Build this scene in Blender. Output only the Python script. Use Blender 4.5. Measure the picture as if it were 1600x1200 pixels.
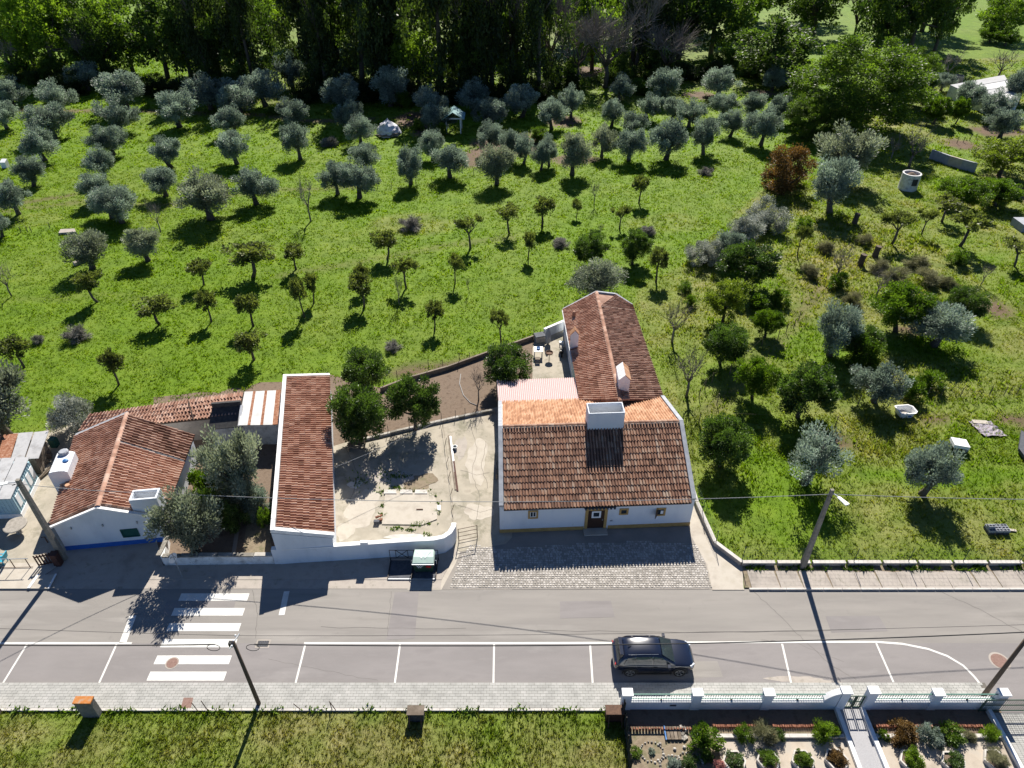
import bpy, math, random
import numpy as np
from mathutils import Vector, Matrix, noise
for o in list(bpy.data.objects): bpy.data.objects.remove(o)
random.seed(7); rng = np.random.default_rng(7)
SC = bpy.context.scene; COL = SC.collection
# ---------------------------------------------------------------- camera, sky, sun, exposure
FPX, PITCH, CAMH = 1100.0, math.radians(37), 38.0
cam = bpy.data.cameras.new('camera'); cam_o = bpy.data.objects.new('camera', cam); COL.objects.link(cam_o)
cam_o.location = (0, 0, CAMH); cam_o.rotation_euler = (math.pi/2-PITCH, 0, 0)
cam.sensor_fit = 'HORIZONTAL'; cam.sensor_width = 36; cam.lens = 36*FPX/1600; cam.clip_start = .5; cam.clip_end = 6000
SC.camera = cam_o
SUN_EL, SUN_AZ = math.radians(41.5), math.radians(5)          # sun stands beyond the scene, slightly to the right
W = bpy.data.worlds.new('World'); SC.world = W; W.use_nodes = True
wn = W.node_tree.nodes; sky = wn.new('ShaderNodeTexSky'); sky.sky_type = 'NISHITA'; sky.sun_disc = False
sky.sun_elevation = SUN_EL; sky.sun_rotation = SUN_AZ; sky.altitude = 1500; sky.air_density = .75; sky.dust_density = .15; sky.ozone_density = 6
W.node_tree.links.new(sky.outputs[0], wn['Background'].inputs[0]); wn['Background'].inputs[1].default_value = .065
sun = bpy.data.lights.new('sun', 'SUN'); sun.energy = 5.0; sun.angle = math.radians(.5); sun.color = (1, .945, .86)
sun_o = bpy.data.objects.new('sun', sun); COL.objects.link(sun_o); sun_o.location = (0, 60, 80)
sd = Vector((math.sin(SUN_AZ)*math.cos(SUN_EL), math.cos(SUN_AZ)*math.cos(SUN_EL), math.sin(SUN_EL)))
sun_o.rotation_euler = sd.to_track_quat('Z', 'Y').to_euler()
vs = SC.view_settings; vs.view_transform = 'Standard'; vs.look = 'None'; vs.exposure = 0.98; vs.gamma = 1
# ---------------------------------------------------------------- helpers
ca, sa = math.cos(PITCH), math.sin(PITCH)
def ray(px, py):
    u = (px-800)/FPX; v = (600-py)/FPX
    return Vector((u, ca+v*sa, -sa+v*ca))
def P(px, py, z=0):                                        # photo pixel -> point at height z
    d = ray(px, py); t = (z-CAMH)/d.z
    return Vector((d.x*t, d.y*t, z))
def RP(px, py, p0, n):                                     # photo pixel -> point on a wall plane
    d = ray(px, py); c = Vector((0, 0, CAMH)); t = (Vector(p0)-c).dot(n)/d.dot(n)
    return c+d*t
def HZ(px, py, Y):                                         # height above ground seen at pixel row py at distance Y
    d = ray(px, py); return CAMH+d.z*Y/d.y
def depth(p): return p[1]*ca+(CAMH-p[2])*sa
def mpp(p): return depth(p)/FPX                            # metres per photo pixel
ABS = {}
def link(o, parent=None, loc=(0, 0, 0)):
    COL.objects.link(o); l = Vector(loc)
    if parent is not None: o.parent = parent; o.location = l-ABS[parent.name]
    else: o.location = l
    ABS[o.name] = l
    return o
def tag(o, label=None, cat=None, group=None, kind=None):
    if label: o['label'] = label
    if cat: o['category'] = cat
    if group: o['group'] = group
    if kind: o['kind'] = kind
    return o
def thing(name, label, cat, loc, group=None):
    return tag(link(bpy.data.objects.new(name, None), None, loc), label, cat, group)
class B:                                                    # mesh builder
    def __init__(s): s.v = []; s.f = []; s.a = []
    def add(s, vs, fs, a=0.):
        n = len(s.v); s.v += [tuple(v) for v in vs]; s.f += [tuple(n+i for i in f) for f in fs]; s.a += [a]*len(vs); return s
    def box(s, c, d, rz=0, rx=0, ry=0, a=0.):
        M = Matrix.Rotation(rz, 3, 'Z')@Matrix.Rotation(ry, 3, 'Y')@Matrix.Rotation(rx, 3, 'X'); c = Vector(c)
        vs = [c+M@Vector((x*d[0]/2, y*d[1]/2, z*d[2]/2)) for x in (-1, 1) for y in (-1, 1) for z in (-1, 1)]
        return s.add(vs, [(0, 1, 3, 2), (4, 6, 7, 5), (0, 4, 5, 1), (2, 3, 7, 6), (0, 2, 6, 4), (1, 5, 7, 3)], a)
    def beam(s, p, q, w, h, a=0.):                          # rectangular bar from p to q
        p, q = Vector(p), Vector(q); d = (q-p).normalized(); up = Vector((0, 0, 1)) if abs(d.z) < .95 else Vector((0, 1, 0))
        x = d.cross(up).normalized(); y = x.cross(d)
        vs = [e+x*i*w/2+y*j*h/2 for e in (p, q) for i, j in ((-1, -1), (1, -1), (1, 1), (-1, 1))]
        return s.add(vs, [(0, 3, 2, 1), (4, 5, 6, 7), (0, 1, 5, 4), (1, 2, 6, 5), (2, 3, 7, 6), (3, 0, 4, 7)], a)
    def tube(s, pts, rs, n=6, cap=True, a=0.):
        pts = [Vector(p) for p in pts]
        if not hasattr(rs, '__len__'): rs = [rs]*len(pts)
        vs = []; fs = []
        for i, p in enumerate(pts):
            d = (pts[min(i+1, len(pts)-1)]-pts[max(i-1, 0)]).normalized()
            x = d.cross(Vector((.13, .21, 1)) if abs(d.z) < .9 else Vector((1, .1, 0))).normalized(); y = d.cross(x)
            for k in range(n):
                t = 2*math.pi*k/n; vs.append(p+(x*math.cos(t)+y*math.sin(t))*rs[i])
        for i in range(len(pts)-1):
            for k in range(n): fs.append((i*n+k, i*n+(k+1) % n, (i+1)*n+(k+1) % n, (i+1)*n+k))
        if cap: fs += [tuple(range(n))[::-1], tuple(range((len(pts)-1)*n, len(pts)*n))]
        return s.add(vs, fs, a)
    def prism(s, poly, z0, z1, a=0.):                       # poly ccw from above; z0, z1 numbers or lists
        n = len(poly); z0 = z0 if hasattr(z0, '__len__') else [z0]*n; z1 = z1 if hasattr(z1, '__len__') else [z1]*n
        vs = [(p[0], p[1], z0[i]) for i, p in enumerate(poly)]+[(p[0], p[1], z1[i]) for i, p in enumerate(poly)]
        return s.add(vs, [tuple(range(n))[::-1], tuple(range(n, 2*n))]+[(i, (i+1) % n, n+(i+1) % n, n+i) for i in range(n)], a)
    def slab(s, quad, t, a=0.):                             # 3D polygon given thickness along its normal
        q = [Vector(p) for p in quad]; nn = (q[1]-q[0]).cross(q[2]-q[0]).normalized(); n = len(q)
        vs = q+[p-nn*t for p in q]
        return s.add(vs, [tuple(range(n)), tuple(range(n, 2*n))[::-1]]+[(i, n+i, n+(i+1) % n, (i+1) % n) for i in range(n)], a)
    def lathe(s, prof, c, n=16, a=0.):
        vs = []; fs = []; c = Vector(c)
        for r, z in prof:
            for k in range(n):
                t = 2*math.pi*k/n; vs.append(c+Vector((r*math.cos(t), r*math.sin(t), z)))
        for i in range(len(prof)-1):
            for k in range(n): fs.append((i*n+k, i*n+(k+1) % n, (i+1)*n+(k+1) % n, (i+1)*n+k))
        fs += [tuple(range(n))[::-1], tuple(range((len(prof)-1)*n, len(prof)*n))]
        return s.add(vs, fs, a)
    def mesh(s, name, m, loc=(0, 0, 0), smooth=False):
        me = bpy.data.meshes.new(name); l = Vector(loc)
        me.from_pydata([Vector(v)-l for v in s.v], [], s.f); me.materials.append(m)
        if any(s.a): at = me.attributes.new('tv', 'FLOAT', 'POINT'); at.data.foreach_set('value', s.a)
        if smooth: me.shade_smooth()
        me.update(); return me
    def obj(s, name, m, parent=None, loc=None, smooth=False):
        if loc is None: loc = ABS[parent.name] if parent is not None else s.centre()
        return link(bpy.data.objects.new(name, s.mesh(name, m, loc, smooth)), parent, loc)
    def centre(s):
        v = np.array(s.v); return Vector(((v[:, 0].min()+v[:, 0].max())/2, (v[:, 1].min()+v[:, 1].max())/2, v[:, 2].min()))
def one(name, b, m, label, cat, group=None, smooth=False):  # a thing that is one mesh
    return tag(b.obj(name, m, smooth=smooth), label, cat, group)
def struct(name, b, m, smooth=False): return tag(b.obj(name, m, loc=(0, 0, 0), smooth=smooth), kind='structure')
def npmesh(name, V, F, m, attrs=None, smooth=False):
    me = bpy.data.meshes.new(name); V = np.asarray(V, dtype=np.float32); F = np.asarray(F, dtype=np.int32); k = F.shape[1]
    me.vertices.add(len(V)); me.vertices.foreach_set('co', V.ravel()); me.loops.add(F.size); me.loops.foreach_set('vertex_index', F.ravel())
    me.polygons.add(len(F)); me.polygons.foreach_set('loop_start', np.arange(0, F.size, k, dtype=np.int32))
    me.polygons.foreach_set('loop_total', np.full(len(F), k, dtype=np.int32)); me.materials.append(m)
    for an, av in (attrs or {}).items(): at = me.attributes.new(an, 'FLOAT', 'POINT'); at.data.foreach_set('value', np.asarray(av, dtype=np.float32))
    me.polygons.foreach_set('use_smooth', np.full(len(F), bool(smooth)))
    me.update(calc_edges=True); return me
# ---------------------------------------------------------------- materials
def nt(name):
    m = bpy.data.materials.new(name); m.use_nodes = True; t = m.node_tree; return m, t.nodes, t.links, t.nodes['Principled BSDF']
def ramp(n, cols):
    r = n.new('ShaderNodeValToRGB'); e = r.color_ramp.elements
    while len(e) < len(cols): e.new(.5)
    for i, c in enumerate(cols):
        if len(c) == 4: e[i].position = c[3]
        else: e[i].position = .3+.4*i/max(1, len(cols)-1)
        e[i].color = (c[0], c[1], c[2], 1)
    return r
def math_n(n, l, op, a, b):
    x = n.new('ShaderNodeMath'); x.operation = op
    for i, v in enumerate((a, b)):
        if isinstance(v, (int, float)): x.inputs[i].default_value = v
        else: l.new(v, x.inputs[i])
    return x.outputs[0]
def noise_n(n, l, scale, detail=5, rough=.6, stretch=None, local=False):
    g = n.new('ShaderNodeTexCoord').outputs['Object'] if local else n.new('ShaderNodeNewGeometry').outputs['Position']
    if stretch:
        mp = n.new('ShaderNodeMapping'); mp.inputs['Scale'].default_value = stretch; l.new(g, mp.inputs[0]); g = mp.outputs[0]
    x = n.new('ShaderNodeTexNoise'); x.inputs['Scale'].default_value = scale; x.inputs['Detail'].default_value = detail; x.inputs['Roughness'].default_value = rough
    l.new(g, x.inputs[0]); return x.outputs[0]
def hexc(r, g, b): return tuple(((c/255)/12.92 if c <= 10 else ((c/255+.055)/1.055)**2.4) for c in (r, g, b))
def mat(name, cols, scale=2., rough=.85, bump=0., bscale=40, metal=0., stretch=None, rnd=0., spec=.3, tv=0., spots=None, detail=6, local=False):
    m, n, l, p = nt(name)
    if not isinstance(cols[0], tuple): cols = [cols]
    if len(cols) == 1: c0 = cols[0]; cols = [tuple(x*.88 for x in c0[:3]), tuple(min(1, x*1.1) for x in c0[:3])]
    fac = noise_n(n, l, scale, detail, stretch=stretch, local=local)
    if rnd or tv:
        r = n.new('ShaderNodeObjectInfo').outputs['Random']; at = n.new('ShaderNodeAttribute'); at.attribute_name = 'tv'
        s = math_n(n, l, 'FRACT', math_n(n, l, 'ADD', r, at.outputs['Fac']), 0); k = max(rnd, tv)
        fac = math_n(n, l, 'ADD', fac, math_n(n, l, 'MULTIPLY', math_n(n, l, 'SUBTRACT', s, .5), k))
    r = ramp(n, cols); l.new(fac, r.inputs[0]); c = r.outputs[0]
    if spots:
        sc, sp, col, amt = spots; f2 = noise_n(n, l, sc, 8, .7); r2 = ramp(n, [(0, 0, 0, sp), (1, 1, 1, min(1, sp+.12))]); l.new(f2, r2.inputs[0])
        mx = n.new('ShaderNodeMix'); mx.data_type = 'RGBA'; l.new(math_n(n, l, 'MULTIPLY', r2.outputs[0], amt), mx.inputs[0]); l.new(c, mx.inputs[6]); mx.inputs[7].default_value = (*col, 1); c = mx.outputs[2]
    l.new(c, p.inputs['Base Color']); p.inputs['Roughness'].default_value = rough; p.inputs['Metallic'].default_value = metal; p.inputs['Specular IOR Level'].default_value = spec
    if bump:
        b = n.new('ShaderNodeBump'); b.inputs['Strength'].default_value = min(1, bump); b.inputs['Distance'].default_value = .02+.04*max(0, bump-1); l.new(noise_n(n, l, bscale, 8), b.inputs['Height']); l.new(b.outputs[0], p.inputs['Normal'])
    return m
def leafmat(name, dark, light, trans=.35, rough=.55, hue=None, rnd=.25, spec=.25, tcol=None):
    m, n, l, p = nt(name)
    at = n.new('ShaderNodeAttribute'); at.attribute_name = 'tv'; r = n.new('ShaderNodeObjectInfo').outputs['Random']
    fac = math_n(n, l, 'ADD', at.outputs['Fac'], math_n(n, l, 'MULTIPLY', math_n(n, l, 'SUBTRACT', r, .5), rnd))
    rr = ramp(n, [(*dark, .05), (*light, .95)]); l.new(fac, rr.inputs[0]); c = rr.outputs[0]
    l.new(c, p.inputs['Base Color']); p.inputs['Roughness'].default_value = rough; p.inputs['Specular IOR Level'].default_value = spec
    tr = n.new('ShaderNodeBsdfTranslucent'); g = n.new('ShaderNodeMix'); g.data_type = 'RGBA'; g.blend_type = 'MULTIPLY'; g.inputs[0].default_value = 1
    l.new(c, g.inputs[6]); g.inputs[7].default_value = (*(tcol or (1.5, 1.7, .7)), 1); l.new(g.outputs[2], tr.inputs[0])
    ms = n.new('ShaderNodeMixShader'); ms.inputs[0].default_value = trans; l.new(p.outputs[0], ms.inputs[1]); l.new(tr.outputs[0], ms.inputs[2])
    l.new(ms.outputs[0], n['Material Output'].inputs[0]); return m
M = {}
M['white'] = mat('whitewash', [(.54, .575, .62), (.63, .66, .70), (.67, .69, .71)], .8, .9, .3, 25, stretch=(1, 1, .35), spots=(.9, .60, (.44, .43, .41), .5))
M['white_dirty'] = mat('old_whitewash', [(.45, .45, .43), (.66, .66, .65), (.78, .78, .77)], 2.2, .92, .6, 18, spots=(1.6, .55, (.20, .19, .17), .75))
M['coping'] = mat('coping_white', [(.62, .62, .61), (.8, .8, .8)], 2, .85, .2)
M['copinggrey'] = mat('coping_grey', [(.24, .255, .28), (.36, .375, .40)], 2.5, .85, .2, spots=(5, .58, (.18, .18, .18), .6))
M['ochre'] = mat('ochre_paint', [(.33, .205, .07), (.45, .29, .11)], 3, .85)
M['blueband'] = mat('blue_paint', [(.02, .09, .34), (.03, .13, .45)], 3, .8)
M['paleblue'] = mat('pale_blue_boards', [(.27, .42, .48), (.36, .52, .58)], 3, .7)
M['asphalt'] = mat('asphalt', [(.18, .168, .152), (.265, .247, .225), (.225, .21, .193), (.31, .29, .265)], .22, .95, .5, 90, stretch=(.22, 1.7, 1), spots=(1.1, .60, (.19, .178, .165), .5), spec=.1)
M['patchasphalt'] = mat('asphalt_bay', [(.19, .175, .17), (.235, .218, .21), (.21, .195, .188), (.265, .248, .238)], .3, .95, .5, 90, stretch=(.4, 1.5, 1), spots=(3, .64, (.15, .14, .135), .5), spec=.1)
M['paint'] = mat('road_paint', [(.52, .51, .475), (.68, .67, .63)], 1.5, .7, spots=(5, .585, (.30, .285, .265), .75))
M['concrete'] = mat('yard_concrete', [(.245, .215, .17), (.37, .33, .265), (.30, .27, .215), (.42, .38, .315)], .38, .95, .5, 30, spots=(.55, .53, (.18, .17, .12), .8))
M['slabcon'] = mat('slab_concrete', [(.34, .30, .25), (.43, .39, .33), (.37, .33, .27)], .8, .93, .4, 40, spots=(2, .62, (.2, .19, .15), .6))
M['pavecon'] = mat('pavement_concrete', [(.27, .24, .21), (.36, .32, .28), (.31, .28, .24)], .8, .93, .4, 40, spots=(1.6, .58, (.14, .13, .1), .6))
M['apron'] = mat('apron_mortar', [(.21, .19, .17), (.28, .255, .225)], .6, .95, .4, 40)
M['kerb'] = mat('kerb_stone', [(.40, .375, .34), (.55, .52, .48)], 2, .9, .3)
M['cobble'] = mat('cobble_stone', [(.27, .25, .22), (.36, .335, .30), (.46, .43, .39)], 4, .85, .4, 30, tv=.5)
M['joint'] = mat('joint_soil', [(.11, .10, .085), (.16, .145, .125)], 3, .98, .3)
M['paver'] = mat('grey_paver', [(.28, .275, .255), (.34, .335, .31), (.39, .38, .355)], 1.2, .92, .3, 50, tv=.18)
M['soil'] = mat('soil', [(.10, .07, .05), (.17, .125, .09), (.135, .10, .075)], 2.2, .98, 1.2, 9)
M['redsoil'] = mat('red_soil', [(.20, .105, .06), (.28, .16, .095)], 1.2, .98, 1, 8)
M['drysoil'] = mat('dry_soil', [(.15, .118, .08), (.225, .18, .125), (.12, .115, .06)], 1.6, .98, 1, 12)
M['tile_old'] = mat('old_clay_tile', [(.13, .074, .052, .12), (.23, .125, .085, .42), (.31, .175, .115, .62), (.38, .30, .235, .92)], 1.2, .9, .8, 60, tv=.55, spots=(6, .60, (.46, .43, .37), .6))
M['tile_orange'] = mat('orange_clay_tile', [(.28, .135, .072, .2), (.40, .215, .12, .5), (.48, .29, .18, .8)], .9, .9, .5, 60, tv=.55, spots=(3, .62, (.16, .09, .06), .6))
M['tile_red'] = mat('red_clay_tile', [(.25, .13, .086, .2), (.39, .215, .148, .5), (.50, .33, .245, .8)], .9, .9, .5, 60, tv=.55, spots=(4, .62, (.13, .08, .06), .6))
M['tile_pale'] = mat('pale_clay_tile', [(.32, .175, .12, .2), (.45, .265, .19, .5), (.54, .37, .285, .8)], .8, .9, .5, 60, tv=.6, spots=(1.6, .56, (.24, .18, .14), .6))
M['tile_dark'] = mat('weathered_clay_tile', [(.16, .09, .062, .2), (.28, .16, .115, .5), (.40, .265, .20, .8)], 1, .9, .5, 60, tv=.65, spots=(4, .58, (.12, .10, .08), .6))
M['deck'] = mat('roof_deck', [(.05, .035, .028), (.08, .055, .042)], 3, .95)
M['mortar'] = mat('ridge_mortar', [(.30, .235, .19), (.42, .33, .27)], 4, .95, .6, 40)

M['greysheet'] = mat('fibre_cement', [(.30, .30, .30), (.42, .42, .42), (.36, .36, .36)], 1.2, .9, .3, 40, spots=(1.5, .6, (.2, .17, .14), .7))
M['tin'] = mat('pale_tin', [(.42, .42, .41), (.56, .56, .55)], 1.5, .55, metal=.2, spots=(2, .62, (.28, .13, .07), .7))
M['rust'] = mat('rust', [(.16, .06, .03), (.30, .13, .07), (.40, .25, .18)], 6, .9)
M['darkroof'] = mat('dark_felt', [(.035, .035, .038), (.075, .073, .07)], 5, .95, .6, 40)
M['wood'] = mat('weathered_wood', [(.12, .095, .07), (.22, .18, .14)], 3, .9, .5, 30, rnd=.3)
M['polewood'] = mat('pole_concrete', [(.16, .145, .12), (.25, .23, .195)], 4, .9, .4, 30, spots=(3, .6, (.09, .09, .06), .6))
M['polebrown'] = mat('pole_wood', [(.075, .055, .042), (.125, .095, .07)], 5, .9, .5, 40, stretch=(3, 3, .3))
M['bark'] = mat('bark', [(.055, .045, .035), (.13, .11, .09)], 8, .95, .8, 20, rnd=.3)
M['twig'] = mat('twigs', [(.13, .11, .095), (.25, .22, .19)], 3, .95, rnd=.4)
M['iron'] = mat('dark_iron', [(.03, .027, .025), (.06, .05, .045)], 6, .6, metal=.5)
M['rustiron'] = mat('rusty_iron', [(.07, .04, .028), (.14, .08, .05)], 6, .8, metal=.2)
M['galv'] = mat('galvanised', [(.33, .35, .37), (.45, .47, .48)], 5, .5, metal=.6)
M['greenpost'] = mat('green_post', [(.02, .05, .035), (.035, .075, .05)], 5, .6)
M['greenrail'] = mat('green_rail', [(.09, .20, .16), (.13, .27, .22)], 5, .5)
M['binlid'] = mat('bin_lid', [(.36, .47, .41), (.47, .58, .51)], 2, .45)
M['binbody'] = mat('bin_body', [(.012, .035, .024), (.022, .055, .038)], 4, .5)
M['black'] = mat('black_plastic', [(.012, .012, .013), (.02, .02, .021)], 5, .5)
M['rubber'] = mat('rubber', [(.012, .012, .012), (.022, .022, .022)], 5, .85)
M['glass'] = mat('dark_glass', [(.02, .028, .035), (.035, .045, .055)], 2, .08, spec=.7)
M['navy'] = mat('car_paint', [(.004, .006, .015), (.006, .009, .022)], 1, .22, spec=.6); 
_p = M['navy'].node_tree.nodes['Principled BSDF']; _p.inputs['Coat Weight'].default_value = 1; _p.inputs['Coat Roughness'].default_value = .03
M['carglass'] = mat('car_glass', [(.018, .026, .03), (.03, .04, .045)], 1, .04, spec=.8)
M['silver'] = mat('silver', [(.35, .36, .37), (.5, .51, .52)], 5, .3, metal=.8)
M['lens'] = mat('lamp_lens', [(.6, .64, .68), (.75, .78, .8)], 5, .1, spec=.7)
M['redlens'] = mat('red_lens', [(.25, .01, .01), (.36, .02, .02)], 5, .2)
M['plasticwhite'] = mat('white_plastic', [(.74, .74, .73), (.84, .84, .83)], 3, .5)
M['turq'] = mat('turquoise_plastic', [(.03, .30, .42), (.05, .40, .52)], 3, .5)
M['stone'] = mat('stone', [(.18, .165, .14), (.30, .28, .245), (.40, .375, .335)], 3, .9, .6, 20, rnd=.6)
M['stonetable'] = mat('stone_table', [(.22, .20, .17), (.34, .31, .27)], 5, .9, .4, 30)
M['lichen'] = mat('lichen_cap', [(.34, .11, .02), (.42, .17, .05), (.30, .27, .22)], 3, .95, .6, 30)
M['brick'] = mat('red_brick', [(.15, .06, .036), (.27, .115, .07)], 3, .9, .4, 30, rnd=.6, tv=.6)
M['patio'] = mat('patio', [(.30, .255, .20), (.40, .345, .28), (.36, .33, .285)], .9, .9, .3, 30)
M['gravelpath'] = mat('path_gravel', [(.28, .275, .28), (.40, .395, .40)], 25, .95, .5, 60)
M['net'] = mat('shade_net', [(.014, .018, .017), (.04, .045, .04)], 8, .95)
M['redbrown'] = mat('dark_red_wood', [(.05, .022, .016), (.085, .036, .026)], 4, .8)
M['plastictarp'] = mat('white_tarp', [(.38, .36, .40), (.62, .61, .64), (.74, .74, .75)], 1.5, .6, .6, 6)
M['greenroof'] = mat('pale_green_sheet', [(.16, .29, .28), (.24, .38, .37)], 2, .7)
M['bluepaint'] = mat('bright_blue', [(.03, .13, .34), (.05, .18, .42)], 3, .5)
M['cable'] = mat('cable', [(.02, .02, .02), (.035, .035, .035)], 3, .6)
M['cablepale'] = mat('cable_grey', [(.30, .30, .29), (.38, .38, .37)], 3, .6)
M['manhole'] = mat('rusty_cover', [(.17, .10, .08), (.25, .16, .13)], 8, .85, .4, 40)
M['doorbrown'] = mat('door_brown', [(.035, .018, .012), (.055, .028, .018)], 4, .5)
M['shutter'] = mat('green_shutter', [(.008, .06, .05), (.014, .085, .07)], 4, .6)
M['seam'] = mat('seam_tar', [(.13, .12, .11), (.17, .16, .145)], 3, .95)
M['slate'] = mat('slate', [(.05, .055, .065), (.10, .105, .12)], 6, .8)
M['yellowhose'] = mat('yellow_hose', [(.52, .42, .06), (.62, .50, .09)], 3, .5)
M['carpet'] = mat('striped_rag', [(.10, .10, .16), (.42, .38, .38), (.16, .15, .22), (.45, .25, .18)], 6, .95, stretch=(1, 4, 1))
# ---------------------------------------------------------------- terrain, grass

def PX(poly): return [(P(x, y).x, P(x, y).y) for x, y in poly]
def inpoly(X, Y, poly):
    r = np.zeros(X.shape, bool); n = len(poly)
    for i in range(n):
        x1, y1 = poly[i]; x2, y2 = poly[(i+1) % n]
        if y1 == y2: continue
        c = ((y1 > Y) != (y2 > Y)) & (X < (x2-x1)*(Y-y1)/(y2-y1)+x1); r ^= c
    return r
def vnoise(X, Y, s, seed=0):                                # smooth value noise, 0..1
    def h(i, j):
        a = (i*374761393+j*668265263+seed*974711) & 0xffffffff; a = ((a ^ (a >> 13))*1274126177) & 0xffffffff
        return ((a ^ (a >> 16)) & 0xffff)/65535.
    x = X/s+1000; y = Y/s+1000; i = np.floor(x).astype(np.int64); j = np.floor(y).astype(np.int64); u = x-i; v = y-j; u = u*u*(3-2*u); v = v*v*(3-2*v)
    return (h(i, j)*(1-u)+h(i+1, j)*u)*(1-v)+(h(i, j+1)*(1-u)+h(i+1, j+1)*u)*v
def fbm(X, Y, s, seed=0): return .55*vnoise(X, Y, s, seed)+.3*vnoise(X, Y, s*.43, seed+1)+.15*vnoise(X, Y, s*.19, seed+2)
EX = PX([(-400, 960), (-400, 690), (60, 690), (145, 645), (385, 610), (443, 584), (515, 580), (530, 620), (600, 606), (845, 520), (882, 484), (932, 455), (988, 476), (1038, 622), (1085, 790), (1116, 850), (1157, 882), (1157, 960)])
YW = P(1300, 884).y; YS = 20.42
GARD = [(6.1, -20), (80, -20), (80, 20.6), (6.1, 20.6)]
def noground(X, Y): return inpoly(X, Y, EX) | ((Y > YS) & (Y < YW)) | inpoly(X, Y, GARD)
def ell(X, Y, px, py, rx, ry, seed=3):                      # soft-edged patch given in photo pixels
    c = P(px, py); q = P(px, py-ry); r = P(px+rx, py)
    d = np.sqrt(((X-c.x)/(r.x-c.x))**2+((Y-c.y)/(q.y-c.y))**2)+(fbm(X, Y, 3, seed)-.5)*.9
    return np.clip((1.15-d)*3, 0, 1)
RIGHT = PX([(1000, 445), (1060, 420), (1130, 350), (1200, 290), (1290, 270), (1340, 170), (1460, 100), (1800, 60), (2400, 500), (2400, 884), (1157, 884), (1116, 850), (1038, 622), (988, 476)])
def dry(X, Y):
    d = .05+.35*(fbm(X, Y, 9, 11)-.45)+.15*(fbm(X, Y, 2.2, 5)-.5)
    rt = inpoly(X, Y, RIGHT); d = np.where(rt, .36+.95*(fbm(X, Y, 7, 21)-.5)+.5*(fbm(X, Y, 1.6, 8)-.5), d)
    low = Y < YS; d = np.where(low, .74+1.25*(fbm(X, Y, 3.4, 31)-.5)+.7*(fbm(X, Y, .9, 12)-.5)-.35*np.clip((Y-19)/1.3, 0, 1), d)
    for e in ((1350, 440, 120, 60, .22), (1330, 400, 70, 40, .15), (1400, 680, 90, 50, .25), (1500, 590, 120, 35, .3)): d = d+e[4]*ell(X, Y, *e[:4])
    for e in ((650, 350, 60, 16, .35), (1040, 350, 60, 16, .25), (40, 345, 60, 12, .2), (1480, 745, 120, 14, -.5), (1200, 740, 70, 40, -.35), (1250, 820, 100, 40, -.3)): d = d+e[4]*ell(X, Y, *e[:4])
    return np.clip(d, 0, 1)
def dirt(X, Y):
    d = np.zeros_like(X)
    for e in ((745, 245, 36, 14), (880, 188, 28, 10), (640, 185, 22, 12), (660, 205, 10, 14), (1095, 150, 26, 6), (1190, 145, 22, 6), (930, 112, 40, 10), (1590, 300, 26, 26), (1560, 205, 40, 8), (1500, 225, 25, 8), (1550, 480, 30, 14), (1420, 515, 30, 8), (1310, 690, 20, 12), (1590, 660, 30, 8), (1470, 660, 40, 8), (800, 225, 60, 16), (905, 250, 40, 8), (720, 568, 80, 6), (640, 578, 40, 6)): d = np.maximum(d, ell(X, Y, *e, seed=9))
    a, b = P(-80, 168), P(520, 186); t = np.abs((Y-a.y)-(X-a.x)*(b.y-a.y)/(b.x-a.x)+(vnoise(X, Y, 12, 2)-.5)*3); d = np.maximum(d, np.where(X < b.x+8, np.clip(1.5-t*.9, 0, .8), 0))
    a, b = P(-80, 335), P(120, 306); t = np.abs((Y-a.y)-(X-a.x)*(b.y-a.y)/(b.x-a.x)); d = np.maximum(d, np.where(X < b.x, np.clip(1.1-t*1.1, 0, .7), 0))
    for pts, wt in (([(-60, 338), (120, 318), (260, 322), (400, 300), (560, 292)], .45), ([(430, 432), (560, 410), (700, 384), (800, 372)], .35), ([(0, 470), (150, 462), (300, 470)], .2), ([(1110, 640), (1200, 560), (1245, 505), (1290, 430)], .5)):
        for (x0, y0), (x1, y1) in zip(pts, pts[1:]):
            a, b = P(x0, y0), P(x1, y1); L = (b-a).length; u = ((X-a.x)*(b.x-a.x)+(Y-a.y)*(b.y-a.y))/L**2; t = np.hypot(X-a.x-(b.x-a.x)*np.clip(u, 0, 1), Y-a.y-(b.y-a.y)*np.clip(u, 0, 1))+(fbm(X, Y, 2.5, 51)-.5)*1.2; d = np.maximum(d, wt*np.clip(1.6-t*1.6, 0, 1))
    wood = (Y > 138) & (X > -70) & (X < 60); d = np.maximum(d, np.where(wood, .5*fbm(X, Y, 12, 40), 0))
    return d
def hgt(X, Y):
    X = np.asarray(X, float); Y = np.asarray(Y, float)
    z = (fbm(X, Y, 16, 3)-.5)*.5*np.clip((Y-48)/14, 0, 1)
    return np.where(noground(X, Y), -.07, z)
def gz(p): return float(hgt(np.array([p[0]]), np.array([p[1]]))[0])
xs = np.concatenate([[-4000, -1500, -600, -300, -220], np.arange(-180, 180.1, 1.25), [220, 300, 600, 1500, 4000]])
ys = np.concatenate([[-400, -60], np.arange(-4, 250.1, 1.1), [270, 300, 360, 500, 900, 2000, 5000]])
GX, GY = np.meshgrid(xs, ys); V = np.stack([GX.ravel(), GY.ravel(), hgt(GX.ravel(), GY.ravel())], 1)
nx, ny = len(xs), len(ys); I = (np.arange(ny-1)[:, None]*nx+np.arange(nx-1)[None]).ravel(); F = np.stack([I, I+1, I+nx+1, I+nx], 1)
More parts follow.
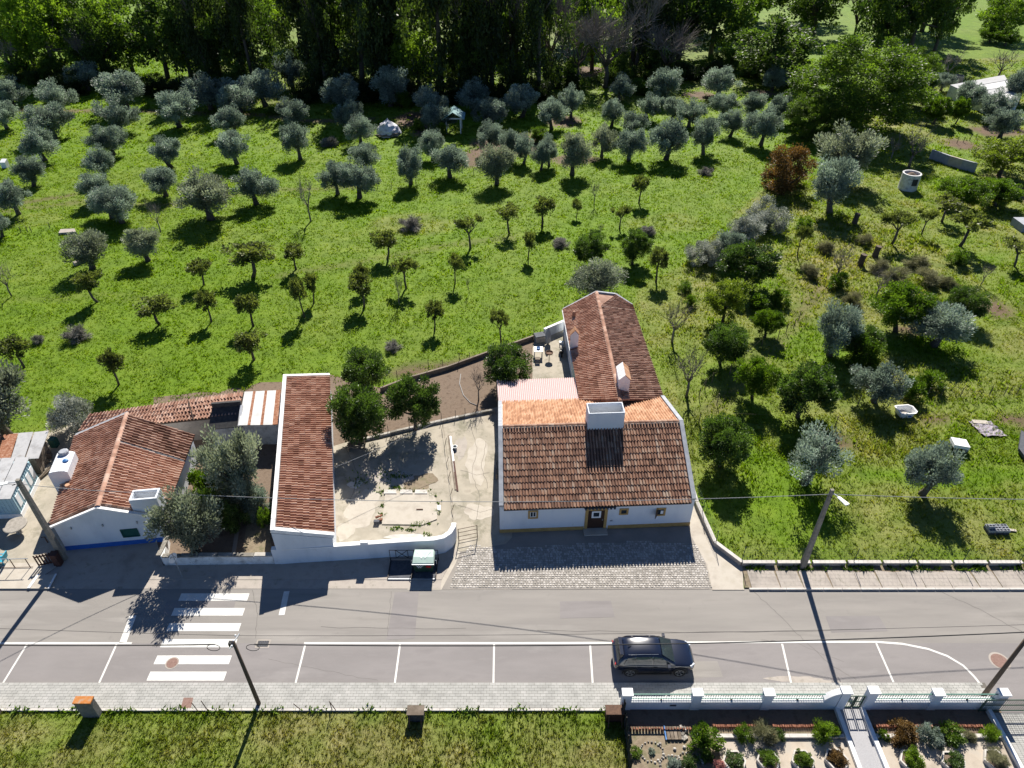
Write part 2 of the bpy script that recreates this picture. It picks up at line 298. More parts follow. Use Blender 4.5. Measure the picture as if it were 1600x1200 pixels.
def grassmat(name, trans):
    m, n, l, p = nt(name)
    def at(a): x = n.new('ShaderNodeAttribute'); x.attribute_name = a; return x.outputs['Fac']
    f = noise_n(n, l, .55, 6, .65); f2 = math_n(n, l, 'ADD', f, math_n(n, l, 'MULTIPLY', math_n(n, l, 'SUBTRACT', at('tv'), .5), .28))
    g = ramp(n, [(.056, .104, .005, .2), (.100, .174, .007, .5), (.148, .226, .010, .8)]); l.new(f2, g.inputs[0])
    d = ramp(n, [(.080, .105, .018, .2), (.19, .175, .065, .5), (.34, .28, .16, .85)]); l.new(f2, d.inputs[0])
    s = ramp(n, [(.08, .055, .035, .2), (.16, .105, .068, .8)]); l.new(f2, s.inputs[0])
    m1 = n.new('ShaderNodeMix'); m1.data_type = 'RGBA'; l.new(at('dry'), m1.inputs[0]); l.new(g.outputs[0], m1.inputs[6]); l.new(d.outputs[0], m1.inputs[7])
    m2 = n.new('ShaderNodeMix'); m2.data_type = 'RGBA'; l.new(at('dirt'), m2.inputs[0]); l.new(m1.outputs[2], m2.inputs[6]); l.new(s.outputs[0], m2.inputs[7])
    c = m2.outputs[2]; l.new(c, p.inputs['Base Color']); p.inputs['Roughness'].default_value = .8; p.inputs['Specular IOR Level'].default_value = .12
    if trans:
        tr = n.new('ShaderNodeBsdfTranslucent'); mm = n.new('ShaderNodeMix'); mm.data_type = 'RGBA'; mm.blend_type = 'MULTIPLY'; mm.inputs[0].default_value = 1; l.new(c, mm.inputs[6]); mm.inputs[7].default_value = (1.45, 1.5, .45, 1); l.new(mm.outputs[2], tr.inputs[0])
        ms = n.new('ShaderNodeMixShader'); ms.inputs[0].default_value = trans; l.new(p.outputs[0], ms.inputs[1]); l.new(tr.outputs[0], ms.inputs[2]); l.new(ms.outputs[0], n['Material Output'].inputs[0])
    else:
        b = n.new('ShaderNodeBump'); b.inputs['Strength'].default_value = 1; b.inputs['Distance'].default_value = .12; l.new(noise_n(n, l, 3.2, 9, .7), b.inputs['Height']); l.new(b.outputs[0], p.inputs['Normal'])
    return m
M['ground'] = grassmat('meadow_ground', 0); M['grass'] = grassmat('grass_blades', .6)
rx, ry = GX.ravel(), GY.ravel()
me = npmesh('ground', V, F, M['ground'], dict(dry=dry(rx, ry), dirt=dirt(rx, ry), tv=np.full(len(V), .5)), smooth=True)
tag(link(bpy.data.objects.new('ground', me)), kind='structure')
def tufts(name, x0, x1, y0, y1, dens, hh, ww, blades, keep=None):
    N = int((x1-x0)*(y1-y0)*dens); X = rng.uniform(x0, x1, N); Y = rng.uniform(y0, y1, N)
    ok = ~noground(X, Y) & (np.abs(X) < Y*.92+16); 
    if keep is not None: ok &= keep(X, Y)
    D = dirt(X, Y); ok &= rng.random(N) > D*.85
    cl = fbm(X, Y, 1.3, 77); ok &= rng.random(N) < .55+.75*cl
    X, Y = X[ok], Y[ok]; N = len(X); Z = hgt(X, Y); cl = fbm(X, Y, 1.3, 77); big = fbm(X, Y, 5, 99)
    s = (.65+.5*cl)*(.8+.4*big)*rng.uniform(.7, 1.3, N); dr = dry(X, Y); tv = np.clip(rng.normal(.5, .22, N)+(cl-.5)*.5, 0, 1)
    Vs = []; A = []
    for k in range(blades):
        a = rng.uniform(0, 2*np.pi, N); t = rng.uniform(.15, .75, N); h = hh*s*rng.uniform(.6, 1.2, N); w = ww*s*rng.uniform(.6, 1.2, N)
        ox = rng.normal(0, ww*.7, N); oy = rng.normal(0, ww*.7, N); dx, dy = np.cos(a), np.sin(a)
        b1 = np.stack([X+ox-dy*w/2, Y+oy+dx*w/2, Z-.02], 1); b2 = np.stack([X+ox+dy*w/2, Y+oy-dx*w/2, Z-.02], 1); tp = np.stack([X+ox+dx*h*t, Y+oy+dy*h*t, Z+h*np.sqrt(1-t*t*.8)], 1)
        Vs.append(np.stack([b1, b2, tp], 1)); 
    Vv = np.concatenate(Vs, 0).reshape(-1, 3); n = len(Vv)//3; F = np.arange(3*n).reshape(n, 3); rep = lambda q: np.repeat(np.tile(q, blades), 3)
    return Vv, F, rep(np.clip(dr+rng.normal(0, .12, N), 0, 1)), rep(tv), rep(np.zeros(N))
VV = []; FF = []; D1 = []; T1 = []; Z1 = []; off = 0
for a in ((-34, 7, 14, 20.35, 75, .17, .06, 4), (12, 46, 30, 46, 26, .20, .09, 3), (-62, 62, 40, 70, 20, .19, .10, 3), (-88, 88, 70, 110, 11, .20, .15, 3), (-130, 130, 110, 175, 3, .26, .3, 3)):
    v, f, d, t, z = tufts('g', *a); VV.append(v); FF.append(f+off); off += len(v); D1.append(d); T1.append(t); Z1.append(z)
for a in ((14, 60, 34, 60, 7, .4, .11, 3), (20, 80, 60, 105, 5, .42, .18, 3)):
    v, f, d, t, z = tufts('g', *a, keep=lambda X, Y: inpoly(X, Y, RIGHT) & (fbm(X, Y, 6, 63) > .50)); d = np.clip(d-.2, 0, 1); VV.append(v); FF.append(f+off); off += len(v); D1.append(d); T1.append(t); Z1.append(z)
me = npmesh('meadow_grass', np.concatenate(VV), np.concatenate(FF), M['grass'], dict(dry=np.concatenate(D1), tv=np.concatenate(T1), dirt=np.concatenate(Z1)))
tag(link(bpy.data.objects.new('meadow_grass', me)), 'green meadow grass with drier patches', kind='stuff')
# ---------------------------------------------------------------- road, pavements, yards
def sheet(poly, z, t=.05): return B().prism(poly, z-t, z)
def rect(x0, x1, y0, y1): return [(x0, y0), (x1, y0), (x1, y1), (x0, y1)]
YK, YB, YM, YT = P(800, 1068).y, P(800, 1108).y, P(800, 1005).y, P(800, 920).y
struct('road', sheet(rect(-400, 400, YK, YT), 0, .1), M['asphalt'])
struct('parking_lane', sheet(rect(-400, 400, YK+.01, YM), .004, .003), M['patchasphalt'])
def line(name, pts, w, mt='paint', z=.008):
    b = B(); pts = [Vector((p[0], p[1], 0)) for p in pts]; L = []; R = []
    for i, p in enumerate(pts):
        d = (pts[min(i+1, len(pts)-1)]-pts[max(0, i-1)]).normalized(); n = Vector((-d.y, d.x, 0)); L.append(p+n*w/2); R.append(p-n*w/2)
    n = len(pts); b.add([(q.x, q.y, z) for q in L+R], [(i, n+i, n+i+1, i+1) for i in range(n-1)])
    return tag(b.obj(name, M[mt], loc=(0, 0, 0)), kind='structure')
def lpx(name, pts, w=.13): return line(name, [P(*p) for p in pts], w)
lpx('bay_edge_line', [(-300, 1005), (206, 1005)]); 
arc = [(475, 1005), (800, 1005), (1300, 1003), (1370, 1003), (1410, 1006), (1450, 1014), (1480, 1025), (1505, 1040), (1522, 1057), (1534, 1072)]
lpx('bay_edge_line', arc)
for a, b in (((42, 1007), (5, 1067)), ((182, 1007), (155, 1067)), ((477, 1007), (462, 1067)), ((625, 1007), (617, 1067)), ((772, 1007), (771, 1067)), ((922, 1007), (926, 1067)), ((1222, 1006), (1236, 1067)), ((1369, 1005), (1396, 1066)), ((-130, 1007), (-180, 1067))): lpx('bay_divider_line', [a, b], .11)
lpx('stop_line', [(208, 962), (192, 1004)], .42); lpx('stop_line', [(448, 924), (440, 961)], .36)
for y, x0, x1 in ((933, 281, 388), (956, 270, 381), (980, 262, 375), (1005, 253, 369), (1031, 243, 360), (1056.5, 232, 352)): lpx('zebra_stripe', [(x0, y), (x1, y)], .56)
for pts, w in (([(1176, 924), (1215, 958), (1255, 1000), (1300, 1040), (1345, 1066)], .03), ([(1465, 922), (1530, 952), (1620, 1000)], .03), ([(1190, 1000), (1240, 1003), (1330, 1040)], .02), ([(395, 922), (402, 960), (398, 1004)], .03), ([(420, 1030), (520, 1050), (600, 1066)], .02), ([(612, 924), (608, 960), (604, 1000)], .025), ([(840, 985), (1100, 988), (1400, 984)], .03), ([(500, 980), (760, 983)], .025)):
    q = [P(*p) for p in pts]; jj = random.Random(len(pts)); line('asphalt_seam', [a.lerp(b_, k/8)+Vector((jj.uniform(-.05, .05), jj.uniform(-.05, .05), 0)) for a, b_ in zip(q, q[1:]) for k in range(8)], w, 'seam', .0055)
for i, (x0, x1, y0, y1) in enumerate(((-7.6, -5.9, 24.7, 28.2), (3.0, 6.4, 26.2, 27.5), (19.5, 23.0, 25.2, 26.4), (-22, -17.5, 26.5, 27.6), (9.5, 12.2, 22.2, 23.3))): struct('asphalt_patch', B().prism([(x0, y0), (x1, y0+.1), (x1-.1, y1), (x0+.05, y1-.05)], -.01, .0048), M['patchasphalt' if i != 4 else 'asphalt'])
# road repairs, drain, covers
dg = P(411, 1006); t_ = thing('drain_grate', 'square road drain grate beside the zebra crossing', 'drain', dg)
B().box(dg+Vector((0, 0, .007)), (.84, .56, .012)).obj('frame', M['pavecon'], t_); B().box(dg+Vector((0, 0, .0145)), (.66, .40, .004)).obj('pit', M['darkroof'], t_)
for k in range(6): B().box(dg+Vector((-.26+.104*k, 0, .02)), (.05, .40, .008)).obj('bar', M['slate'], t_)
def cover(px, py, r, lab):
    c = P(px, py); t = thing('manhole_cover', lab, 'manhole', c); B().lathe([(r, .012), (r*.97, .016)], c, 20).obj('cover_plate', M['manhole'], t); B().lathe([(r*1.22, .006), (r*1.22, .0095)], c, 20).obj('collar', M['pavecon'], t)
cover(269, 1036, .32, 'round rusty manhole cover half under a zebra stripe'); cover(1562, 1033, .48, 'round rusty manhole cover near the right pole')
# lower pavement: pavers
struct('pavement_bed', sheet(rect(-400, P(1540, 1072).x, YB, YK), .085, .2), M['joint'])
pv = B(); r_ = random.Random(3); row = 0; y = YB+.02
while y < YK-.1:
    x = -40-(row % 2)*.16
    while x < P(1540, 1072).x-.4:
        pv.prism(rect(x+.006, x+.314, y+.006, y+.160), .08, .1+r_.uniform(-.002, .003), a=r_.random()*.999+.0005); x += .32
    y += .166; row += 1
tag(pv.obj('paver_courses', M['paver'], loc=(0, 0, 0)), 'grey interlocking pavers of the lower pavement', kind='stuff')
eb = B(); x = -40
while x < 6: eb.prism(rect(x+.01, x+.99, YB-.14, YB), -.05, .115, a=r_.random()); x += 1
tag(eb.obj('edging_stone_row', M['kerb'], loc=(0, 0, 0)), kind='structure')
one('inspection_cover', B().slab([P(282, 1107, .112), P(298, 1107, .112), P(302, 1090, .112), P(287, 1090, .112)], .02), M['manhole'], 'rust-red rectangular cover set in the lower pavement', 'cover')
# upper side: left gutter pavement, dark strip, kerbs
YG = P(100, 906).y
struct('gutter_strip', sheet(rect(-80, P(690, 906).x, YT, YG), .012, .06), M['pavecon'])
struct('upper_pavement', sheet([*PX([(-600, 906), (690, 906), (715, 860), (705, 850), (430, 880), (255, 884), (245, 846), (105, 860), (95, 880), (50, 885), (-600, 890)])], .03, .1), M['pavecon'])
# forecourt
struct('driveway', sheet(PX([(636, 921.5), (700, 850), (716, 820), (800, 820), (800, 921.5)]), .008, .06), M['slabcon'])
struct('side_strip', sheet(PX([(1074, 826), (1084, 788), (1040, 640), (1037, 626), (1046, 660), (1090, 790), (1118, 852), (1160, 884), (1162, 921.5), (1108, 921.5)]), .006, .06), M['slabcon'])
fore = PX([(690, 921), (1112, 921), (1103, 880), (1080, 838), (1078, 822), (781, 833), (740, 838), (722, 855), (712, 880)])
struct('forecourt', sheet(fore, .015, .06), M['apron'])
cz = PX([(700, 919), (1112, 919), (1102, 880), (1088, 850), (1000, 846), (900, 850), (780, 858), (735, 850), (722, 868), (712, 890)])
cb = B(); r_ = random.Random(5); y = min(p[1] for p in cz); row = 0
while y < max(p[1] for p in cz):
    x = min(p[0] for p in cz)-r_.random()*.2
    while x < max(p[0] for p in cz):
        w = r_.uniform(.15, .23); c = np.array([x+w/2]); d = np.array([y+.09])
        if inpoly(c, d, cz)[0]:
            j = lambda: r_.uniform(-.018, .018); q = [(x+.018+j(), y+.012+j()), (x+w-.012+j(), y+.012+j()), (x+w-.012+j(), y+.165+j()), (x+.018+j(), y+.165+j())]
            ctr = (sum(p[0] for p in q)/4, sum(p[1] for p in q)/4); h = .033+r_.uniform(0, .016)
            cb.add([(p[0], p[1], .012) for p in q]+[(ctr[0]+(p[0]-ctr[0])*.78, ctr[1]+(p[1]-ctr[1])*.78, h) for p in q], [(4, 5, 6, 7), (0, 1, 5, 4), (1, 2, 6, 5), (2, 3, 7, 6), (3, 0, 4, 7)], a=r_.random()*.998+.001)
        x += w
    y += .178; row += 1
tag(cb.obj('cobbles', M['cobble'], loc=(0, 0, 0)), 'pale granite cobbles of the cottage forecourt', kind='stuff')
struct('ramp', B().prism(PX([(1113, 922), (1163, 922), (1150, 890), (1120, 868), (1104, 880)]), .0, .035), M['slabcon'])
# right upper pavement with kerb and verge
struct('pavement_right_bed', sheet([*PX([(1163, 919)]), (80, P(0, 919).y), (80, YW-.02), *PX([(1160, 884)])], .07, .2), M['drysoil'])
X0 = P(1165, 905).x; x = X0; k = 0
t_k = B()
while x < 45:
    t_k.prism(rect(x+.008, x+1.19, YT-.13, YT+.0), -.05, .12, a=r_.random()); x += 1.2
tag(t_k.obj('kerb_stones', M['kerb'], loc=(0, 0, 0)), kind='structure')
slabs_e = tag(link(bpy.data.objects.new('pavement_right', None), None, (X0, YT, 0)), kind='structure')
x = X0+.2; y1 = P(1300, 893).y
while x < 42:
    w = r_.uniform(1.3, 1.9); B().prism([(x, YT+.01), (x+w-.05, YT+.01), (x+w-.05-r_.uniform(-.1, .1), y1+r_.uniform(-.15, .1)), (x+.03, y1+r_.uniform(-.12, .1))], .0, .1+r_.uniform(-.008, .008)).obj('slab', M['pavecon'], slabs_e); x += w
# yards
struct('yard', sheet(PX([(516, 856), (512, 700), (545, 690), (778, 636), (800, 626), (800, 840), (790, 850), (720, 862), (700, 856)]), .02, .08), M['concrete'])
struct('yard_base', sheet(PX([(240, 885), (240, 600), (560, 595), (560, 700), (545, 690), (512, 700), (516, 870), (430, 884)]), .005, .06), M['soil'])
struct('vegetable_plot', sheet(PX([(515, 720), (515, 585), (600, 608), (690, 580), (840, 526), (838, 600), (778, 636), (545, 694)]), .012, .08), M['soil'])
struct('patio_floor', sheet(PX([(832, 600), (832, 545), (836, 528), (880, 508), (896, 520), (912, 600)]), .03, .06), M['concrete'])
struct('left_courtyard', sheet(PX([(-500, 892), (-500, 690), (60, 676), (150, 650), (250, 700), (110, 866), (90, 880)]), .02, .08), M['concrete'])
struct('left_slab', sheet(PX([(-300, 906), (-300, 886), (96, 880), (70, 900), (45, 921), (-300, 921)]), .10, .1), M['slabcon'])

def blob(name, px, py, rx, ry, z, mt, seed, n=26):
    rr = random.Random(seed); c = P(px, py); ex = P(px+rx, py).x-c.x; ey = P(px, py-ry).y-c.y; ph = [rr.uniform(0, 6.28) for _ in range(4)]
    pts = []
    for k in range(n):
        a = k*math.tau/n; f = 1+.18*math.sin(2*a+ph[0])+.12*math.sin(3*a+ph[1])+.08*math.sin(7*a+ph[2])+rr.uniform(-.05, .05); pts.append((c.x+math.cos(a)*ex*f, c.y+math.sin(a)*ey*f))
    return struct(name, B().prism(pts, z-.004, z), M[mt])
for i, (px, py, rx, ry, mt) in enumerate(((566, 795, 26, 26, 'slabcon'), (555, 757, 10, 7, 'kerb'), (655, 755, 26, 14, 'drysoil'), (610, 745, 30, 12, 'pavecon'), (540, 830, 12, 16, 'slabcon'), (640, 840, 40, 5, 'kerb'), (745, 720, 18, 30, 'slabcon'), (748, 800, 20, 14, 'slabcon'), (720, 700, 8, 20, 'pavecon'))): blob('concrete_patch', px, py, rx, ry, .0245+.0004*i, mt, i)
for i, (px, py, rx, ry) in enumerate(((1245, 1062, 40, 6), (1290, 1066, 20, 4))): blob('dust_patch', px, py, rx, ry, .0062+.0004*i, 'pavecon', 40+i)
for pts in ([(735, 665), (745, 700), (738, 740), (750, 780), (742, 820)], [(760, 690), (752, 730), (765, 770)], [(720, 735), (745, 742), (770, 738)], [(716, 790), (750, 800), (775, 795)], [(540, 700), (560, 740), (545, 790)], [(640, 830), (668, 838)]):
    q = [P(*p) for p in pts]; jj = random.Random(len(pts)*7); line('concrete_crack', [a.lerp(b_, k/6)+Vector((jj.uniform(-.06, .06), jj.uniform(-.06, .06), 0)) for a, b_ in zip(q, q[1:]) for k in range(6)], .025, 'joint', .03)
# ---------------------------------------------------------------- roofs of real tiles
def tilebase(h, seg=6):
    lo = -.012 if h < .07 else (-.045 if h < .12 else -.11)
    pr = [(0, .0), (.08, h*.62), (.2, h*.95), (.31, h), (.42, h*.95), (.54, h*.62), (.62, .0), (.72, lo), (.9, lo), (1.0, 0)]
    V = [(x, -.04, z+.06) for x, z in pr]+[(x, 1.02, z+.012) for x, z in pr]+[(x, -.04, z+.018) for x, z in pr]; n = len(pr)
    F = [(i, i+1, n+i+1, n+i) for i in range(n-1)]+[(2*n+i, 2*n+i+1, i+1, i) for i in range(n-1)]
    return np.array(V), F
TB = {'lusa': tilebase(.062), 'canal': tilebase(.105), 'deep': tilebase(.145)}
TM = {}
def roof(parent, quad, w, l, mt, style='lusa', single=0, jit=.004, deckmat='deck', name='roof', hold=None):
    # quad: eave-left, eave-right, ridge-right, ridge-left, seen from outside with the eave below
    A, Bq, C, D = [Vector(p) for p in quad]; nc = max(2, round(((Bq-A).length+(C-D).length)/2/w)); nr = max(2, round(((D-A).length+(C-Bq).length)/2/l))
    nn = (Bq-A).cross(D-A).normalized()
    if nn.z < 0: A, Bq, C, D = Bq, A, D, C; nn = -nn
    rf = hold or B().slab([p-nn*.12 for p in (A, Bq, C, D)], .12).obj(name, M[deckmat], parent)
    tv, tf = TB[style]; mats = []; r = random.Random(nc*31+nr)
    def pt(u, v): return (A*(1-u)+Bq*u)*(1-v)+(D*(1-u)+C*u)*v
    for j in range(nr):
        for i in range(nc):
            p = pt(i/nc, j/nr); q = pt((i+1)/nc, j/nr); s = pt(i/nc, (j+1)/nr); ex = q-p; ey = s-p; ez = ex.cross(ey).normalized()
            p = p+ez*r.uniform(0, jit*2)+ex.normalized()*r.uniform(-jit, jit)*2; ey = ey+ex.normalized()*r.uniform(-jit, jit)*2
            mats.append((p, ex, ey, ez, r.random()*.998+.001))
    c = Vector((0, 0, CAMH)); order = sorted(range(len(mats)), key=lambda k: (mats[k][0]-c).length); sing = set(order[:single])
    key = style+mt
    if single and key not in TM:
        me = bpy.data.meshes.new('tile'); me.from_pydata([Vector(v) for v in tv], [], tf); me.materials.append(M[mt]); TM[key] = me
    loc = ABS[rf.name]; Vs = []; As = []
    for k, (p, ex, ey, ez, rv) in enumerate(mats):
        if k in sing:
            o = bpy.data.objects.new('tile', TM[key]); COL.objects.link(o); o.parent = rf; q = p-loc
            o.matrix_local = Matrix(((ex.x, ey.x, ez.x, q.x), (ex.y, ey.y, ez.y, q.y), (ex.z, ey.z, ez.z, q.z), (0, 0, 0, 1)))
        else:
            m3 = np.array([ex, ey, ez]); Vs.append(tv@m3+np.array(p-loc)); As.append(np.full(len(tv), rv))
    if Vs:
        n = len(tv); F = np.concatenate([np.array(tf)+i*n for i in range(len(Vs))]); me = npmesh('tile_field', np.concatenate(Vs), F, M[mt], dict(tv=np.concatenate(As)))
        tag(link(bpy.data.objects.new('tile_field', me), rf, loc), kind='stuff')
    return rf
def ridge_tiles(parent, a, b, mt, r=.13, step=.42, name='ridge_tile', mort=True):
    a, b = Vector(a), Vector(b); n = max(1, round((b-a).length/step)); d = (b-a)/n; x = d.cross(Vector((0, 0, 1))).normalized(); up = x.cross(d).normalized()
    if mort: B().beam(a+Vector((0, 0, -.05)), b+Vector((0, 0, -.05)), .34, .16).obj('ridge_mortar', M['mortar'], parent)
    for i in range(n):
        p = a+d*i; q = p+d*1.08; vs = []
        for e, k in ((p, 1.0), (q, .86)):
            for t in range(7):
                an = math.pi*t/6; vs.append(e+x*math.cos(an)*r*k*1.25+up*(math.sin(an)*r*k-.02+(.02 if k == 1 else 0)))
        B().add(vs, [(t, t+1, 8+t, 7+t) for t in range(6)]+[tuple(range(7))], a=random.random()).obj(name, M[mt], parent, smooth=False)
def bar(parent, name, mt, p, q, w, h): return B().beam(p, q, w, h).obj(name, M[mt], parent)
class Wall:                                                 # local frame of a wall: u along, n outward, z up
    def __init__(s, a, b):
        s.a = Vector(a); s.u = (Vector(b)-s.a); s.u.z = 0; s.L = s.u.length; s.u.normalize(); s.n = Vector((s.u.y, -s.u.x, 0))
    def pt(s, u, z, o=0): return s.a+s.u*u+s.n*o+Vector((0, 0, z))
    def px(s, px, py):
        q = RP(px, py, s.a, s.n); return (q-s.a).dot(s.u), q.z
    def box(s, b, u0, u1, z0, z1, o0, o1):
        vs = [s.pt(u, z, o) for u in (u0, u1) for o in (o0, o1) for z in (z0, z1)]
        return b.add(vs, [(0, 1, 3, 2), (4, 6, 7, 5), (0, 4, 5, 1), (2, 3, 7, 6), (0, 2, 6, 4), (1, 5, 7, 3)])
def window(w, parent, u0, u1, z0, z1, fm, pane='glass', fw=.13, inner=True, name='window'):
    b = B(); w.box(b, u0, u0+fw, z0, z1, -.02, .05); w.box(b, u1-fw, u1, z0, z1, -.02, .05); w.box(b, u0+fw, u1-fw, z1-fw, z1, -.02, .05); w.box(b, u0+fw, u1-fw, z0, z0+fw, -.02, .06)
    f = b.obj(name, M[fm], parent)
    w.box(B(), u0+fw, u1-fw, z0+fw, z1-fw, -.02, .008).obj('pane', M[pane], f)
    if inner:
        c = B(); a0, a1, c0, c1 = u0+fw, u1-fw, z0+fw, z1-fw; t = .045
        w.box(c, a0, a0+t, c0, c1, .0, .025); w.box(c, a1-t, a1, c0, c1, .0, .025); w.box(c, a0+t, a1-t, c1-t, c1, .0, .025); w.box(c, a0+t, a1-t, c0, c0+t, .0, .025); w.box(c, (a0+a1)/2-.02, (a0+a1)/2+.02, c0+t, c1-t, .0, .022); c.obj('sash', M['plasticwhite'], f)
    return f
def lerp(a, b, t): return Vector(a)*(1-t)+Vector(b)*t
Zv = lambda p, z: Vector((p[0], p[1], z))
# ---------------------------------------------------------------- main cottage
FL, FR = P(781, 832.5), P(1077, 821); du = (FR-FL).normalized(); dn = Vector((-.02, 1, 0)).normalized()
ZE, ZR, DR, DB = 2.72, 4.9, 5.6, 11.2
ct = thing('cottage', 'whitewashed cottage with ochre trim, brown tile roof and big ridge chimney', 'house', FL)
BL, BR = FL+dn*DB, FR+dn*DB; RL, RR = FL+dn*DR, FR+dn*DR
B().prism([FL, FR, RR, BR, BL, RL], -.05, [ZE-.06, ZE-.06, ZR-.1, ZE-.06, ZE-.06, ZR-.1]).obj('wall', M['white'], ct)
ov = -dn*.28; i1 = du*.3
rfF = roof(ct, [FL+ov+i1+Vector((0, 0, ZE-.1)), FR+ov-i1+Vector((0, 0, ZE-.1)), Zv(RR-i1, ZR), Zv(RL+i1, ZR)], .215, .47, 'tile_old', 'canal', 300, jit=.006)
roof(ct, [Zv(BR-i1+dn*.2, ZE-.08), Zv(BL+i1+dn*.2, ZE-.08), Zv(RL+i1, ZR), Zv(RR-i1, ZR)], .215, .42, 'tile_orange', 'lusa', 0)
ridge_tiles(ct, Zv(RL+i1, ZR+.05), Zv(RR-i1, ZR+.05), 'tile_old', .12)
for e, s in ((FL, 1), (FR, -1)):                             # raised gable copings
    r_, b_ = e+dn*DR, e+dn*DB; x = du*s
    for p, q, zp, zq in ((e-dn*.12, r_, ZE, ZR), (r_, b_+dn*.1, ZR, ZE)):
        P4 = [Zv(p-x*.03, zp+.16), Zv(p+x*.27, zp+.16), Zv(q+x*.27, zq+.16), Zv(q-x*.03, zq+.16)]
        if s < 0: P4 = P4[::-1]
        B().slab(P4, .3).obj('gable_coping', M['copinggrey'], ct)
wf = Wall(FL, FR)
for u0, u1 in ((0, wf.px(912, 820)[0]), (wf.px(950, 820)[0], wf.L)): wf.box(B(), u0-.02 if u0 == 0 else u0, u1+(.02 if u1 == wf.L else 0), -.05, .34, -.1, .03).obj('plinth_band', M['ochre'], ct)
def wbox(w, x0, y0, x1, y1):
    a = w.px(x0, y1); b = w.px(x1, y0); return a[0], b[0], a[1], b[1]
window(wf, ct, *wbox(wf, 825, 797, 841, 810), 'ochre'); window(wf, ct, *wbox(wf, 967, 794, 982.5, 804), 'ochre', inner=False)
w3 = window(wf, ct, *wbox(wf, 1024, 793, 1041, 805.5), 'ochre', inner=False)
q = wbox(wf, 1024, 793, 1041, 805.5); sh = B(); p0 = wf.pt(q[0]+.1, q[2]+.1, .03); sh.add([p0, p0+wf.n*.36-wf.u*.24, p0+wf.n*.36-wf.u*.24+Vector((0, 0, .55)), p0+Vector((0, 0, .55))], [(0, 1, 2, 3)]); sh = B().slab(sh.v, .04); sh.obj('open_shutter', M['doorbrown'], w3)
wf.box(B(), q[0]+.32, q[0]+.5, q[2]+.2, q[2]+.5, .0, .05).obj('white_jug', M['plasticwhite'], w3)
q = wbox(wf, 912, 795, 950, 830); d0, d1, zt = q[0], q[1], 2.16
db = B(); wf.box(db, d0, d0+.2, -.03, zt, -.02, .07); wf.box(db, d1-.2, d1, -.03, zt, -.02, .07); wf.box(db, d0+.2, d1-.2, zt-.2, zt, -.02, .07); db.obj('door_surround', M['ochre'], ct)
dr = wf.box(B(), d0+.2, d1-.2, .05, zt-.2, -.05, .02).obj('door', M['doorbrown'], ct)
dm = (d0+d1)/2; fr = B(); wf.box(fr, dm-.32, dm-.2, 1.2, 1.85, .02, .045); wf.box(fr, dm+.2, dm+.32, 1.2, 1.85, .02, .045); wf.box(fr, dm-.2, dm+.2, 1.73, 1.85, .02, .045); wf.box(fr, dm-.2, dm+.2, 1.2, 1.32, .02, .045); fr.obj('window_frame', M['plasticwhite'], dr)
wf.box(B(), dm-.2, dm+.2, 1.32, 1.73, .01, .028).obj('pane', M['glass'], dr); wf.box(B(), d1-.34, d1-.27, .95, 1.05, .02, .08).obj('handle', M['silver'], dr)
wf.box(B(), d0-.05, d1+.05, -.03, .14, .0, .62).obj('doorstep', M['slabcon'], ct)
a0 = wf.px(912, 791)[0]; a1 = wf.px(962, 790)[0]; n = 9                     # small slate awning over the door
aw = wf.box(B(), a0, a1, 2.36, 2.40, .0, .25).obj('awning', M['slate'], ct)
for i in range(n): B().tube([wf.pt(a0+(a1-a0)*(i+.5)/n, 2.44, .0), wf.pt(a0+(a1-a0)*(i+.5)/n, 2.38, .36)], .085, 6).obj('awning_tile', M['slate'], aw)
wf.box(B(), *[wf.px(953, 813)[0]+s for s in (0, .18)], .78, .9, -.01, .04).obj('meter_lid', M['galv'], ct)
# chimney on the ridge: hollow box
def hollow_chimney(parent, c, ux, L_, D_, z0, z1, mt, th=.14, name='chimney', lid=None):
    ux = Vector(ux).normalized(); uy = Vector((-ux.y, ux.x, 0)); b = B()
    def bx(u0, u1, v0, v1, za, zb): b.add([Vector(c)+ux*u+uy*v+Vector((0, 0, z)) for u in (u0, u1) for v in (v0, v1) for z in (za, zb)], [(0, 1, 3, 2), (4, 6, 7, 5), (0, 4, 5, 1), (2, 3, 7, 6), (0, 2, 6, 4), (1, 5, 7, 3)])
    h, k = L_/2, D_/2
    bx(-h, h, -k, -k+th, z0, z1); bx(-h, h, k-th, k, z0, z1); bx(-h, -h+th, -k+th, k-th, z0, z1); bx(h-th, h, -k+th, k-th, z0, z1)
    o = b.obj(name, M[mt], parent); b = B(); bx(-h+th, h-th, -k+th, k-th, z1-.9, z1-.85); b.obj('flue', M['darkroof'], o); return o
cc = lerp(RL, RR, .575)
cx = P(949, 655, 6.2).x; cpt = Vector((cx, RL.y+(RR.y-RL.y)*.57+.15, 0))
hollow_chimney(ct, cpt, du, 2.6, 1.2, 4.2, 6.3, 'white', .07)
# side gutter pipe and gas-pipe details on the west gable
B().box(P(776, 735, .35)+Vector((0, 0, .1)), (.14, 1.6, .5)).obj('wood_stack', M['wood'], ct)
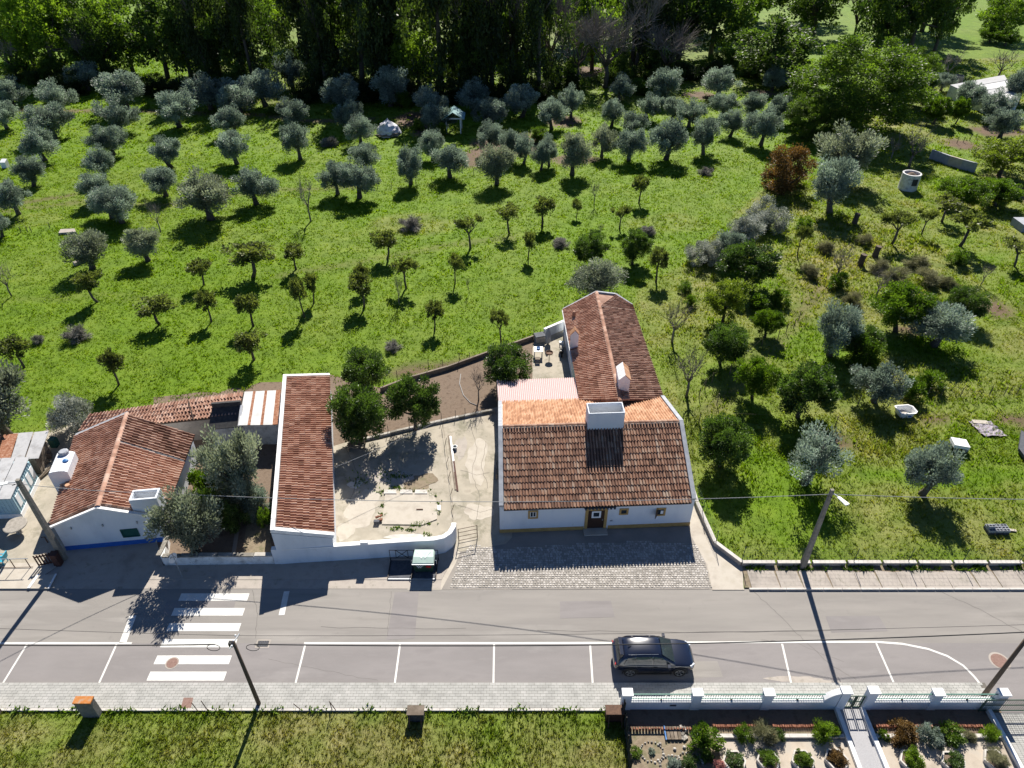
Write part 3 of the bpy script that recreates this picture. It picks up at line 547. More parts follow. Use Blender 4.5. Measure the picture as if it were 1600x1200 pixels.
# ---------------------------------------------------------------- rear wing
Wn = [P(907, 627.5, 2.7), P(969.5, 627, 3.85), P(1037, 626, 2.5), P(987.5, 478, 2.5), P(962, 461, 3.15), P(932, 457.5, 3.85), P(880, 485, 2.7)]
wg = thing('rear_wing', 'long tiled rear wing running back from the cottage into the meadow', 'house', Zv(Wn[0], 0))
ins = [Vector((p.x, p.y, 0)) for p in Wn]
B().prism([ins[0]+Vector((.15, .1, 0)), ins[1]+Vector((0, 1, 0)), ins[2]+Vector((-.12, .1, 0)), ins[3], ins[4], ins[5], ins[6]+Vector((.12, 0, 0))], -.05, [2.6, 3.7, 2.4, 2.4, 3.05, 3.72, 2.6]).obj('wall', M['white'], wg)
roof(wg, [Wn[6], Wn[0], Wn[1], Wn[5]], .25, .42, 'tile_red', 'deep', 150, jit=.008)
mid = lerp(Wn[3], Wn[2], .06); t4 = lerp(Wn[5], Wn[1], .16); Wn3 = Wn[3]
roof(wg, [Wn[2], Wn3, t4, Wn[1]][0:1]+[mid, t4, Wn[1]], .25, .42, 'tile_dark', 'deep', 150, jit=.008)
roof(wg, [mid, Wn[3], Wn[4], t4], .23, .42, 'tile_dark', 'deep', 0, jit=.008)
B().slab([t4, Wn[4], Wn[5], lerp(t4, Wn[5], .5)], .08).obj('roof_corner', M['tile_dark'], wg)
ridge_tiles(wg, Wn[5]+Vector((0, 0, .06)), Wn[1]+Vector((0, 0, .06)), 'tile_red', .14)
bar(wg, 'flashing', 'mortar', mid+Vector((0, 0, .1)), t4+Vector((0, 0, .1)), .14, .08)
for a, b in ((6, 5), (5, 4), (4, 3)): bar(wg, 'verge_coping', 'copinggrey', Wn[a]+Vector((0, .05, .07)), Wn[b]+Vector((0, .05, .07)), .24, .16)
bar(wg, 'gutter', 'coping', Wn[6]+Vector((-.06, 0, .0)), lerp(Wn[6], Wn[0], .62)+Vector((-.06, 0, 0)), .14, .12)
# chimneys of the wing
c1 = P(897, 537, 3.2); b = B()
b.prism(rect(c1.x-.34, c1.x+.34, c1.y-.25, c1.y+.25), 2.7, 4.35); b.add([Vector((c1.x+sx*.34, c1.y+sy*.25, 4.35)) for sx, sy in ((-1, -1), (1, -1), (1, 1), (-1, 1))]+[Vector((c1.x, c1.y-.25, 4.75)), Vector((c1.x, c1.y+.25, 4.75))], [(0, 1, 4), (2, 3, 5)]); k = b.obj('chimney', M['white'], wg)
for s in (-1, 1): B().slab([Vector((c1.x+s*.42, c1.y-.3, 4.3)), Vector((c1.x+s*.42, c1.y+.3, 4.3)), Vector((c1.x, c1.y+.3, 4.82)), Vector((c1.x, c1.y-.3, 4.82))][::s], .05).obj('chimney_cap', M['tile_orange'], k)
c2 = P(974, 606, 3.9); b = B(); b.prism(rect(c2.x-.42, c2.x+.42, c2.y-.28, c2.y+1.5), 3.0, 4.95); b.add([(c2.x-.42, c2.y-.28, 4.95), (c2.x+.42, c2.y-.28, 4.95), (c2.x+.42, c2.y+1.5, 4.95), (c2.x-.42, c2.y+1.5, 4.95), (c2.x, c2.y-.28, 5.3), (c2.x, c2.y+1.5, 5.3)], [(0, 1, 4), (2, 3, 5)]); k = b.obj('chimney', M['white'], wg)
for s in (-1, 1):
    for i in range(4): y0 = c2.y-.3+i*.46; B().slab([Vector((c2.x+s*.5, y0, 4.9)), Vector((c2.x+s*.5, y0+.44, 4.9)), Vector((c2.x, y0+.44, 5.38)), Vector((c2.x, y0, 5.38))][::s], .06).obj('chimney_cap', M['tile_orange' if s > 0 else 'coping'], k)
B().tube([P(896.5, 497, 2.95), P(896.5, 497, 2.95)+Vector((0, 0, .75))], .15, 8).obj('vent_pipe', M['tile_dark'], wg)
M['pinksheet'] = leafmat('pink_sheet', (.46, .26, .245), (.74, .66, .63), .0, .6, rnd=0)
# ---------------------------------------------------------------- pink corrugated canopy
cq = [P(779, 632, 2.75), P(907, 628, 2.75), P(903, 590, 2.35), P(776, 594, 2.35)]; cq[0].z = cq[1].z = 2.72
cn = thing('corrugated_canopy', 'pink corrugated sheet canopy behind the cottage chimney', 'canopy', Zv(cq[0], 0))
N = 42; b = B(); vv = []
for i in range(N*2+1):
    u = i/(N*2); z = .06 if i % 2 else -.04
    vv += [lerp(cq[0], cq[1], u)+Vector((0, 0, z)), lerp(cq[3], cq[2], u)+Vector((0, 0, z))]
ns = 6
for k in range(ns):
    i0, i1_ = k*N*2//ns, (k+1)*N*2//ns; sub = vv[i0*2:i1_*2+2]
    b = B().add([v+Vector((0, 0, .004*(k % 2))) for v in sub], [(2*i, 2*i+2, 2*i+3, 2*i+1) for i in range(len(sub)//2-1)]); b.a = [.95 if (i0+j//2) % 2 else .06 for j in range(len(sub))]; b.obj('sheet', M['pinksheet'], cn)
for p in (cq[2], cq[3], lerp(cq[2], cq[3], .5)): bar(cn, 'post', 'wood', Zv(p, 0)+Vector((0, -.15, 0)), p+Vector((0, -.15, -.05)), .1, .1)
bar(cn, 'beam', 'wood', cq[3]+Vector((0, -.15, -.1)), cq[2]+Vector((0, -.15, -.1)), .1, .12)
# ---------------------------------------------------------------- long shed
s1, s2, s3, s4 = P(423, 831, 3.25), P(522, 839.5, 2.3), P(515, 586, 2.3), P(443, 588, 3.25)
s3 = Zv(s3, 2.3)
ls = thing('long_shed', 'long narrow shed with single-slope red tile roof and white parapet', 'shed', Zv(s1, 0))
ex = (s2-s1); ex.z = 0; ex.normalize(); ey = (s4-s1).normalized()
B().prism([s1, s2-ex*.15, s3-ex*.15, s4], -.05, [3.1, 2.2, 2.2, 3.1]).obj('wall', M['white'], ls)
roof(ls, [s3-ey*.3, s2+ey*.28, s1+ex*.3+ey*.28, s4+ex*.28-ey*.3], .245, .42, 'tile_red', 'deep', 300, jit=.008)
for nm, a, b2, w in (('west_parapet', s1-ey*.02, s4, .27), ('front_parapet', s1, s2, .26), ('rear_parapet', s4, s3, .26)):
    o_ = {'west_parapet': ex*.14, 'front_parapet': ey*.13, 'rear_parapet': -ey*.13}[nm]; bar(ls, 'parapet', 'coping', a+o_+Vector((0, 0, .06)), b2+o_+Vector((0, 0, .06)), w, .3)
bp = lerp(s3, s4, .5)*.9+lerp(s2, s1, .5)*.1; 
# ---------------------------------------------------------------- curved yard wall joined to the shed front
wl = [P(430, 882), P(525, 876.5), P(608, 871), P(650, 868.5), P(680, 867.5), P(696, 864), P(707, 856), P(713, 845), P(714, 838)]
b = B(); th = .28; n = len(wl); top = [1.5]*n; top = [1.38, 1.38, 1.4, 1.42, 1.45, 1.45, 1.42, 1.36, 1.3]
L_ = []
for i, p in enumerate(wl):
    d = (wl[min(i+1, n-1)]-wl[max(0, i-1)]).normalized(); L_.append(p+Vector((-d.y, d.x, 0))*th)
yw = thing('yard_wall', 'white rendered yard wall curving round beside the green bin', 'wall', wl[0])
def wallstrip(z0, z1, e, mt, nm):
    b = B()
    vs = []
    for i in range(n):
        o, q = wl[i], L_[i]; d = (o-q).normalized()*e
        vs += [Zv(o+d, z0[i]), Zv(q-d, z0[i]), Zv(q-d, z1[i]), Zv(o+d, z1[i])]
    fs = []
    for i in range(n-1):
        for k in range(4): fs.append((i*4+k, i*4+(k+1) % 4, i*4+4+(k+1) % 4, i*4+4+k))
    fs += [(0, 1, 2, 3), ((n-1)*4+3, (n-1)*4+2, (n-1)*4+1, (n-1)*4)]
    b.add(vs, fs).obj(nm, M[mt], yw, smooth=False)
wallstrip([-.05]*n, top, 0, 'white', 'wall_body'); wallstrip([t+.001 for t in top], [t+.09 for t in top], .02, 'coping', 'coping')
B().box(P(569, 848, 1.62), (.5, .22, .25)).obj('coping_block', M['coping'], yw)
# ---------------------------------------------------------------- left house with blue plinth
h1, h2, h3, h4, h5, h6 = P(81, 823, 2.4), P(157.5, 791.5, 3.9), P(277, 786, 2.4), P(298, 679, 2.4), P(199, 648, 3.9), P(122, 682, 2.4)
g1, g3 = P(105, 860), P(262, 845.5); h3 = Zv(g3, 2.4)+Vector((.1, .1, 0)); h2 = Zv(lerp(g1, g3, .5), 3.85); h1 = Zv(g1, 2.4)
hs = thing('village_house', 'white gabled house with blue plinth and patched red tile roof', 'house', g1)
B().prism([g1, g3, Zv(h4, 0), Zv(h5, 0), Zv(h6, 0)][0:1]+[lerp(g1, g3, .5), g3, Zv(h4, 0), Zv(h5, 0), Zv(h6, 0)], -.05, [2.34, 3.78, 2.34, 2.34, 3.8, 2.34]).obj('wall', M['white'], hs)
wv = Wall(g1, g3)
fd = -wv.n*.12
roof(hs, [h6+Vector((-.2, 0, -.05)), h1+Vector((-.22, 0, -.05))+fd, h2+fd, h5], .25, .42, 'tile_red', 'deep', 150, jit=.008)
tA, tB = .33, .36; rA = lerp(h5, h2, tA); eA = lerp(h4, h3, tB)
roof(hs, [h3+Vector((.3, 0, -.1))+fd, eA+Vector((.3, 0, -.1)), rA, h2+fd], .25, .42, 'tile_pale', 'deep', 150, jit=.01)
roof(hs, [eA+Vector((.3, 0, -.04)), h4+Vector((.3, 0, -.04)), h5+Vector((0, 0, .05)), rA+Vector((0, 0, .05))], .27, .42, 'tile_dark', 'deep', 0, jit=.01)
ridge_tiles(hs, h5+Vector((0, 0, .1)), h2+Vector((0, 0, .08)), 'tile_pale', .15)
bar(hs, 'flashing', 'slate', rA+Vector((0, 0, .12)), eA+Vector((.3, 0, .06)), .16, .08)
bar(hs, 'verge', 'coping', h1+Vector((-.2, -.1, .02)), h2+Vector((0, -.1, .03)), .2, .12); bar(hs, 'verge', 'coping', h2+Vector((0, -.1, .03)), h3+Vector((.2, -.1, .0)), .2, .12)
bar(hs, 'verge', 'copinggrey', h6+Vector((-.2, .1, .05)), h5+Vector((0, .1, .1)), .24, .14)
wv.box(B(), -.02, wv.L+.02, -.05, .42, -.1, .025).obj('plinth_band', M['blueband'], hs)
window(wv, hs, *wbox(wv, 193, 825, 214, 839.5), 'shutter', 'shutter', .09, False)
for u in (1.0, 3.0, 5.2): wv.box(B(), u, u+.06, 2.05, 2.25, 0, .1).obj('cable_bracket', M['galv'], hs)
# big bread-oven chimney on the west slope: tall rounded block
c0 = P(106, 742, 2.4); b = B(); ax = (h2-h5); ax.z = 0; ax.normalize(); ay = Vector((-ax.y, ax.x, 0))
prof = [(-.62, 0), (.62, 0), (.62, 2.15), (.45, 2.27), (.15, 2.33), (-.2, 2.33), (-.5, 2.27), (-.62, 2.12)]
vs = [c0+ay*u+ax*s+Vector((0, 0, z-1.0)) for s in (-1.05, 1.05) for u, z in prof]; k = len(prof)
ch = b.add(vs, [tuple(range(k)), tuple(range(2*k-1, k-1, -1))]+[(i, k+i, k+(i+1) % k, (i+1) % k) for i in range(k)]).obj('chimney', M['white'], hs)
B().lathe([(.2, 0), (.18, .1), (.05, .16)], c0+ay*.3+Vector((0, 0, 1.28)), 10).obj('blue_cap', M['bluepaint'], ch)
B().lathe([(.34, 0), (.34, .3), (.26, .36)], c0-ax*.85+Vector((0, 0, 1.2)), 10).obj('flue_drum', M['copinggrey'], ch)
wn_ = P(232, 786, 3.2); hollow_chimney(hs, Vector((wn_.x, wn_.y, 0)), wv.u, 1.75, .95, 2.4, 4.05, 'white', .12)
B().lathe([(.11, 0), (.11, .5), (.16, .5), (.16, .58)], P(109, 765, 2.55)+Vector((0, 0, -.1)), 10).obj('clay_pipe', M['tile_orange'], hs)
# ---------------------------------------------------------------- row of low outbuildings behind
l1, l2, l3, l4 = P(122, 674, 2.3), P(372, 648, 2.3), P(381, 612.5, 2.85), P(141, 647, 2.85)
ob = thing('tiled_outbuilding', 'low outbuilding with long pale-orange tile roof behind the gabled house', 'outbuilding', Zv(l1, 0))
B().prism([l1+Vector((.2, .2, 0)), l2+Vector((0, .2, 0)), l3, l4], -.05, [2.2, 2.2, 2.72, 2.72]).obj('wall', M['pavecon'], ob)
roof(ob, [l1, l2, l3, l4], .25, .42, 'tile_pale', 'canal', 100, jit=.012)
bar(ob, 'roof_seam', 'deck', P(294, 626, 2.95), P(303, 657, 2.42), .08, .05)
d1_, d2_, d3_, d4_ = P(325, 671, 1.9), P(373, 667, 1.9), P(364, 633, 2.5), P(325, 635, 2.5)
dk = thing('felt_lean_to', 'small dark felt lean-to roof beside the rusty sheets', 'lean-to', Zv(d1_, 0))
B().prism([d1_+Vector((.1, .1, 0)), d2_+Vector((-.1, .1, 0)), Zv(d2_, 0)+Vector((-.1, 1.2, 0)), Zv(d1_, 0)+Vector((.1, 1.2, 0))], -.05, 1.8).obj('wall', M['white_dirty'], dk)
qd = [d1_, d2_, Zv(d2_, 2.75)+Vector((-.1, 1.6, 0)), Zv(d1_, 2.75)+Vector((.0, 1.6, 0))]; B().slab(qd, .1).obj('felt_roof', M['darkroof'], dk); bar(dk, 'back_ledge', 'darkroof', qd[3]+Vector((0, .1, .18)), qd[2]+Vector((0, .1, .18)), .2, .5); bar(dk, 'side_coping', 'coping', qd[1]+Vector((.05, 0, .05)), qd[2]+Vector((.05, 0, .05)), .2, .14)
m1, m2, m3, m4 = P(371, 664.5, 2.3), P(433, 663.5, 2.3), P(438, 609.5, 2.75), P(381, 612, 2.75)
mr = thing('sheet_roof_shed', 'shed roofed with pale metal sheets streaked by rusty seams', 'shed', Zv(m1, 0))
B().prism([m1+Vector((.1, .3, 0)), m2+Vector((0, .3, 0)), m3, m4], -.05, [2.15, 2.15, 2.6, 2.6]).obj('wall', M['white_dirty'], mr)
cuts = [0, .3, .62, .93, 1]
for i in range(3): B().slab([lerp(m1, m2, cuts[i]+.02), lerp(m1, m2, cuts[i+1]-.04), lerp(m4, m3, cuts[i+1]-.04), lerp(m4, m3, cuts[i]+.02)], .03).obj('sheet', M['tin'], mr)
for i in range(1, 4): B().slab([p+Vector((0, 0, .02)) for p in (lerp(m1, m2, cuts[i]-.045), lerp(m1, m2, cuts[i]+.025), lerp(m4, m3, cuts[i]+.025), lerp(m4, m3, cuts[i]-.045))], .03).obj('rusty_seam', M['rust'], mr)
bar(mr, 'rusty_edge', 'rust', lerp(m1, m2, .97), lerp(m4, m3, .97), .25, .06)
# pale blue boarded shed at the left edge
k1, k2 = P(36, 809), P(63, 752); kz = 2.15
kx = Vector((-1, -.04, 0)); bs = thing('boarded_shed', 'pale blue boarded shed with grey sheet roof at the left edge', 'shed', k1)
kw = [k1, k2, k2+kx*9, k1+kx*9]; B().prism(kw, -.03, kz-.05).obj('wall', M['paleblue'], bs)
wr = Wall(k1, k2); wfr = Wall(k1+kx*9, k1)
for w_, L0 in ((wr, wr.L), (wfr, 9)):
    u = .06
    while u < L0-.1:
        w_.box(B(), u, u+.12, .5, kz-.08, 0, .025).obj('board', M['paleblue'], bs); u += .27
    w_.box(B(), 0, L0, .0, .42, 0, .04).obj('base_board', M['plasticwhite'], bs)
for i in range(5):
    u0 = .35+i*.7
    if u0+.5 < wr.L: wr.box(B(), u0, u0+.46, .75, 1.75, 0, .05).obj('shutter', M['plasticwhite'], bs)
ro = [Zv(k1, kz)+Vector((.12, -.2, 0)), Zv(k2, kz+.25)+Vector((.1, .1, 0)), Zv(k2, kz+.25)+kx*9, Zv(k1, kz)+kx*9+Vector((0, -.2, 0))]
for i in range(9):
    a, b2 = i/9, (i+1)/9-.006; B().slab([lerp(ro[0], ro[3], a), lerp(ro[1], ro[2], a), lerp(ro[1], ro[2], b2), lerp(ro[0], ro[3], b2)][::1], .04).obj('roof_sheet', M['greysheet'], bs)
o1, o2, o3, o4 = P(60, 716, 1.9), P(76, 673, 2.2), P(-120, 690, 2.2), P(-120, 725, 1.9)
os_ = thing('old_lean_to', 'old lean-to with rusty leaf-strewn sheet roof behind the blue shed', 'lean-to', Zv(o1, 0))
B().prism([Zv(o1, 0)+Vector((-.6, .3, 0)), Zv(o2, 0)+Vector((-.6, -.1, 0)), Zv(o3, 0), Zv(o4, 0)], -.03, 1.8).obj('wall', M['wood'], os_)
for i in range(8):
    a, b2 = i/8, (i+1)/8-.01; z = Vector((0, 0, .03*(i % 2))); B().slab([lerp(o1, o4, a)+z, lerp(o2, o3, a)+z, lerp(o2, o3, b2)+z, lerp(o1, o4, b2)+z], .04).obj('roof_sheet', M['rust' if i in (2, 3) else 'greysheet'], os_)
# ---------------------------------------------------------------- vegetation
M['olive'] = leafmat('olive_leaf', (.082, .104, .090), (.35, .415, .35), .34, .5, tcol=(1.05, 1.15, .9), spec=.35)
M['olive_g'] = leafmat('olive_leaf_warm', (.09, .104, .078), (.35, .385, .295), .34, .5, tcol=(1.1, 1.15, .8), spec=.35)
M['citrus'] = leafmat('citrus_leaf', (.022, .046, .012), (.105, .165, .034), .35, .45, spec=.4)
M['citrus_y'] = leafmat('citrus_leaf_bright', (.036, .075, .008), (.14, .215, .02), .38, .45)
M['fruit'] = leafmat('fruit_leaf', (.046, .058, .018), (.18, .20, .065), .36, .5)
M['broad'] = leafmat('broad_leaf', (.034, .064, .010), (.20, .285, .032), .48, .5)
M['broad_d'] = leafmat('dark_leaf', (.020, .040, .009), (.10, .15, .028), .42, .5)
M['ivy'] = leafmat('ivy_leaf', (.012, .022, .007), (.06, .085, .022), .36, .5)
M['bigleaf'] = leafmat('spreading_leaf', (.022, .046, .008), (.155, .225, .03), .4, .5)
M['rustleaf'] = leafmat('rust_leaf', (.075, .045, .016), (.23, .145, .05), .35, .6, tcol=(1.4, 1.2, .6))
M['yellowleaf'] = leafmat('spring_leaf', (.07, .10, .012), (.22, .26, .04), .4, .5)
M['whitebush'] = leafmat('blossom_leaf', (.10, .13, .08), (.66, .67, .60), .2, .6, tcol=(1, 1, .9))
M['greyweed'] = leafmat('dry_stalks', (.10, .105, .05), (.30, .29, .16), .35, .8, tcol=(1, 1, .8))
M['brushwood'] = leafmat('cut_branches', (.085, .08, .068), (.30, .285, .25), .1, .9, tcol=(1, 1, 1))
M['pinkflower'] = leafmat('pink_flower', (.45, .16, .14), (.62, .35, .30), .2, .6, tcol=(1, 1, 1))
def leaves(cent, rad, n, L, Wd, r, up=.5, out=None, spread=1.0, shade=None, tvn=.12, flat=.85):
    # cent: clump centres (k,3); leaves around them as rhombic faces
    k = len(cent); ci = r.integers(0, k, n); g = r.normal(0, 1, (n, 3)); g /= np.linalg.norm(g, axis=1)[:, None]; rr = r.random(n)**.45
    pos = cent[ci]+g*rr[:, None]*rad[ci][:, None]*np.array([1, 1, flat])
    d = g*spread+r.normal(0, .45, (n, 3)); d[:, 2] += up
    if out is not None: o = cent[ci]-out; o /= np.linalg.norm(o, axis=1)[:, None]+1e-6; d += .5*o
    d /= np.linalg.norm(d, axis=1)[:, None]+1e-9
    s = np.cross(d, r.normal(0, 1, (n, 3))); s /= np.linalg.norm(s, axis=1)[:, None]+1e-9
    l = L*r.uniform(.6, 1.35, n)[:, None]; w = Wd*r.uniform(.6, 1.3, n)[:, None]
    V = np.stack([pos-d*l*.5, pos-s*w*.5+d*l*.05, pos+d*l*.5, pos+s*w*.5+d*l*.05], 1)
    ct = r.random(k) if shade is None else shade
    tv = np.clip(ct[ci]*.6+.2+r.normal(0, tvn, n), 0.02, 1)
    return V.reshape(-1, 3), np.repeat(tv, 4)
def limbs(b, base, tips, r0, r, seg=5, wob=.04, n=5):
    for t in tips:
        base = np.array(base, float); t = np.array(t, float); pts = []; rs = []
        for i in range(seg+1):
            f = i/seg; p = base*(1-f)+t*f; p = p+np.array([r.normal(0, wob), r.normal(0, wob), 0])*(1 if 0 < i < seg else 0); p[2] += .06*math.sin(math.pi*f)*0
            pts.append(p); rs.append(r0*(1-f*.8))
        b.tube(pts, rs, n)
VARS = {}
def crownmesh(name, V, tv, mt):
    return npmesh(name, V, np.arange(len(V)).reshape(-1, 4), M[mt], dict(tv=tv))
def make(kind, seed):
    r = np.random.default_rng(seed*97+sum(map(ord, kind))); R = random.Random(seed); b = B()
    if kind == 'big':
        nc = 170; c = r.normal(0, 1, (nc, 3)); c /= np.linalg.norm(c, axis=1)[:, None]; c = c*(r.random(nc)**.3)[:, None]*np.array([.45, .42, .45])+np.array([0, 0, .47]); c[:, 2] = np.abs(c[:, 2]-.06)+.06; a = np.arctan2(c[:, 1], c[:, 0]); c[:, :2] *= (1+.12*np.sin(a*3+1))[:, None]
        V, tv = leaves(c, r.uniform(.055, .095, nc), 52000, .017, .012, r, up=.2, out=np.array([0, 0, .5])); cm = crownmesh('crown', V, tv, 'bigleaf'); b.tube([(0, 0, -.03), (.01, 0, .2), (0, .01, .45)], [.035, .028, .02], 7); limbs(b, (0, 0, .2), c[r.choice(nc, 9, replace=False)], .014, r, 3, .02)
    elif kind in ('olive', 'olive_g', 'olive_sparse'):
        nc = {'olive': 60, 'olive_g': 56, 'olive_sparse': 26}[kind]; c = r.normal(0, 1, (nc, 3)); c /= np.linalg.norm(c, axis=1)[:, None]; rr = r.random(nc)**.4
        sp = .40 if kind != 'olive_sparse' else .44; cen = np.array([0, 0, .58]); c = c*rr[:, None]*np.array([sp, sp, .36])+cen
        c[:, 2] = np.where(c[:, 2] < .30, .30+(.30-c[:, 2])*.5, c[:, 2]); a = np.arctan2(c[:, 1], c[:, 0]); lob = 1+.2*np.sin(a*2+seed*1.7)+.14*np.sin(a*3+seed)+.08*np.sin(a*5+seed*2); c[:, 2] += .06*np.sin(a*2+seed*2.3); c[:, :2] *= lob[:, None]
        rad = r.uniform(.09, .16, nc); V, tv = leaves(c, rad, 11000 if kind != 'olive_sparse' else 4200, .048, .020, r, up=.85, out=cen, flat=1.1)
        cm = crownmesh('crown', V, tv, 'olive_g' if kind == 'olive_g' else 'olive')
        x, y = r.normal(0, .03, 2); b.tube([(0, 0, -.03), (x*.5, y*.5, .1), (x, y, .24), (x*1.3, y*1.3, .34)], [.075, .055, .045, .04], 7)
        limbs(b, (x*1.2, y*1.2, .3), c[r.choice(nc, 7, replace=False)], .03, r, 3, .015)
    elif kind in ('citrus', 'citrus_y', 'fruit', 'umbrella'):
        um = kind == 'umbrella'; nc = (80 if kind.startswith('citrus') else 44) if not um else 20; c = r.normal(0, 1, (nc, 3)); c /= np.linalg.norm(c, axis=1)[:, None]; rr = r.random(nc)**.35
        if kind.startswith('citrus'): cen = np.array([0, 0, .56]); ext = np.array([.43, .43, .38]); n = 17000; L, Wd = .038, .021
        elif um: cen = np.array([0, 0, .78]); ext = np.array([.42, .42, .12]); n = 1500; L, Wd = .075, .04
        else: cen = np.array([0, 0, .70]); ext = np.array([.38, .38, .24]); n = 2100; L, Wd = .075, .042
        c = c*rr[:, None]*ext+cen; a = np.arctan2(c[:, 1], c[:, 0]); c[:, :2] *= (1+(.07 if kind.startswith('citrus') else .22)*np.sin(a*2+seed)+.1*np.sin(a*5+seed))[:, None]
        V, tv = leaves(c, r.uniform(.08, .15, nc), n, L, Wd, r, up=.35, out=cen); cm = crownmesh('crown', V, tv, {'umbrella': 'fruit'}.get(kind, kind))
        x, y = r.normal(0, .04, 2); hh = .3 if kind.startswith('citrus') else .45
        b.tube([(0, 0, -.03), (x*.6+.02, y*.6, hh*.4), (x, y, hh)], [.045, .034, .03], 6); limbs(b, (x, y, hh*.97), c[r.choice(nc, 5, replace=False)], .02, r, 3, .02)
    elif kind in ('broad', 'broad_d', 'broad_y'):
        nc = 80; c = r.normal(0, 1, (nc, 3)); c /= np.linalg.norm(c, axis=1)[:, None]; rr = r.random(nc)**.4; cen = np.array([0, 0, .54]); c = c*rr[:, None]*np.array([.44, .44, .42])+cen
        c[:, 2] += .05*np.sin(c[:, 0]*9+seed); V, tv = leaves(c, r.uniform(.07, .13, nc), 9000, .034, .026, r, up=.2, out=cen)
        cm = crownmesh('crown', V, tv, {'broad_y': 'yellowleaf'}.get(kind, kind)); b.tube([(0, 0, -.03), (.01, 0, .2), (0, .01, .45)], [.035, .028, .02], 7); limbs(b, (0, 0, .3), c[r.choice(nc, 9, replace=False)], .014, r, 3, .02)
    elif kind == 'ivy':                                      # tall ivy-clad trunk with ragged dark column and thin upper branches
        nc = 60; z = r.random(nc)**.8; w = .42*(1-.45*z)*(.35+.8*r.random(nc))*(1+.35*np.sin(z*11+seed*2)); a = r.random(nc)*6.28; c = np.stack([np.cos(a)*w, np.sin(a)*w, .05+z*.9], 1)
        V, tv = leaves(c, r.uniform(.06, .13, nc), 8000, .034, .024, r, up=-.3, flat=1.5); cm = crownmesh('crown', V, tv, 'ivy')
        b.tube([(0, 0, -.02), (.01, 0, .4), (0, .01, 1.0)], [.04, .03, .01], 7); limbs(b, (0, 0, .6), [(r.normal(0, .22), r.normal(0, .22), r.uniform(.75, 1.05)) for _ in range(10)], .012, r, 3, .02)
    elif kind in ('bare', 'baretree'):
        b.tube([(0, 0, -.03), (.02, .01, .2), (0, 0, .34)], [.035, .028, .022], 6); tw = B(); ends = []
        for i in range(7 if kind == 'bare' else 11):
            a = i*2.4+seed; e = np.array([math.cos(a)*r.uniform(.15, .3), math.sin(a)*r.uniform(.15, .3), r.uniform(.5, .75)]); limbs(b, (0, 0, .28+.05*r.random()), [e], .016, r, 3, .02, 4); ends.append(e)
        for e in ends:
            for j in range(7 if kind == 'bare' else 12):
                t = e+np.array([r.normal(0, .12), r.normal(0, .12), abs(r.normal(.16, .1))]); limbs(tw, e*.9+np.array([0, 0, .02]), [t], .0055, r, 2, .02, 3)
                for q in range(3): limbs(tw, (e+t)/2, [t+np.array([r.normal(0, .07), r.normal(0, .07), r.normal(.05, .05)])], .0035, r, 1, 0, 3)
        V = np.array([tw.v[i] for f in tw.f if len(f) == 4 for i in f]); cm = crownmesh('branches', V, np.full(len(V), .5), 'twig')
    elif kind.startswith('bush'):
        mt = kind[5:]; nc = 30; c = r.normal(0, 1, (nc, 3)); c /= np.linalg.norm(c, axis=1)[:, None]; c[:, 2] = np.abs(c[:, 2]); c = c*(r.random(nc)**.4)[:, None]*np.array([.4, .4, .75])+np.array([0, 0, .1])
        a = np.arctan2(c[:, 1], c[:, 0]); c[:, :2] *= (1+.2*np.sin(a*3+seed))[:, None]
        thin = mt in ('greyweed', 'brushwood'); big = kind[0:5] == 'bushB'
        if big: c = np.concatenate([c+r.normal(0, .06, c.shape) for _ in range(3)]); c[:, 2] = np.abs(c[:, 2]); nc = len(c); V, tv = leaves(c, r.uniform(.07, .14, nc), 14000, .032, .02, r, up=.5, out=np.array([0, 0, .2]), flat=1.2)
        else: V, tv = leaves(c, r.uniform(.1, .18, nc), 3200, .07 if not thin else .2, .035 if not thin else .012, r, up=.4, out=np.array([0, 0, .2]), flat=1.2)
        cm = crownmesh('foliage', V, tv, mt)
        limbs(b, (0, 0, -.02), c[r.choice(nc, 5, replace=False)], .02, r, 2, .02, 5)
    return cm, b.mesh('trunk', M['twig'] if kind == 'bare' else M['bark'], smooth=True)
NV = {'olive': 9, 'olive_g': 4, 'olive_sparse': 3, 'citrus': 3, 'citrus_y': 2, 'fruit': 5, 'umbrella': 3, 'broad': 3, 'broad_d': 3, 'broad_y': 1, 'ivy': 3, 'bare': 3, 'baretree': 2, 'big': 1}
CNT = {}
def plant(kind, name, label, cat, loc, w, h, group=None, rot=None):
    if kind.startswith('bush_') and w > 3.2 and 'brush' not in kind and 'weed' not in kind: kind = 'bushB'+kind[5:]
    CNT[kind] = CNT.get(kind, -1)+1; v = CNT[kind] % NV.get(kind, 2)
    if (kind, v) not in VARS: VARS[kind, v] = make(kind, v)
    cm, tm = VARS[kind, v]; loc = Vector((loc[0], loc[1], gz(loc))); e = thing(name, label, cat, loc, group)
    e.rotation_euler.z = random.uniform(0, 6.28) if rot is None else rot; e.scale = (w*random.uniform(.95, 1.06), w*random.uniform(.9, 1.08), h*random.uniform(.94, 1.06)); e.rotation_euler.x = random.gauss(0, .035); e.rotation_euler.y = random.gauss(0, .035)
    bush = kind.startswith('bush'); pn = ('stems', 'foliage') if bush else ('trunk', 'branches' if kind.startswith('bare') else 'crown')
    for nm, me in ((pn[0], tm), (pn[1], cm)):
        o = bpy.data.objects.new(nm, me); COL.objects.link(o); o.parent = e
    return e
def tree_px(kind, name, label, cat, cx, cy, w, bx, by, group=None, ar=.40, crownw=1.0):
    p = P(bx, by); m = mpp((p.x, p.y, 2)); wm = w*m*crownw; top = HZ(cx, cy-w*ar, p.y+.1*wm)
    h = max(wm*.45, min(top, wm*2.6)); sh = P(bx, by)
    return plant(kind, name, label, cat, sh, wm, h, group)
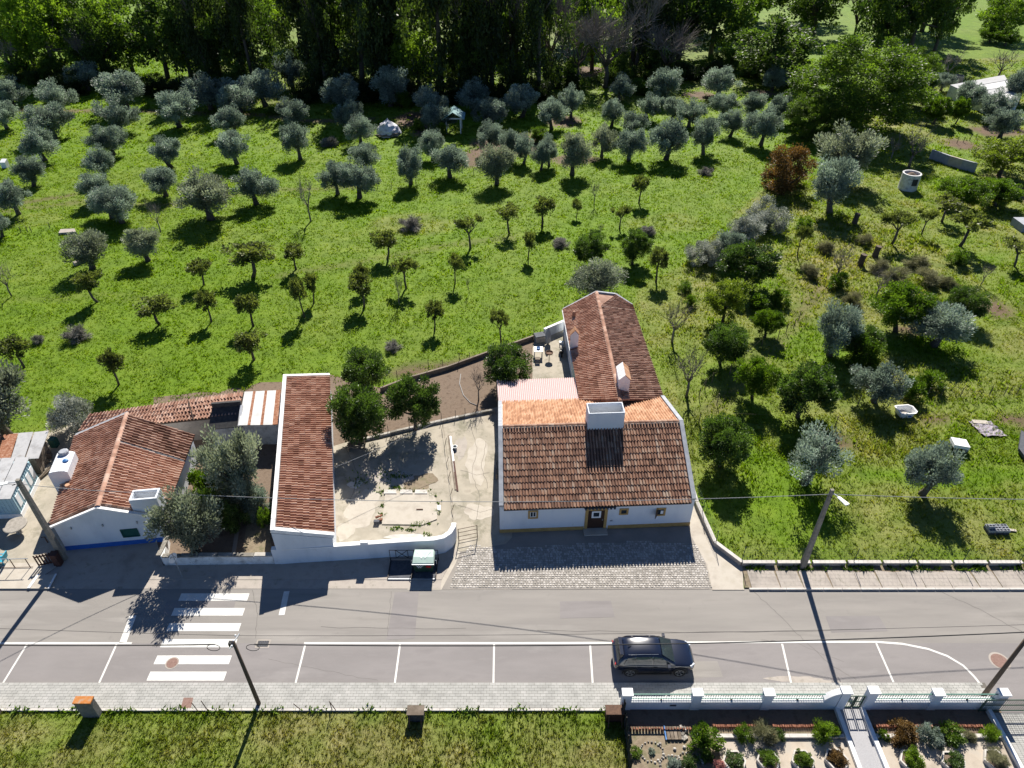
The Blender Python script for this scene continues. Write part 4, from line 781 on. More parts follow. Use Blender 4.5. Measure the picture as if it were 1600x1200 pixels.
ORD = ['first', 'second', 'third', 'fourth', 'fifth', 'sixth', 'seventh', 'eighth', 'ninth', 'tenth', 'eleventh', 'twelfth', 'thirteenth', 'fourteenth', 'fifteenth', 'sixteenth', 'seventeenth', 'eighteenth', 'nineteenth', 'twentieth']
def row(kind, name, desc, tail, cat, group, items, ar=.42, cw=1.22):
    for i, it in enumerate(items):
        k = kind; 
        if len(it) > 5: k = it[5]
        tree_px(k, name, f'{desc}, {ORD[i]} {tail}' if len(items) > 1 else f'{desc} {tail}', cat, *it[:5], group, ar, cw)
OG = 'olive trees of the grove'
row('olive', 'olive_tree', 'silvery olive tree', 'from the woods in the leftmost olive column', 'tree', OG, [(87, 150, 55, 96, 178), (78, 183, 62, 86, 216), (55, 220, 58, 70, 250), (47, 258, 45, 53, 292), (22, 300, 50, 30, 336)])
row('olive', 'olive_tree', 'olive tree cut by the left picture edge', 'from the top', 'tree', OG, [(15, 138, 50, 20, 166), (8, 172, 46, 12, 202), (2, 350, 40, 4, 372)])
row('olive', 'olive_tree', 'silvery olive tree', 'from the woods in the second olive column', 'tree', OG, [(184, 137, 72, 200, 175), (173, 174, 53, 187, 208), (164, 210, 50, 177, 242), (155, 248, 47, 164, 280)])
row('olive', 'olive_tree', 'olive tree in the clump below the second column', 'from the left', 'tree', OG, [(140, 287, 46, 150, 318), (157, 312, 50, 176, 342), (188, 315, 66, 192, 348)])
row('olive', 'olive_tree', 'silvery olive tree', 'from the woods in the third olive column', 'tree', OG, [(270, 165, 57, 281, 199), (257, 231, 53, 268, 262), (254, 281, 50, 260, 308)])
row('olive', 'olive_tree', 'silvery olive tree', 'from the woods in the fourth olive column', 'tree', OG, [(325, 140, 60, 330, 172), (364, 151, 60, 375, 178), (359, 183, 50, 366, 212), (361, 223, 48, 371, 257)])
row('olive', 'olive_tree', 'large broad olive tree with forked trunk', 'below the fourth olive column', 'tree', OG, [(330, 302, 82, 330, 343, 'olive_g')])
row('olive', 'olive_tree', 'round olive tree', 'standing alone right of the forked olive', 'tree', OG, [(395, 283, 55, 401, 320)])
row('olive', 'olive_tree', 'olive tree of the short fifth column', 'from the woods', 'tree', OG, [(455, 172, 48, 458, 198), (463, 208, 44, 469, 248)])
row('olive', 'olive_tree', 'olive tree in the shade along the woods edge', 'from the left', 'tree', OG, [(128, 112, 48, 138, 142), (410, 130, 60, 416, 166), (447, 104, 44, 458, 140), (537, 140, 60, 540, 172), (615, 102, 38, 616, 132), (605, 126, 55, 610, 166)])
row('olive', 'olive_tree', 'olive tree left of the white tarpaulin', 'from the woods', 'tree', OG, [(550, 172, 40, 552, 202), (562, 195, 42, 564, 224)])
row('olive', 'olive_tree', 'olive tree in the dense mid-field clump', 'from the left', 'tree', OG, [(520, 270, 48, 528, 304), (560, 275, 58, 562, 310), (567, 238, 42, 572, 266)])
row('olive', 'olive_tree', 'olive tree near the green-roofed shelter', 'from the left', 'tree', OG, [(672, 152, 50, 674, 184), (684, 180, 46, 684, 206), (740, 145, 54, 741, 178), (766, 172, 46, 768, 200)])
row('olive', 'olive_tree', 'olive tree beside the ploughed patch', 'from the left', 'tree', OG, [(640, 246, 42, 642, 288), (675, 220, 40, 676, 248), (698, 248, 52, 703, 278)])
row('olive', 'olive_tree', 'olive tree in the back row right of the shelter', 'from the left', 'tree', OG, [(812, 150, 52, 815, 184), (865, 165, 44, 862, 202), (897, 145, 34, 892, 182), (955, 168, 37, 955, 198), (968, 133, 40, 968, 158), (1045, 127, 50, 1036, 160), (1127, 125, 58, 1122, 154), (1208, 115, 34, 1206, 142)])
row('olive', 'olive_tree', 'olive tree in the crowded row left of the huge tree', 'from left', 'tree', OG, [(990, 188, 44, 986, 214), (1014, 162, 42, 1012, 188), (1050, 163, 38, 1050, 188), (1076, 173, 44, 1076, 198), (1130, 158, 42, 1128, 182), (1150, 186, 38, 1140, 214), (1175, 155, 38, 1172, 182), (1218, 163, 38, 1216, 192)])
row('olive', 'olive_tree', 'olive tree in the front row facing the orchard', 'from the left', 'tree', OG, [(770, 208, 42, 768, 238), (778, 245, 50, 776, 288, 'olive_g'), (800, 215, 36, 800, 250), (820, 216, 32, 818, 256), (845, 228, 30, 845, 266), (864, 220, 30, 858, 260), (890, 230, 52, 894, 274, 'olive_g'), (940, 212, 40, 940, 246, 'olive_g'), (988, 218, 48, 982, 252), (1040, 208, 58, 1040, 250), (1110, 202, 42, 1099, 242), (1200, 182, 48, 1188, 228)])
row('olive', 'olive_tree', 'olive tree near the tin-roofed hut', 'from the left', 'tree', OG, [(1452, 124, 28, 1450, 144), (1472, 124, 28, 1470, 142), (1446, 153, 34, 1446, 172), (1505, 145, 46, 1505, 176), (1545, 160, 44, 1548, 190), (1565, 185, 44, 1562, 214), (1585, 132, 52, 1588, 162)])
row('olive_g', 'olive_tree', 'tall grey olive tree', 'between the red-brown bush and the tub', 'tree', OG, [(1320, 222, 84, 1318, 285)])
row('olive', 'olive_tree', 'old olive with thick dark trunk', 'beside the red-brown bush', 'tree', OG, [(1310, 272, 66, 1297, 332)])
row('olive_g', 'olive_tree', 'loose grey olive tree above a sawn log', 'in the left meadow', 'tree', OG, [(135, 385, 64, 145, 420)])
row('olive_g', 'olive_tree', 'small thin-trunked olive tree', 'right of the sawn log', 'tree', OG, [(222, 375, 52, 232, 408)])
row('olive_g', 'olive_tree', 'wide bushy olive tree', 'just behind the far gable of the rear wing', 'tree', OG, [(940, 432, 70, 937, 462)])
row('olive', 'olive_tree', 'dark-trunked olive', 'beside the white flowering bush', 'tree', OG, [(1142, 376, 48, 1137, 410)])
row('olive', 'olive_tree', 'grey olive tree of the right-hand garden', 'from the left', 'tree', OG, [(1262, 705, 84, 1256, 755, 'olive_sparse'), (1302, 497, 68, 1296, 556), (1365, 592, 66, 1365, 628), (1445, 724, 76, 1440, 772), (1480, 503, 80, 1458, 540)])
row('olive_g', 'olive_tree', 'tall grey olive tree', 'in the narrow garden beside the long shed', 'tree', OG, [(382, 715, 98, 384, 792)], .5, .95)
row('olive_g', 'olive_tree', 'spreading olive tree', 'leaning over the low street wall by the round sign', 'tree', OG, [(302, 812, 112, 308, 866)], .42, .92)
row('olive_g', 'olive_tree', 'big olive tree', 'overhanging the sheds at the left edge', 'tree', OG, [(8, 618, 96, 12, 680)], .45)
FG = 'small fruit trees of the orchard'
row('fruit', 'fruit_tree', 'small fruit tree in the left meadow', 'counting from the left', 'tree', FG, [(28, 545, 46, 38, 575), (140, 440, 42, 153, 473), (178, 562, 40, 186, 602), (240, 480, 52, 250, 507), (305, 415, 38, 318, 444), (320, 466, 32, 330, 503)], .42)
row('fruit', 'fruit_tree', 'round fruit tree in the orchard column at the left', 'from the woods', 'tree', FG, [(393, 400, 68, 395, 432), (387, 478, 42, 396, 510), (384, 530, 46, 397, 563)], .42)
row('fruit', 'fruit_tree', 'small fruit tree left of the brush pile', 'from the left', 'tree', FG, [(459, 393, 34, 463, 422), (470, 447, 30, 476, 496), (484, 438, 26, 490, 474), (565, 423, 32, 566, 455), (571, 445, 38, 569, 481)], .42)
row('fruit', 'fruit_tree', 'small fruit tree in the middle of the orchard', 'from the left', 'tree', FG, [(600, 372, 40, 605, 405), (638, 415, 38, 635, 452, 'umbrella'), (679, 480, 30, 679, 517), (712, 407, 28, 711, 443, 'umbrella'), (729, 347, 38, 735, 389, 'umbrella'), (783, 495, 34, 783, 536, 'umbrella'), (796, 333, 38, 796, 366, 'umbrella')], .42)
row('fruit', 'fruit_tree', 'small fruit tree left of the rear wing', 'from the left', 'tree', FG, [(830, 370, 24, 825, 406), (846, 318, 38, 847, 354), (898, 315, 16, 900, 339), (920, 380, 44, 924, 416, 'citrus'), (968, 330, 28, 968, 357, 'umbrella'), (992, 372, 48, 988, 413, 'citrus'), (998, 285, 26, 998, 318), (1030, 400, 35, 1025, 441)], .42)
row('bare', 'sapling', 'leafless sapling in the meadow', 'counting from the left', 'sapling', 'bare saplings', [(10, 430, 40, 19, 464), (250, 328, 34, 251, 362), (482, 298, 46, 486, 347), (624, 440, 22, 624, 478), (735, 440, 12, 733, 460), (930, 288, 24, 928, 320), (937, 355, 16, 937, 368)], .5, 1)
CG = 'dark citrus trees by the yard'
row('citrus', 'citrus_tree', 'dark glossy citrus tree around the vegetable plot', 'from the left', 'tree', CG, [(562, 636, 86, 565, 690), (576, 576, 74, 578, 612), (650, 614, 78, 648, 672), (795, 570, 82, 792, 604)], .45, 1.1)
row('bare', 'sapling', 'bare branching tree', 'inside the vegetable plot beside the hose', 'tree', None, [(752, 590, 34, 748, 625)], .5)
RG = 'trees and shrubs of the right-hand garden'
row('citrus_y', 'citrus_tree', 'bright green citrus tree in the right garden', 'from the left', 'tree', RG, [(1175, 580, 60, 1175, 622), (1195, 500, 46, 1195, 526), (1405, 480, 84, 1400, 518)], .45, 1.15)
row('citrus', 'citrus_tree', 'dark green citrus tree in the right garden', 'from the left', 'tree', RG, [(1125, 532, 64, 1125, 568), (1250, 605, 88, 1246, 652), (1335, 530, 56, 1335, 560), (1500, 470, 50, 1500, 500), (1165, 412, 80, 1163, 445)], .45, 1.15)
row('citrus', 'citrus_bush', 'clipped dark round citrus bush', 'beside the right cottage gable', 'bush', RG, [(1125, 688, 76, 1125, 728)], .45, 1.2)
row('bare', 'leafless_shrub', 'thin leafless shrub behind the right low wall', 'from the woods', 'shrub', RG, [(1050, 490, 52, 1050, 535), (1070, 575, 66, 1072, 620)], .5)
row('broad_y', 'shrub_tree', 'loose yellow-green shrub', 'right of the rear wing', 'shrub', RG, [(1130, 465, 62, 1128, 505)], .5)
row('umbrella', 'fruit_tree', 'flat-topped fruit tree in the far right garden', 'from the left', 'tree', RG, [(1250, 360, 22, 1246, 402), (1395, 342, 46, 1393, 381), (1440, 330, 26, 1440, 366), (1500, 345, 56, 1500, 384), (1475, 320, 44, 1472, 345), (1592, 388, 42, 1585, 415)], .4)
row('citrus_y', 'shrub_tree', 'leafy green bush below the far hut', 'from the left', 'bush', RG, [(1460, 165, 40, 1457, 195), (1500, 298, 62, 1500, 325), (1565, 245, 90, 1560, 275, 'broad_y'), (1490, 160, 26, 1492, 195), (1555, 300, 56, 1555, 322)], .4)
row('bare', 'leafless_shrub', 'small bare tree of the far right garden', 'from the left', 'tree', RG, [(1305, 400, 40, 1305, 440), (1385, 440, 44, 1368, 465), (1530, 420, 24, 1532, 445), (1425, 222, 56, 1420, 262), (1392, 225, 28, 1392, 248), (1480, 100, 40, 1478, 125), (1560, 95, 46, 1558, 125)], .5)
tree_px('bush_rustleaf', 'red_brown_bush', 'big round red-brown bush at the meadow edge', 'bush', 1222, 258, 92, 1224, 294, None, .42, 1.2)
row('bush_whitebush', 'flowering_bush', 'white flowering bush on the garden boundary', 'from the left', 'bush', 'white flowering bushes', [(1098, 388, 54, 1100, 412), (1160, 352, 54, 1165, 374), (1195, 330, 60, 1198, 356)], .45)
tree_px('bush_whitebush', 'flowering_bush', 'pale flowering bush behind the tiled outbuilding at the left', 'bush', 122, 640, 84, 125, 672, None, .45)
row('bush_brushwood', 'brush_pile', 'heap of cut grey branches in the meadow', 'from the left', 'brush pile', 'heaps of cut branches', [(62, 527, 18, 62, 536), (120, 518, 40, 120, 530), (515, 217, 26, 515, 226), (640, 348, 38, 641, 357), (1010, 358, 26, 1011, 364), (1103, 268, 22, 1103, 273), (876, 378, 26, 876, 384), (612, 538, 26, 613, 546)], .3)
row('bush_citrus_y', 'low_bush', 'low green bush in the right garden scrub', 'from the left', 'bush', RG, [(1070, 445, 22, 1070, 455), (1078, 466, 20, 1078, 478), (1255, 345, 26, 1256, 360), (1310, 435, 34, 1310, 450), (1345, 545, 60, 1345, 570), (1455, 590, 40, 1452, 606), (1180, 470, 36, 1182, 485), (1215, 460, 30, 1216, 475), (1420, 600, 40, 1420, 622), (1495, 395, 34, 1495, 412)], .4)
row('bush_greyweed', 'dry_weeds', 'tuft of dry weeds in the right garden scrub', 'from the left', 'weeds', RG, [(1265, 420, 30, 1265, 432), (1290, 380, 26, 1290, 392), (1330, 465, 30, 1330, 478), (1370, 410, 34, 1370, 420), (1400, 430, 40, 1400, 440), (1430, 405, 36, 1430, 416), (1450, 430, 40, 1450, 442), (1410, 460, 30, 1410, 470), (1350, 370, 26, 1350, 380), (1480, 440, 30, 1480, 450)], .35)
row('bush_citrus_y', 'garden_shrub', 'leafy shrub in the narrow garden by the long shed', 'from the left', 'shrub', 'shrubs beside the long shed', [(318, 742, 44, 322, 775), (335, 770, 46, 338, 800, 'bush_citrus'), (352, 780, 40, 352, 812, 'bush_greyweed'), (350, 735, 50, 352, 768, 'bush_citrus'), (375, 790, 40, 372, 826, 'bush_citrus'), (388, 760, 66, 390, 800, 'bush_olive'), (400, 775, 36, 398, 800, 'bush_greyweed'), (418, 800, 26, 418, 818)], .45)
# ---- woods at the far edge
WG = 'tall trees of the woods'
def wood(kind, name, label, bx, by, w, h, cat='tree'): plant(kind, name, label, cat, P(bx, by), w, h, WG)
def woodrow(kind, name, desc, tail, items):
    for i, (bx, by, w, h) in enumerate(items): wood(kind, name, f'{desc}, {ORD[i]} {tail}', bx, by, w, h)
woodrow('broad', 'leafy_tree', 'tall bright-green leafy tree in the woods', 'from the left', [(60, 118, 17, 17), (95, 124, 18, 19), (150, 112, 16, 17), (210, 118, 14, 16), (425, 90, 13, 16), (655, 147, 12, 14), (925, 108, 14, 18), (1150, 62, 15, 17), (1555, 60, 12, 10)])
woodrow('broad_d', 'dark_tree', 'dark green tree in the woods', 'from the left', [(20, 96, 14, 15), (175, 126, 13, 15), (262, 122, 15, 17), (300, 128, 15, 19), (345, 128, 16, 20), (385, 132, 17, 19), (540, 140, 13, 19), (608, 132, 14, 22), (745, 146, 12, 17), (810, 136, 14, 20), (1060, 92, 20, 21), (1110, 88, 18, 20), (1195, 128, 18, 13), (1365, 92, 17, 22), (1420, 88, 16, 23), (1460, 80, 12, 19), (1270, 60, 16, 17)])
woodrow('ivy', 'ivy_clad_tree', 'tall ivy-clad tree in the dark woods', 'from the left', [(330, 140, 9, 22), (400, 142, 10, 23), (490, 138, 13, 23), (512, 150, 9, 20), (566, 152, 14, 25), (600, 142, 9, 24), (628, 138, 13, 22), (690, 152, 15, 26), (728, 140, 10, 21), (770, 152, 13, 25), (842, 148, 12, 22), (985, 118, 12, 20), (1020, 108, 12, 20)])
woodrow('baretree', 'leafless_tree', 'leafless grey tree in the woods', 'from the left', [(30, 128, 9, 9), (150, 130, 10, 10), (730, 140, 13, 25), (800, 140, 13, 25), (860, 128, 14, 18), (900, 138, 15, 13), (945, 138, 16, 14), (990, 122, 15, 18), (1040, 128, 14, 11), (1330, 70, 12, 15)])
woodrow('broad_d', 'far_tree', 'dark tree at the back of the woods', 'from the left', [(60, 40, 20, 17), (180, 36, 20, 18), (400, 40, 20, 20), (500, 70, 22, 22), (570, 72, 22, 22), (640, 72, 22, 22), (710, 74, 22, 22), (780, 74, 22, 22), (850, 72, 22, 22), (930, 62, 22, 20), (1000, 60, 22, 20), (1080, 50, 20, 18), (1180, 36, 20, 15), (1260, 34, 20, 15), (1390, 56, 20, 20), (1440, 50, 18, 18), (1560, 20, 14, 10)])
tree_px('big', 'spreading_tree', 'huge spreading bright-green tree behind the red-brown bush', 'tree', 1330, 122, 215, 1328, 206, None, .45, 1.02)
row('big', 'leafy_tree', 'leafy tree adjoining the huge spreading tree', 'from the left', 'tree', None, [(1262, 165, 80, 1266, 214), (1405, 105, 84, 1405, 165)], .45)
row('citrus_y', 'field_tree', 'small tree in the yellow-green field at the top right corner', 'from the left', 'tree', 'trees of the far field', [(1545, 25, 40, 1545, 48), (1570, 55, 30, 1570, 72), (1575, 12, 36, 1576, 30), (1550, 52, 36, 1546, 66)], .4)
UG = 'understorey shrubs at the woods edge'
row('bush_ivy', 'understorey_shrub', 'dark shrub under the woods', 'from the left', 'shrub', UG, [(65, 120, 40, 65, 134), (120, 128, 50, 118, 146), (215, 128, 46, 215, 146), (250, 132, 46, 250, 150), (300, 132, 50, 300, 150), (480, 140, 46, 480, 160), (515, 136, 40, 515, 156), (575, 138, 50, 575, 158), (650, 140, 50, 650, 160), (700, 138, 50, 700, 160), (760, 136, 46, 760, 156), (850, 138, 44, 850, 158), (1070, 112, 50, 1070, 124), (1120, 108, 46, 1120, 120), (1245, 118, 60, 1245, 138)], .4)
row('bush_broad_d', 'understorey_shrub', 'mid-green tall shrub in front of the tree trunks', 'from the left', 'shrub', UG, [(45, 112, 60, 45, 126), (95, 110, 60, 95, 128), (180, 116, 56, 180, 134), (330, 120, 60, 330, 142), (380, 122, 60, 380, 146), (500, 120, 60, 500, 148), (550, 122, 60, 552, 150), (625, 122, 60, 625, 150), (735, 122, 60, 735, 150), (800, 120, 60, 800, 150), (890, 112, 56, 890, 136), (960, 108, 56, 960, 132), (1020, 100, 60, 1020, 124), (1180, 96, 60, 1180, 118), (1410, 96, 60, 1410, 112)], .5)
row('bush_citrus_y', 'understorey_shrub', 'lighter green shrub between woods and olives', 'from the left', 'shrub', UG, [(460, 172, 26, 430, 178), (620, 152, 34, 628, 168), (830, 130, 34, 832, 146), (860, 118, 36, 862, 132), (1000, 130, 36, 1002, 146), (1130, 90, 44, 1132, 108), (1110, 100, 34, 1112, 116), (690, 195, 22, 690, 212), (655, 190, 22, 655, 202), (845, 205, 26, 842, 222)], .4)
# ---------------------------------------------------------------- poles and cables
V3 = lambda x, y, z=0: Vector((x, y, z))
def pole(px, py, h, lab, mt, r0=.16, r1=.1, sq=False):
    p = P(px, py); t = thing('utility_pole', lab, 'pole', p)
    b = B()
    if sq:
        b.add([p+V3(sx*r0, sy*r0*.8, -.1) for sx, sy in ((-1, -1), (1, -1), (1, 1), (-1, 1))]+[p+V3(sx*r1, sy*r1*.8, h) for sx, sy in ((-1, -1), (1, -1), (1, 1), (-1, 1))], [(0, 1, 5, 4), (1, 2, 6, 5), (2, 3, 7, 6), (3, 0, 4, 7), (4, 5, 6, 7)])
    else: b.tube([p+V3(0, 0, -.1), p+V3(0, 0, h)], [r0, r1], 10)
    b.obj('shaft', M[mt], t, smooth=not sq); return t, p
def lamp(t, p, h, dx, dy):
    a = p+V3(0, 0, h); e = a+V3(dx*.55, dy*.55, .12)
    B().tube([a, e], .03, 6).obj('lamp_arm', M['galv'], t)
    d = V3(dx, dy, .1).normalized(); s = d.cross(V3(0, 0, 1)).normalized(); u = s.cross(d); f = e+d*.75; b = B()
    b.add([e+s*.09+u*.02, e-s*.09+u*.02, f-s*.15+u*.02, f+s*.15+u*.02, e+s*.09-u*.05, e-s*.09-u*.05, f-s*.13-u*.06, f+s*.13-u*.06], [(0, 1, 2, 3), (7, 6, 5, 4), (0, 4, 5, 1), (1, 5, 6, 2), (2, 6, 7, 3), (3, 7, 4, 0)]); b.obj('lamp_head', M['plasticwhite'], t)
t1, p1 = pole(1253, 888, 7.4, 'concrete street-lamp pole at the low wall right of the cottage', 'polewood', .17, .1, True); lamp(t1, p1, 7.2, .35, -.95)
t2, p2 = pole(101, 874, 7.5, 'concrete lamp pole against the corner of the blue-plinth house', 'polewood', .18, .12, True); lamp(t2, p2, 7.3, -.95, -.35)
t3, p3 = pole(405, 1101, 6.1, 'brown wooden pole standing in the weeds beside the zebra crossing', 'polebrown', .12, .085)
t4_, p4 = pole(1535, 1089, 6.6, 'brown wooden pole outside the white garden wall', 'polebrown', .13, .09)
for t, p, h in ((t3, p3, 6.0), (t4_, p4, 6.4)):
    bar(t, 'bracket', 'galv', p+V3(-.1, -.35, h), p+V3(.14, .5, h+.03), .05, .05); B().box(p+V3(-.16, 0, h-.12), (.2, .2, .3)).obj('junction_box', M['black'], t)
    for k in range(3): B().lathe([(.03, 0), (.05, .03), (.05, .09), (.02, .12)], p+V3(0, -.25+.3*k, h+.03), 8).obj('insulator', M['plasticwhite'], t)
for s in (-1, 1):
    c = p3+V3(s*1.0-.05, -.12, 5.75); pts = [c+V3(.33*math.cos(a), .05*math.sin(a), .2*math.sin(a)) for a in [i*math.tau/18 for i in range(19)]]; B().tube(pts, .018, 5, False).obj('cable_loop', M['cable'], t3)
for t, p, h in ((t1, p1, 7.0), (t2, p2, 7.2)):
    for k in range(3): B().tube([p+V3(-.2+.2*k, -.12, h-.1*k), p+V3(-.25+.25*k, -.3, h+.1-.1*k)], .025, 5).obj('cable_clamp', M['black'], t)
def cable(a, b, sag, lab, mt='cable', r=.016, n=24):
    a, b = Vector(a), Vector(b); pts = [a.lerp(b, i/n)+V3(0, 0, -4*sag*(i/n)*(1-i/n)) for i in range(n+1)]
    return one('overhead_cable', B().tube(pts, r, 5), M[mt], lab, 'cable', 'overhead cables')
top3, top4 = p3+V3(0, 0, 5.95), p4+V3(0, 0, 6.35)
cable(top3+V3(-1, 0, -.1), V3(-52, top3.y+1.0, 6.0), .7, 'thick black cable left of the wooden pole above the bays', 'cable', .03)
cable(top3+V3(1, 0, -.1), top4+V3(-.1, 0, -.1), .55, 'thick black cable between the two wooden poles over the car', 'cable', .03)
cable(top3+V3(0, .4, .05), top4+V3(0, .3, .1), .3, 'thin upper cable between the two wooden poles', 'cable', .01)
cable(top3+V3(0, .4, .05), V3(-52, top3.y+2.0, 6.3), .3, 'thin upper cable left of the wooden pole', 'cable', .01)
cable(top4+V3(.1, 0, -.1), V3(60, top4.y-.6, 6.3), .4, 'thick black cable leaving the right picture edge', 'cable', .03)
eL = p2+V3(.15, 0, 7.1); a1_ = Zv(P(250, 773, 4.0), 4.0)
cable(eL, P(240, 770, 4.3), .15, 'grey cable from the left lamp pole over the gabled house', 'cablepale', .02)
cable(P(240, 770, 4.3), p1+V3(-.1, 0, 7.0), .75, 'long grey cable spanning the yard and the cottage roof', 'cablepale', .02, 40)
cable(p1+V3(.1, 0, 7.0), V3(62, p1.y+.4, 7.0), .7, 'grey cable right of the concrete lamp pole over the lawn', 'cablepale', .02)
cable(P(523, 730, 3.0), P(690, 655, 3.2), .15, 'thin clothes-line wire across the yard', 'cablepale', .012)
cable(eL+V3(-.2, 0, 0), V3(-50, p2.y+2, 6.8), .3, 'cable leaving the left lamp pole over the blue shed', 'cable', .016)
# ---------------------------------------------------------------- low wall and fence on the right
def fencewall(nm, lab, pts, h, th, mt):
    t = thing(nm, lab, 'wall', pts[0])
    for i in range(len(pts)-1):
        a, b = Vector(pts[i]), Vector(pts[i+1]); L = (b-a).length; n = max(1, round(L/2.4))
        for k in range(n):
            p, q = a.lerp(b, k/n), a.lerp(b, (k+1)/n-.004); B().beam(p+V3(0, 0, h/2-.1), q+V3(0, 0, h/2-.1), th, h+.2).obj('wall_block', M[mt], t); B().beam(p+V3(0, 0, h+.03), q+V3(0, 0, h+.03), th+.05, .06).obj('coping', M['kerb'], t)
    return t
LW = [P(1038, 628), P(1088, 790), P(1116, 852), P(1158, 883.5)]; fencewall('boundary_wall', 'low grey wall running beside the right cottage gable', LW, .35, .2, 'pavecon')
fencewall('boundary_wall', 'long low concrete wall between the lawn and the right pavement', [P(1158, 883.5), V3(60, P(1158, 883.5).y)], .34, .2, 'pavecon')
def netfence(lab, pts, hs, base=0, wires=5, rad=.022, mt='greenpost', diag=True, wr=.004, step=.3):
    t = thing('wire_fence', lab, 'fence', Vector(pts[0]))
    for i, p in enumerate(pts):
        h = hs if not hasattr(hs, '__len__') else hs[i]; p = Vector(p); B().tube([p+V3(0, 0, base-.05), p+V3(0, 0, base+h)], rad, 5).obj('post', M[mt], t)
    b = B()
    for i in range(len(pts)-1):
        a, c = Vector(pts[i]), Vector(pts[i+1]); h = hs if not hasattr(hs, '__len__') else min(hs[i], hs[i+1])
        for k in range(wires): z = V3(0, 0, base+.05+(h-.1)*k/(wires-1)); b.tube([a+z, c+z], wr, 3, False)
        if diag:
            n = max(2, int((c-a).length/step))
            for k in range(n): b.tube([a.lerp(c, k/n)+V3(0, 0, base+.05), a.lerp(c, (k+1)/n)+V3(0, 0, base+h-.05)], wr*.8, 3, False); b.tube([a.lerp(c, (k+1)/n)+V3(0, 0, base+.05), a.lerp(c, k/n)+V3(0, 0, base+h-.05)], wr*.8, 3, False)
    b.obj('wire_mesh', M[mt], t); return t
bw = V3(0, .06)
netfence('green wire-mesh fence on the long low wall by the lawn', [P(1158, 882)+bw]+[P(x, 884)+bw for x in (1249, 1332, 1417, 1502, 1590)]+[V3(40, P(1300, 884).y+.06)], 1.35, .34, 6, .024)
netfence('green wire-mesh fence along the wall beside the cottage gable', [P(1047, 660), P(1060, 702), P(1078, 760), P(1096, 806), P(1117, 853)], 1.2, .34, 5, .024)
netfence('rough stick fence between the meadow and the vegetable plot', [P(x, y) for x, y in ((600, 606), (621, 594), (670, 580), (692, 574), (718, 568), (734, 562), (763, 556), (787, 543), (800, 539), (834, 527))], [.9, 1.1, 1.3, .9, 1.2, .8, 1.2, 1.1, .9, 1.3], 0, 3, .03, 'wood', False)
netfence('stick and wire fence across the right garden', [P(x, y) for x, y in ((1448, 620), (1470, 618), (1500, 620), (1545, 618), (1568, 618), (1588, 616), (1640, 615))], 1.0, 0, 3, .035, 'wood', False)
netfence('row of wooden posts beside the right-garden path', [P(x, y) for x, y in ((1092, 622), (1101, 608), (1112, 598), (1140, 585), (1160, 570), (1190, 540), (1215, 530), (1228, 520), (1240, 512), (1248, 500))], 1.1, 0, 2, .04, 'wood', False)
netfence('leaning posts among the right-garden citrus trees', [P(x, y) for x, y in ((1120, 632), (1092, 661), (1304, 668), (1340, 634))], 1.2, 0, 2, .04, 'wood', False)
netfence('old post-and-wire fence across the far meadow', [P(x, y) for x, y in ((590, 296), (612, 294), (650, 290), (675, 285), (740, 272), (800, 268))], .9, 0, 2, .04, 'wood', False)
netfence('short post fence behind the left meadow olive', [P(x, y) for x, y in ((34, 365), (44, 364), (50, 364), (79, 358))], .9, 0, 2, .05, 'wood', False)
netfence('post fence by the far hut track', [P(x, y) for x, y in ((1495, 224), (1505, 222), (1515, 220), (1525, 217))], .9, 0, 2, .05, 'wood', False)
# ---------------------------------------------------------------- post-and-pillar row on the lower verge
def verge_post(px, py, h, lab, tilt=0, r=.03): p = P(px, py); return one('iron_post', B().tube([p+V3(0, 0, -.05), p+V3(tilt, 0, h)], r, 6), M['rustiron'], lab, 'post', 'thin posts along the lower pavement')
for x, y, h, tl, lab in ((310, 1112, .95, -.12, 'thin rusty post left of the rust-red pavement cover'), (326, 1112, 1.15, -.12, 'thin dark post left of the brown wooden pole'), (472, 1110, .7, -.35, 'thin leaning rod right of the brown wooden pole'), (519, 1110, .9, .0, 'straighter post of the pair near the pavement edge'), (526, 1111, 1.0, -.25, 'leaning post of the pair near the pavement edge'), (748, 1124, 1.5, .05, 'tallest thin post in the middle of the lower verge'), (792, 1118, .8, .1, 'bent rod right of the tallest verge post'), (845, 1120, .9, .03, 'thin post midway between tallest post and meter box'), (900, 1122, .9, .02, 'faint thin post left of the brown meter box')): verge_post(x, y, h, lab, tl, .022)
pg = P(147, 1113); t = thing('gate_pillar', 'grey concrete pillar with orange lichen cap on the lower verge', 'pillar', pg)
B().prism([pg+V3(-.46, -.3), pg+V3(.46, -.3), pg+V3(.46, .05), pg+V3(-.46, .05)], -.1, 1.45).obj('shaft', M['polewood'], t); B().box(pg+V3(0, -.12, 1.49), (.98, .42, .09)).obj('cap', M['lichen'], t)
pg = P(-8, 1113); t = thing('gate_pillar', 'dark pillar cut off by the left picture edge', 'pillar', pg); B().prism([pg+V3(-.4, -.3), pg+V3(.4, -.3), pg+V3(.4, .05), pg+V3(-.4, .05)], -.1, 1.0).obj('shaft', M['wood'], t); B().box(pg+V3(0, -.12, 1.02), (.86, .4, .06)).obj('cap', M['wood'], t)
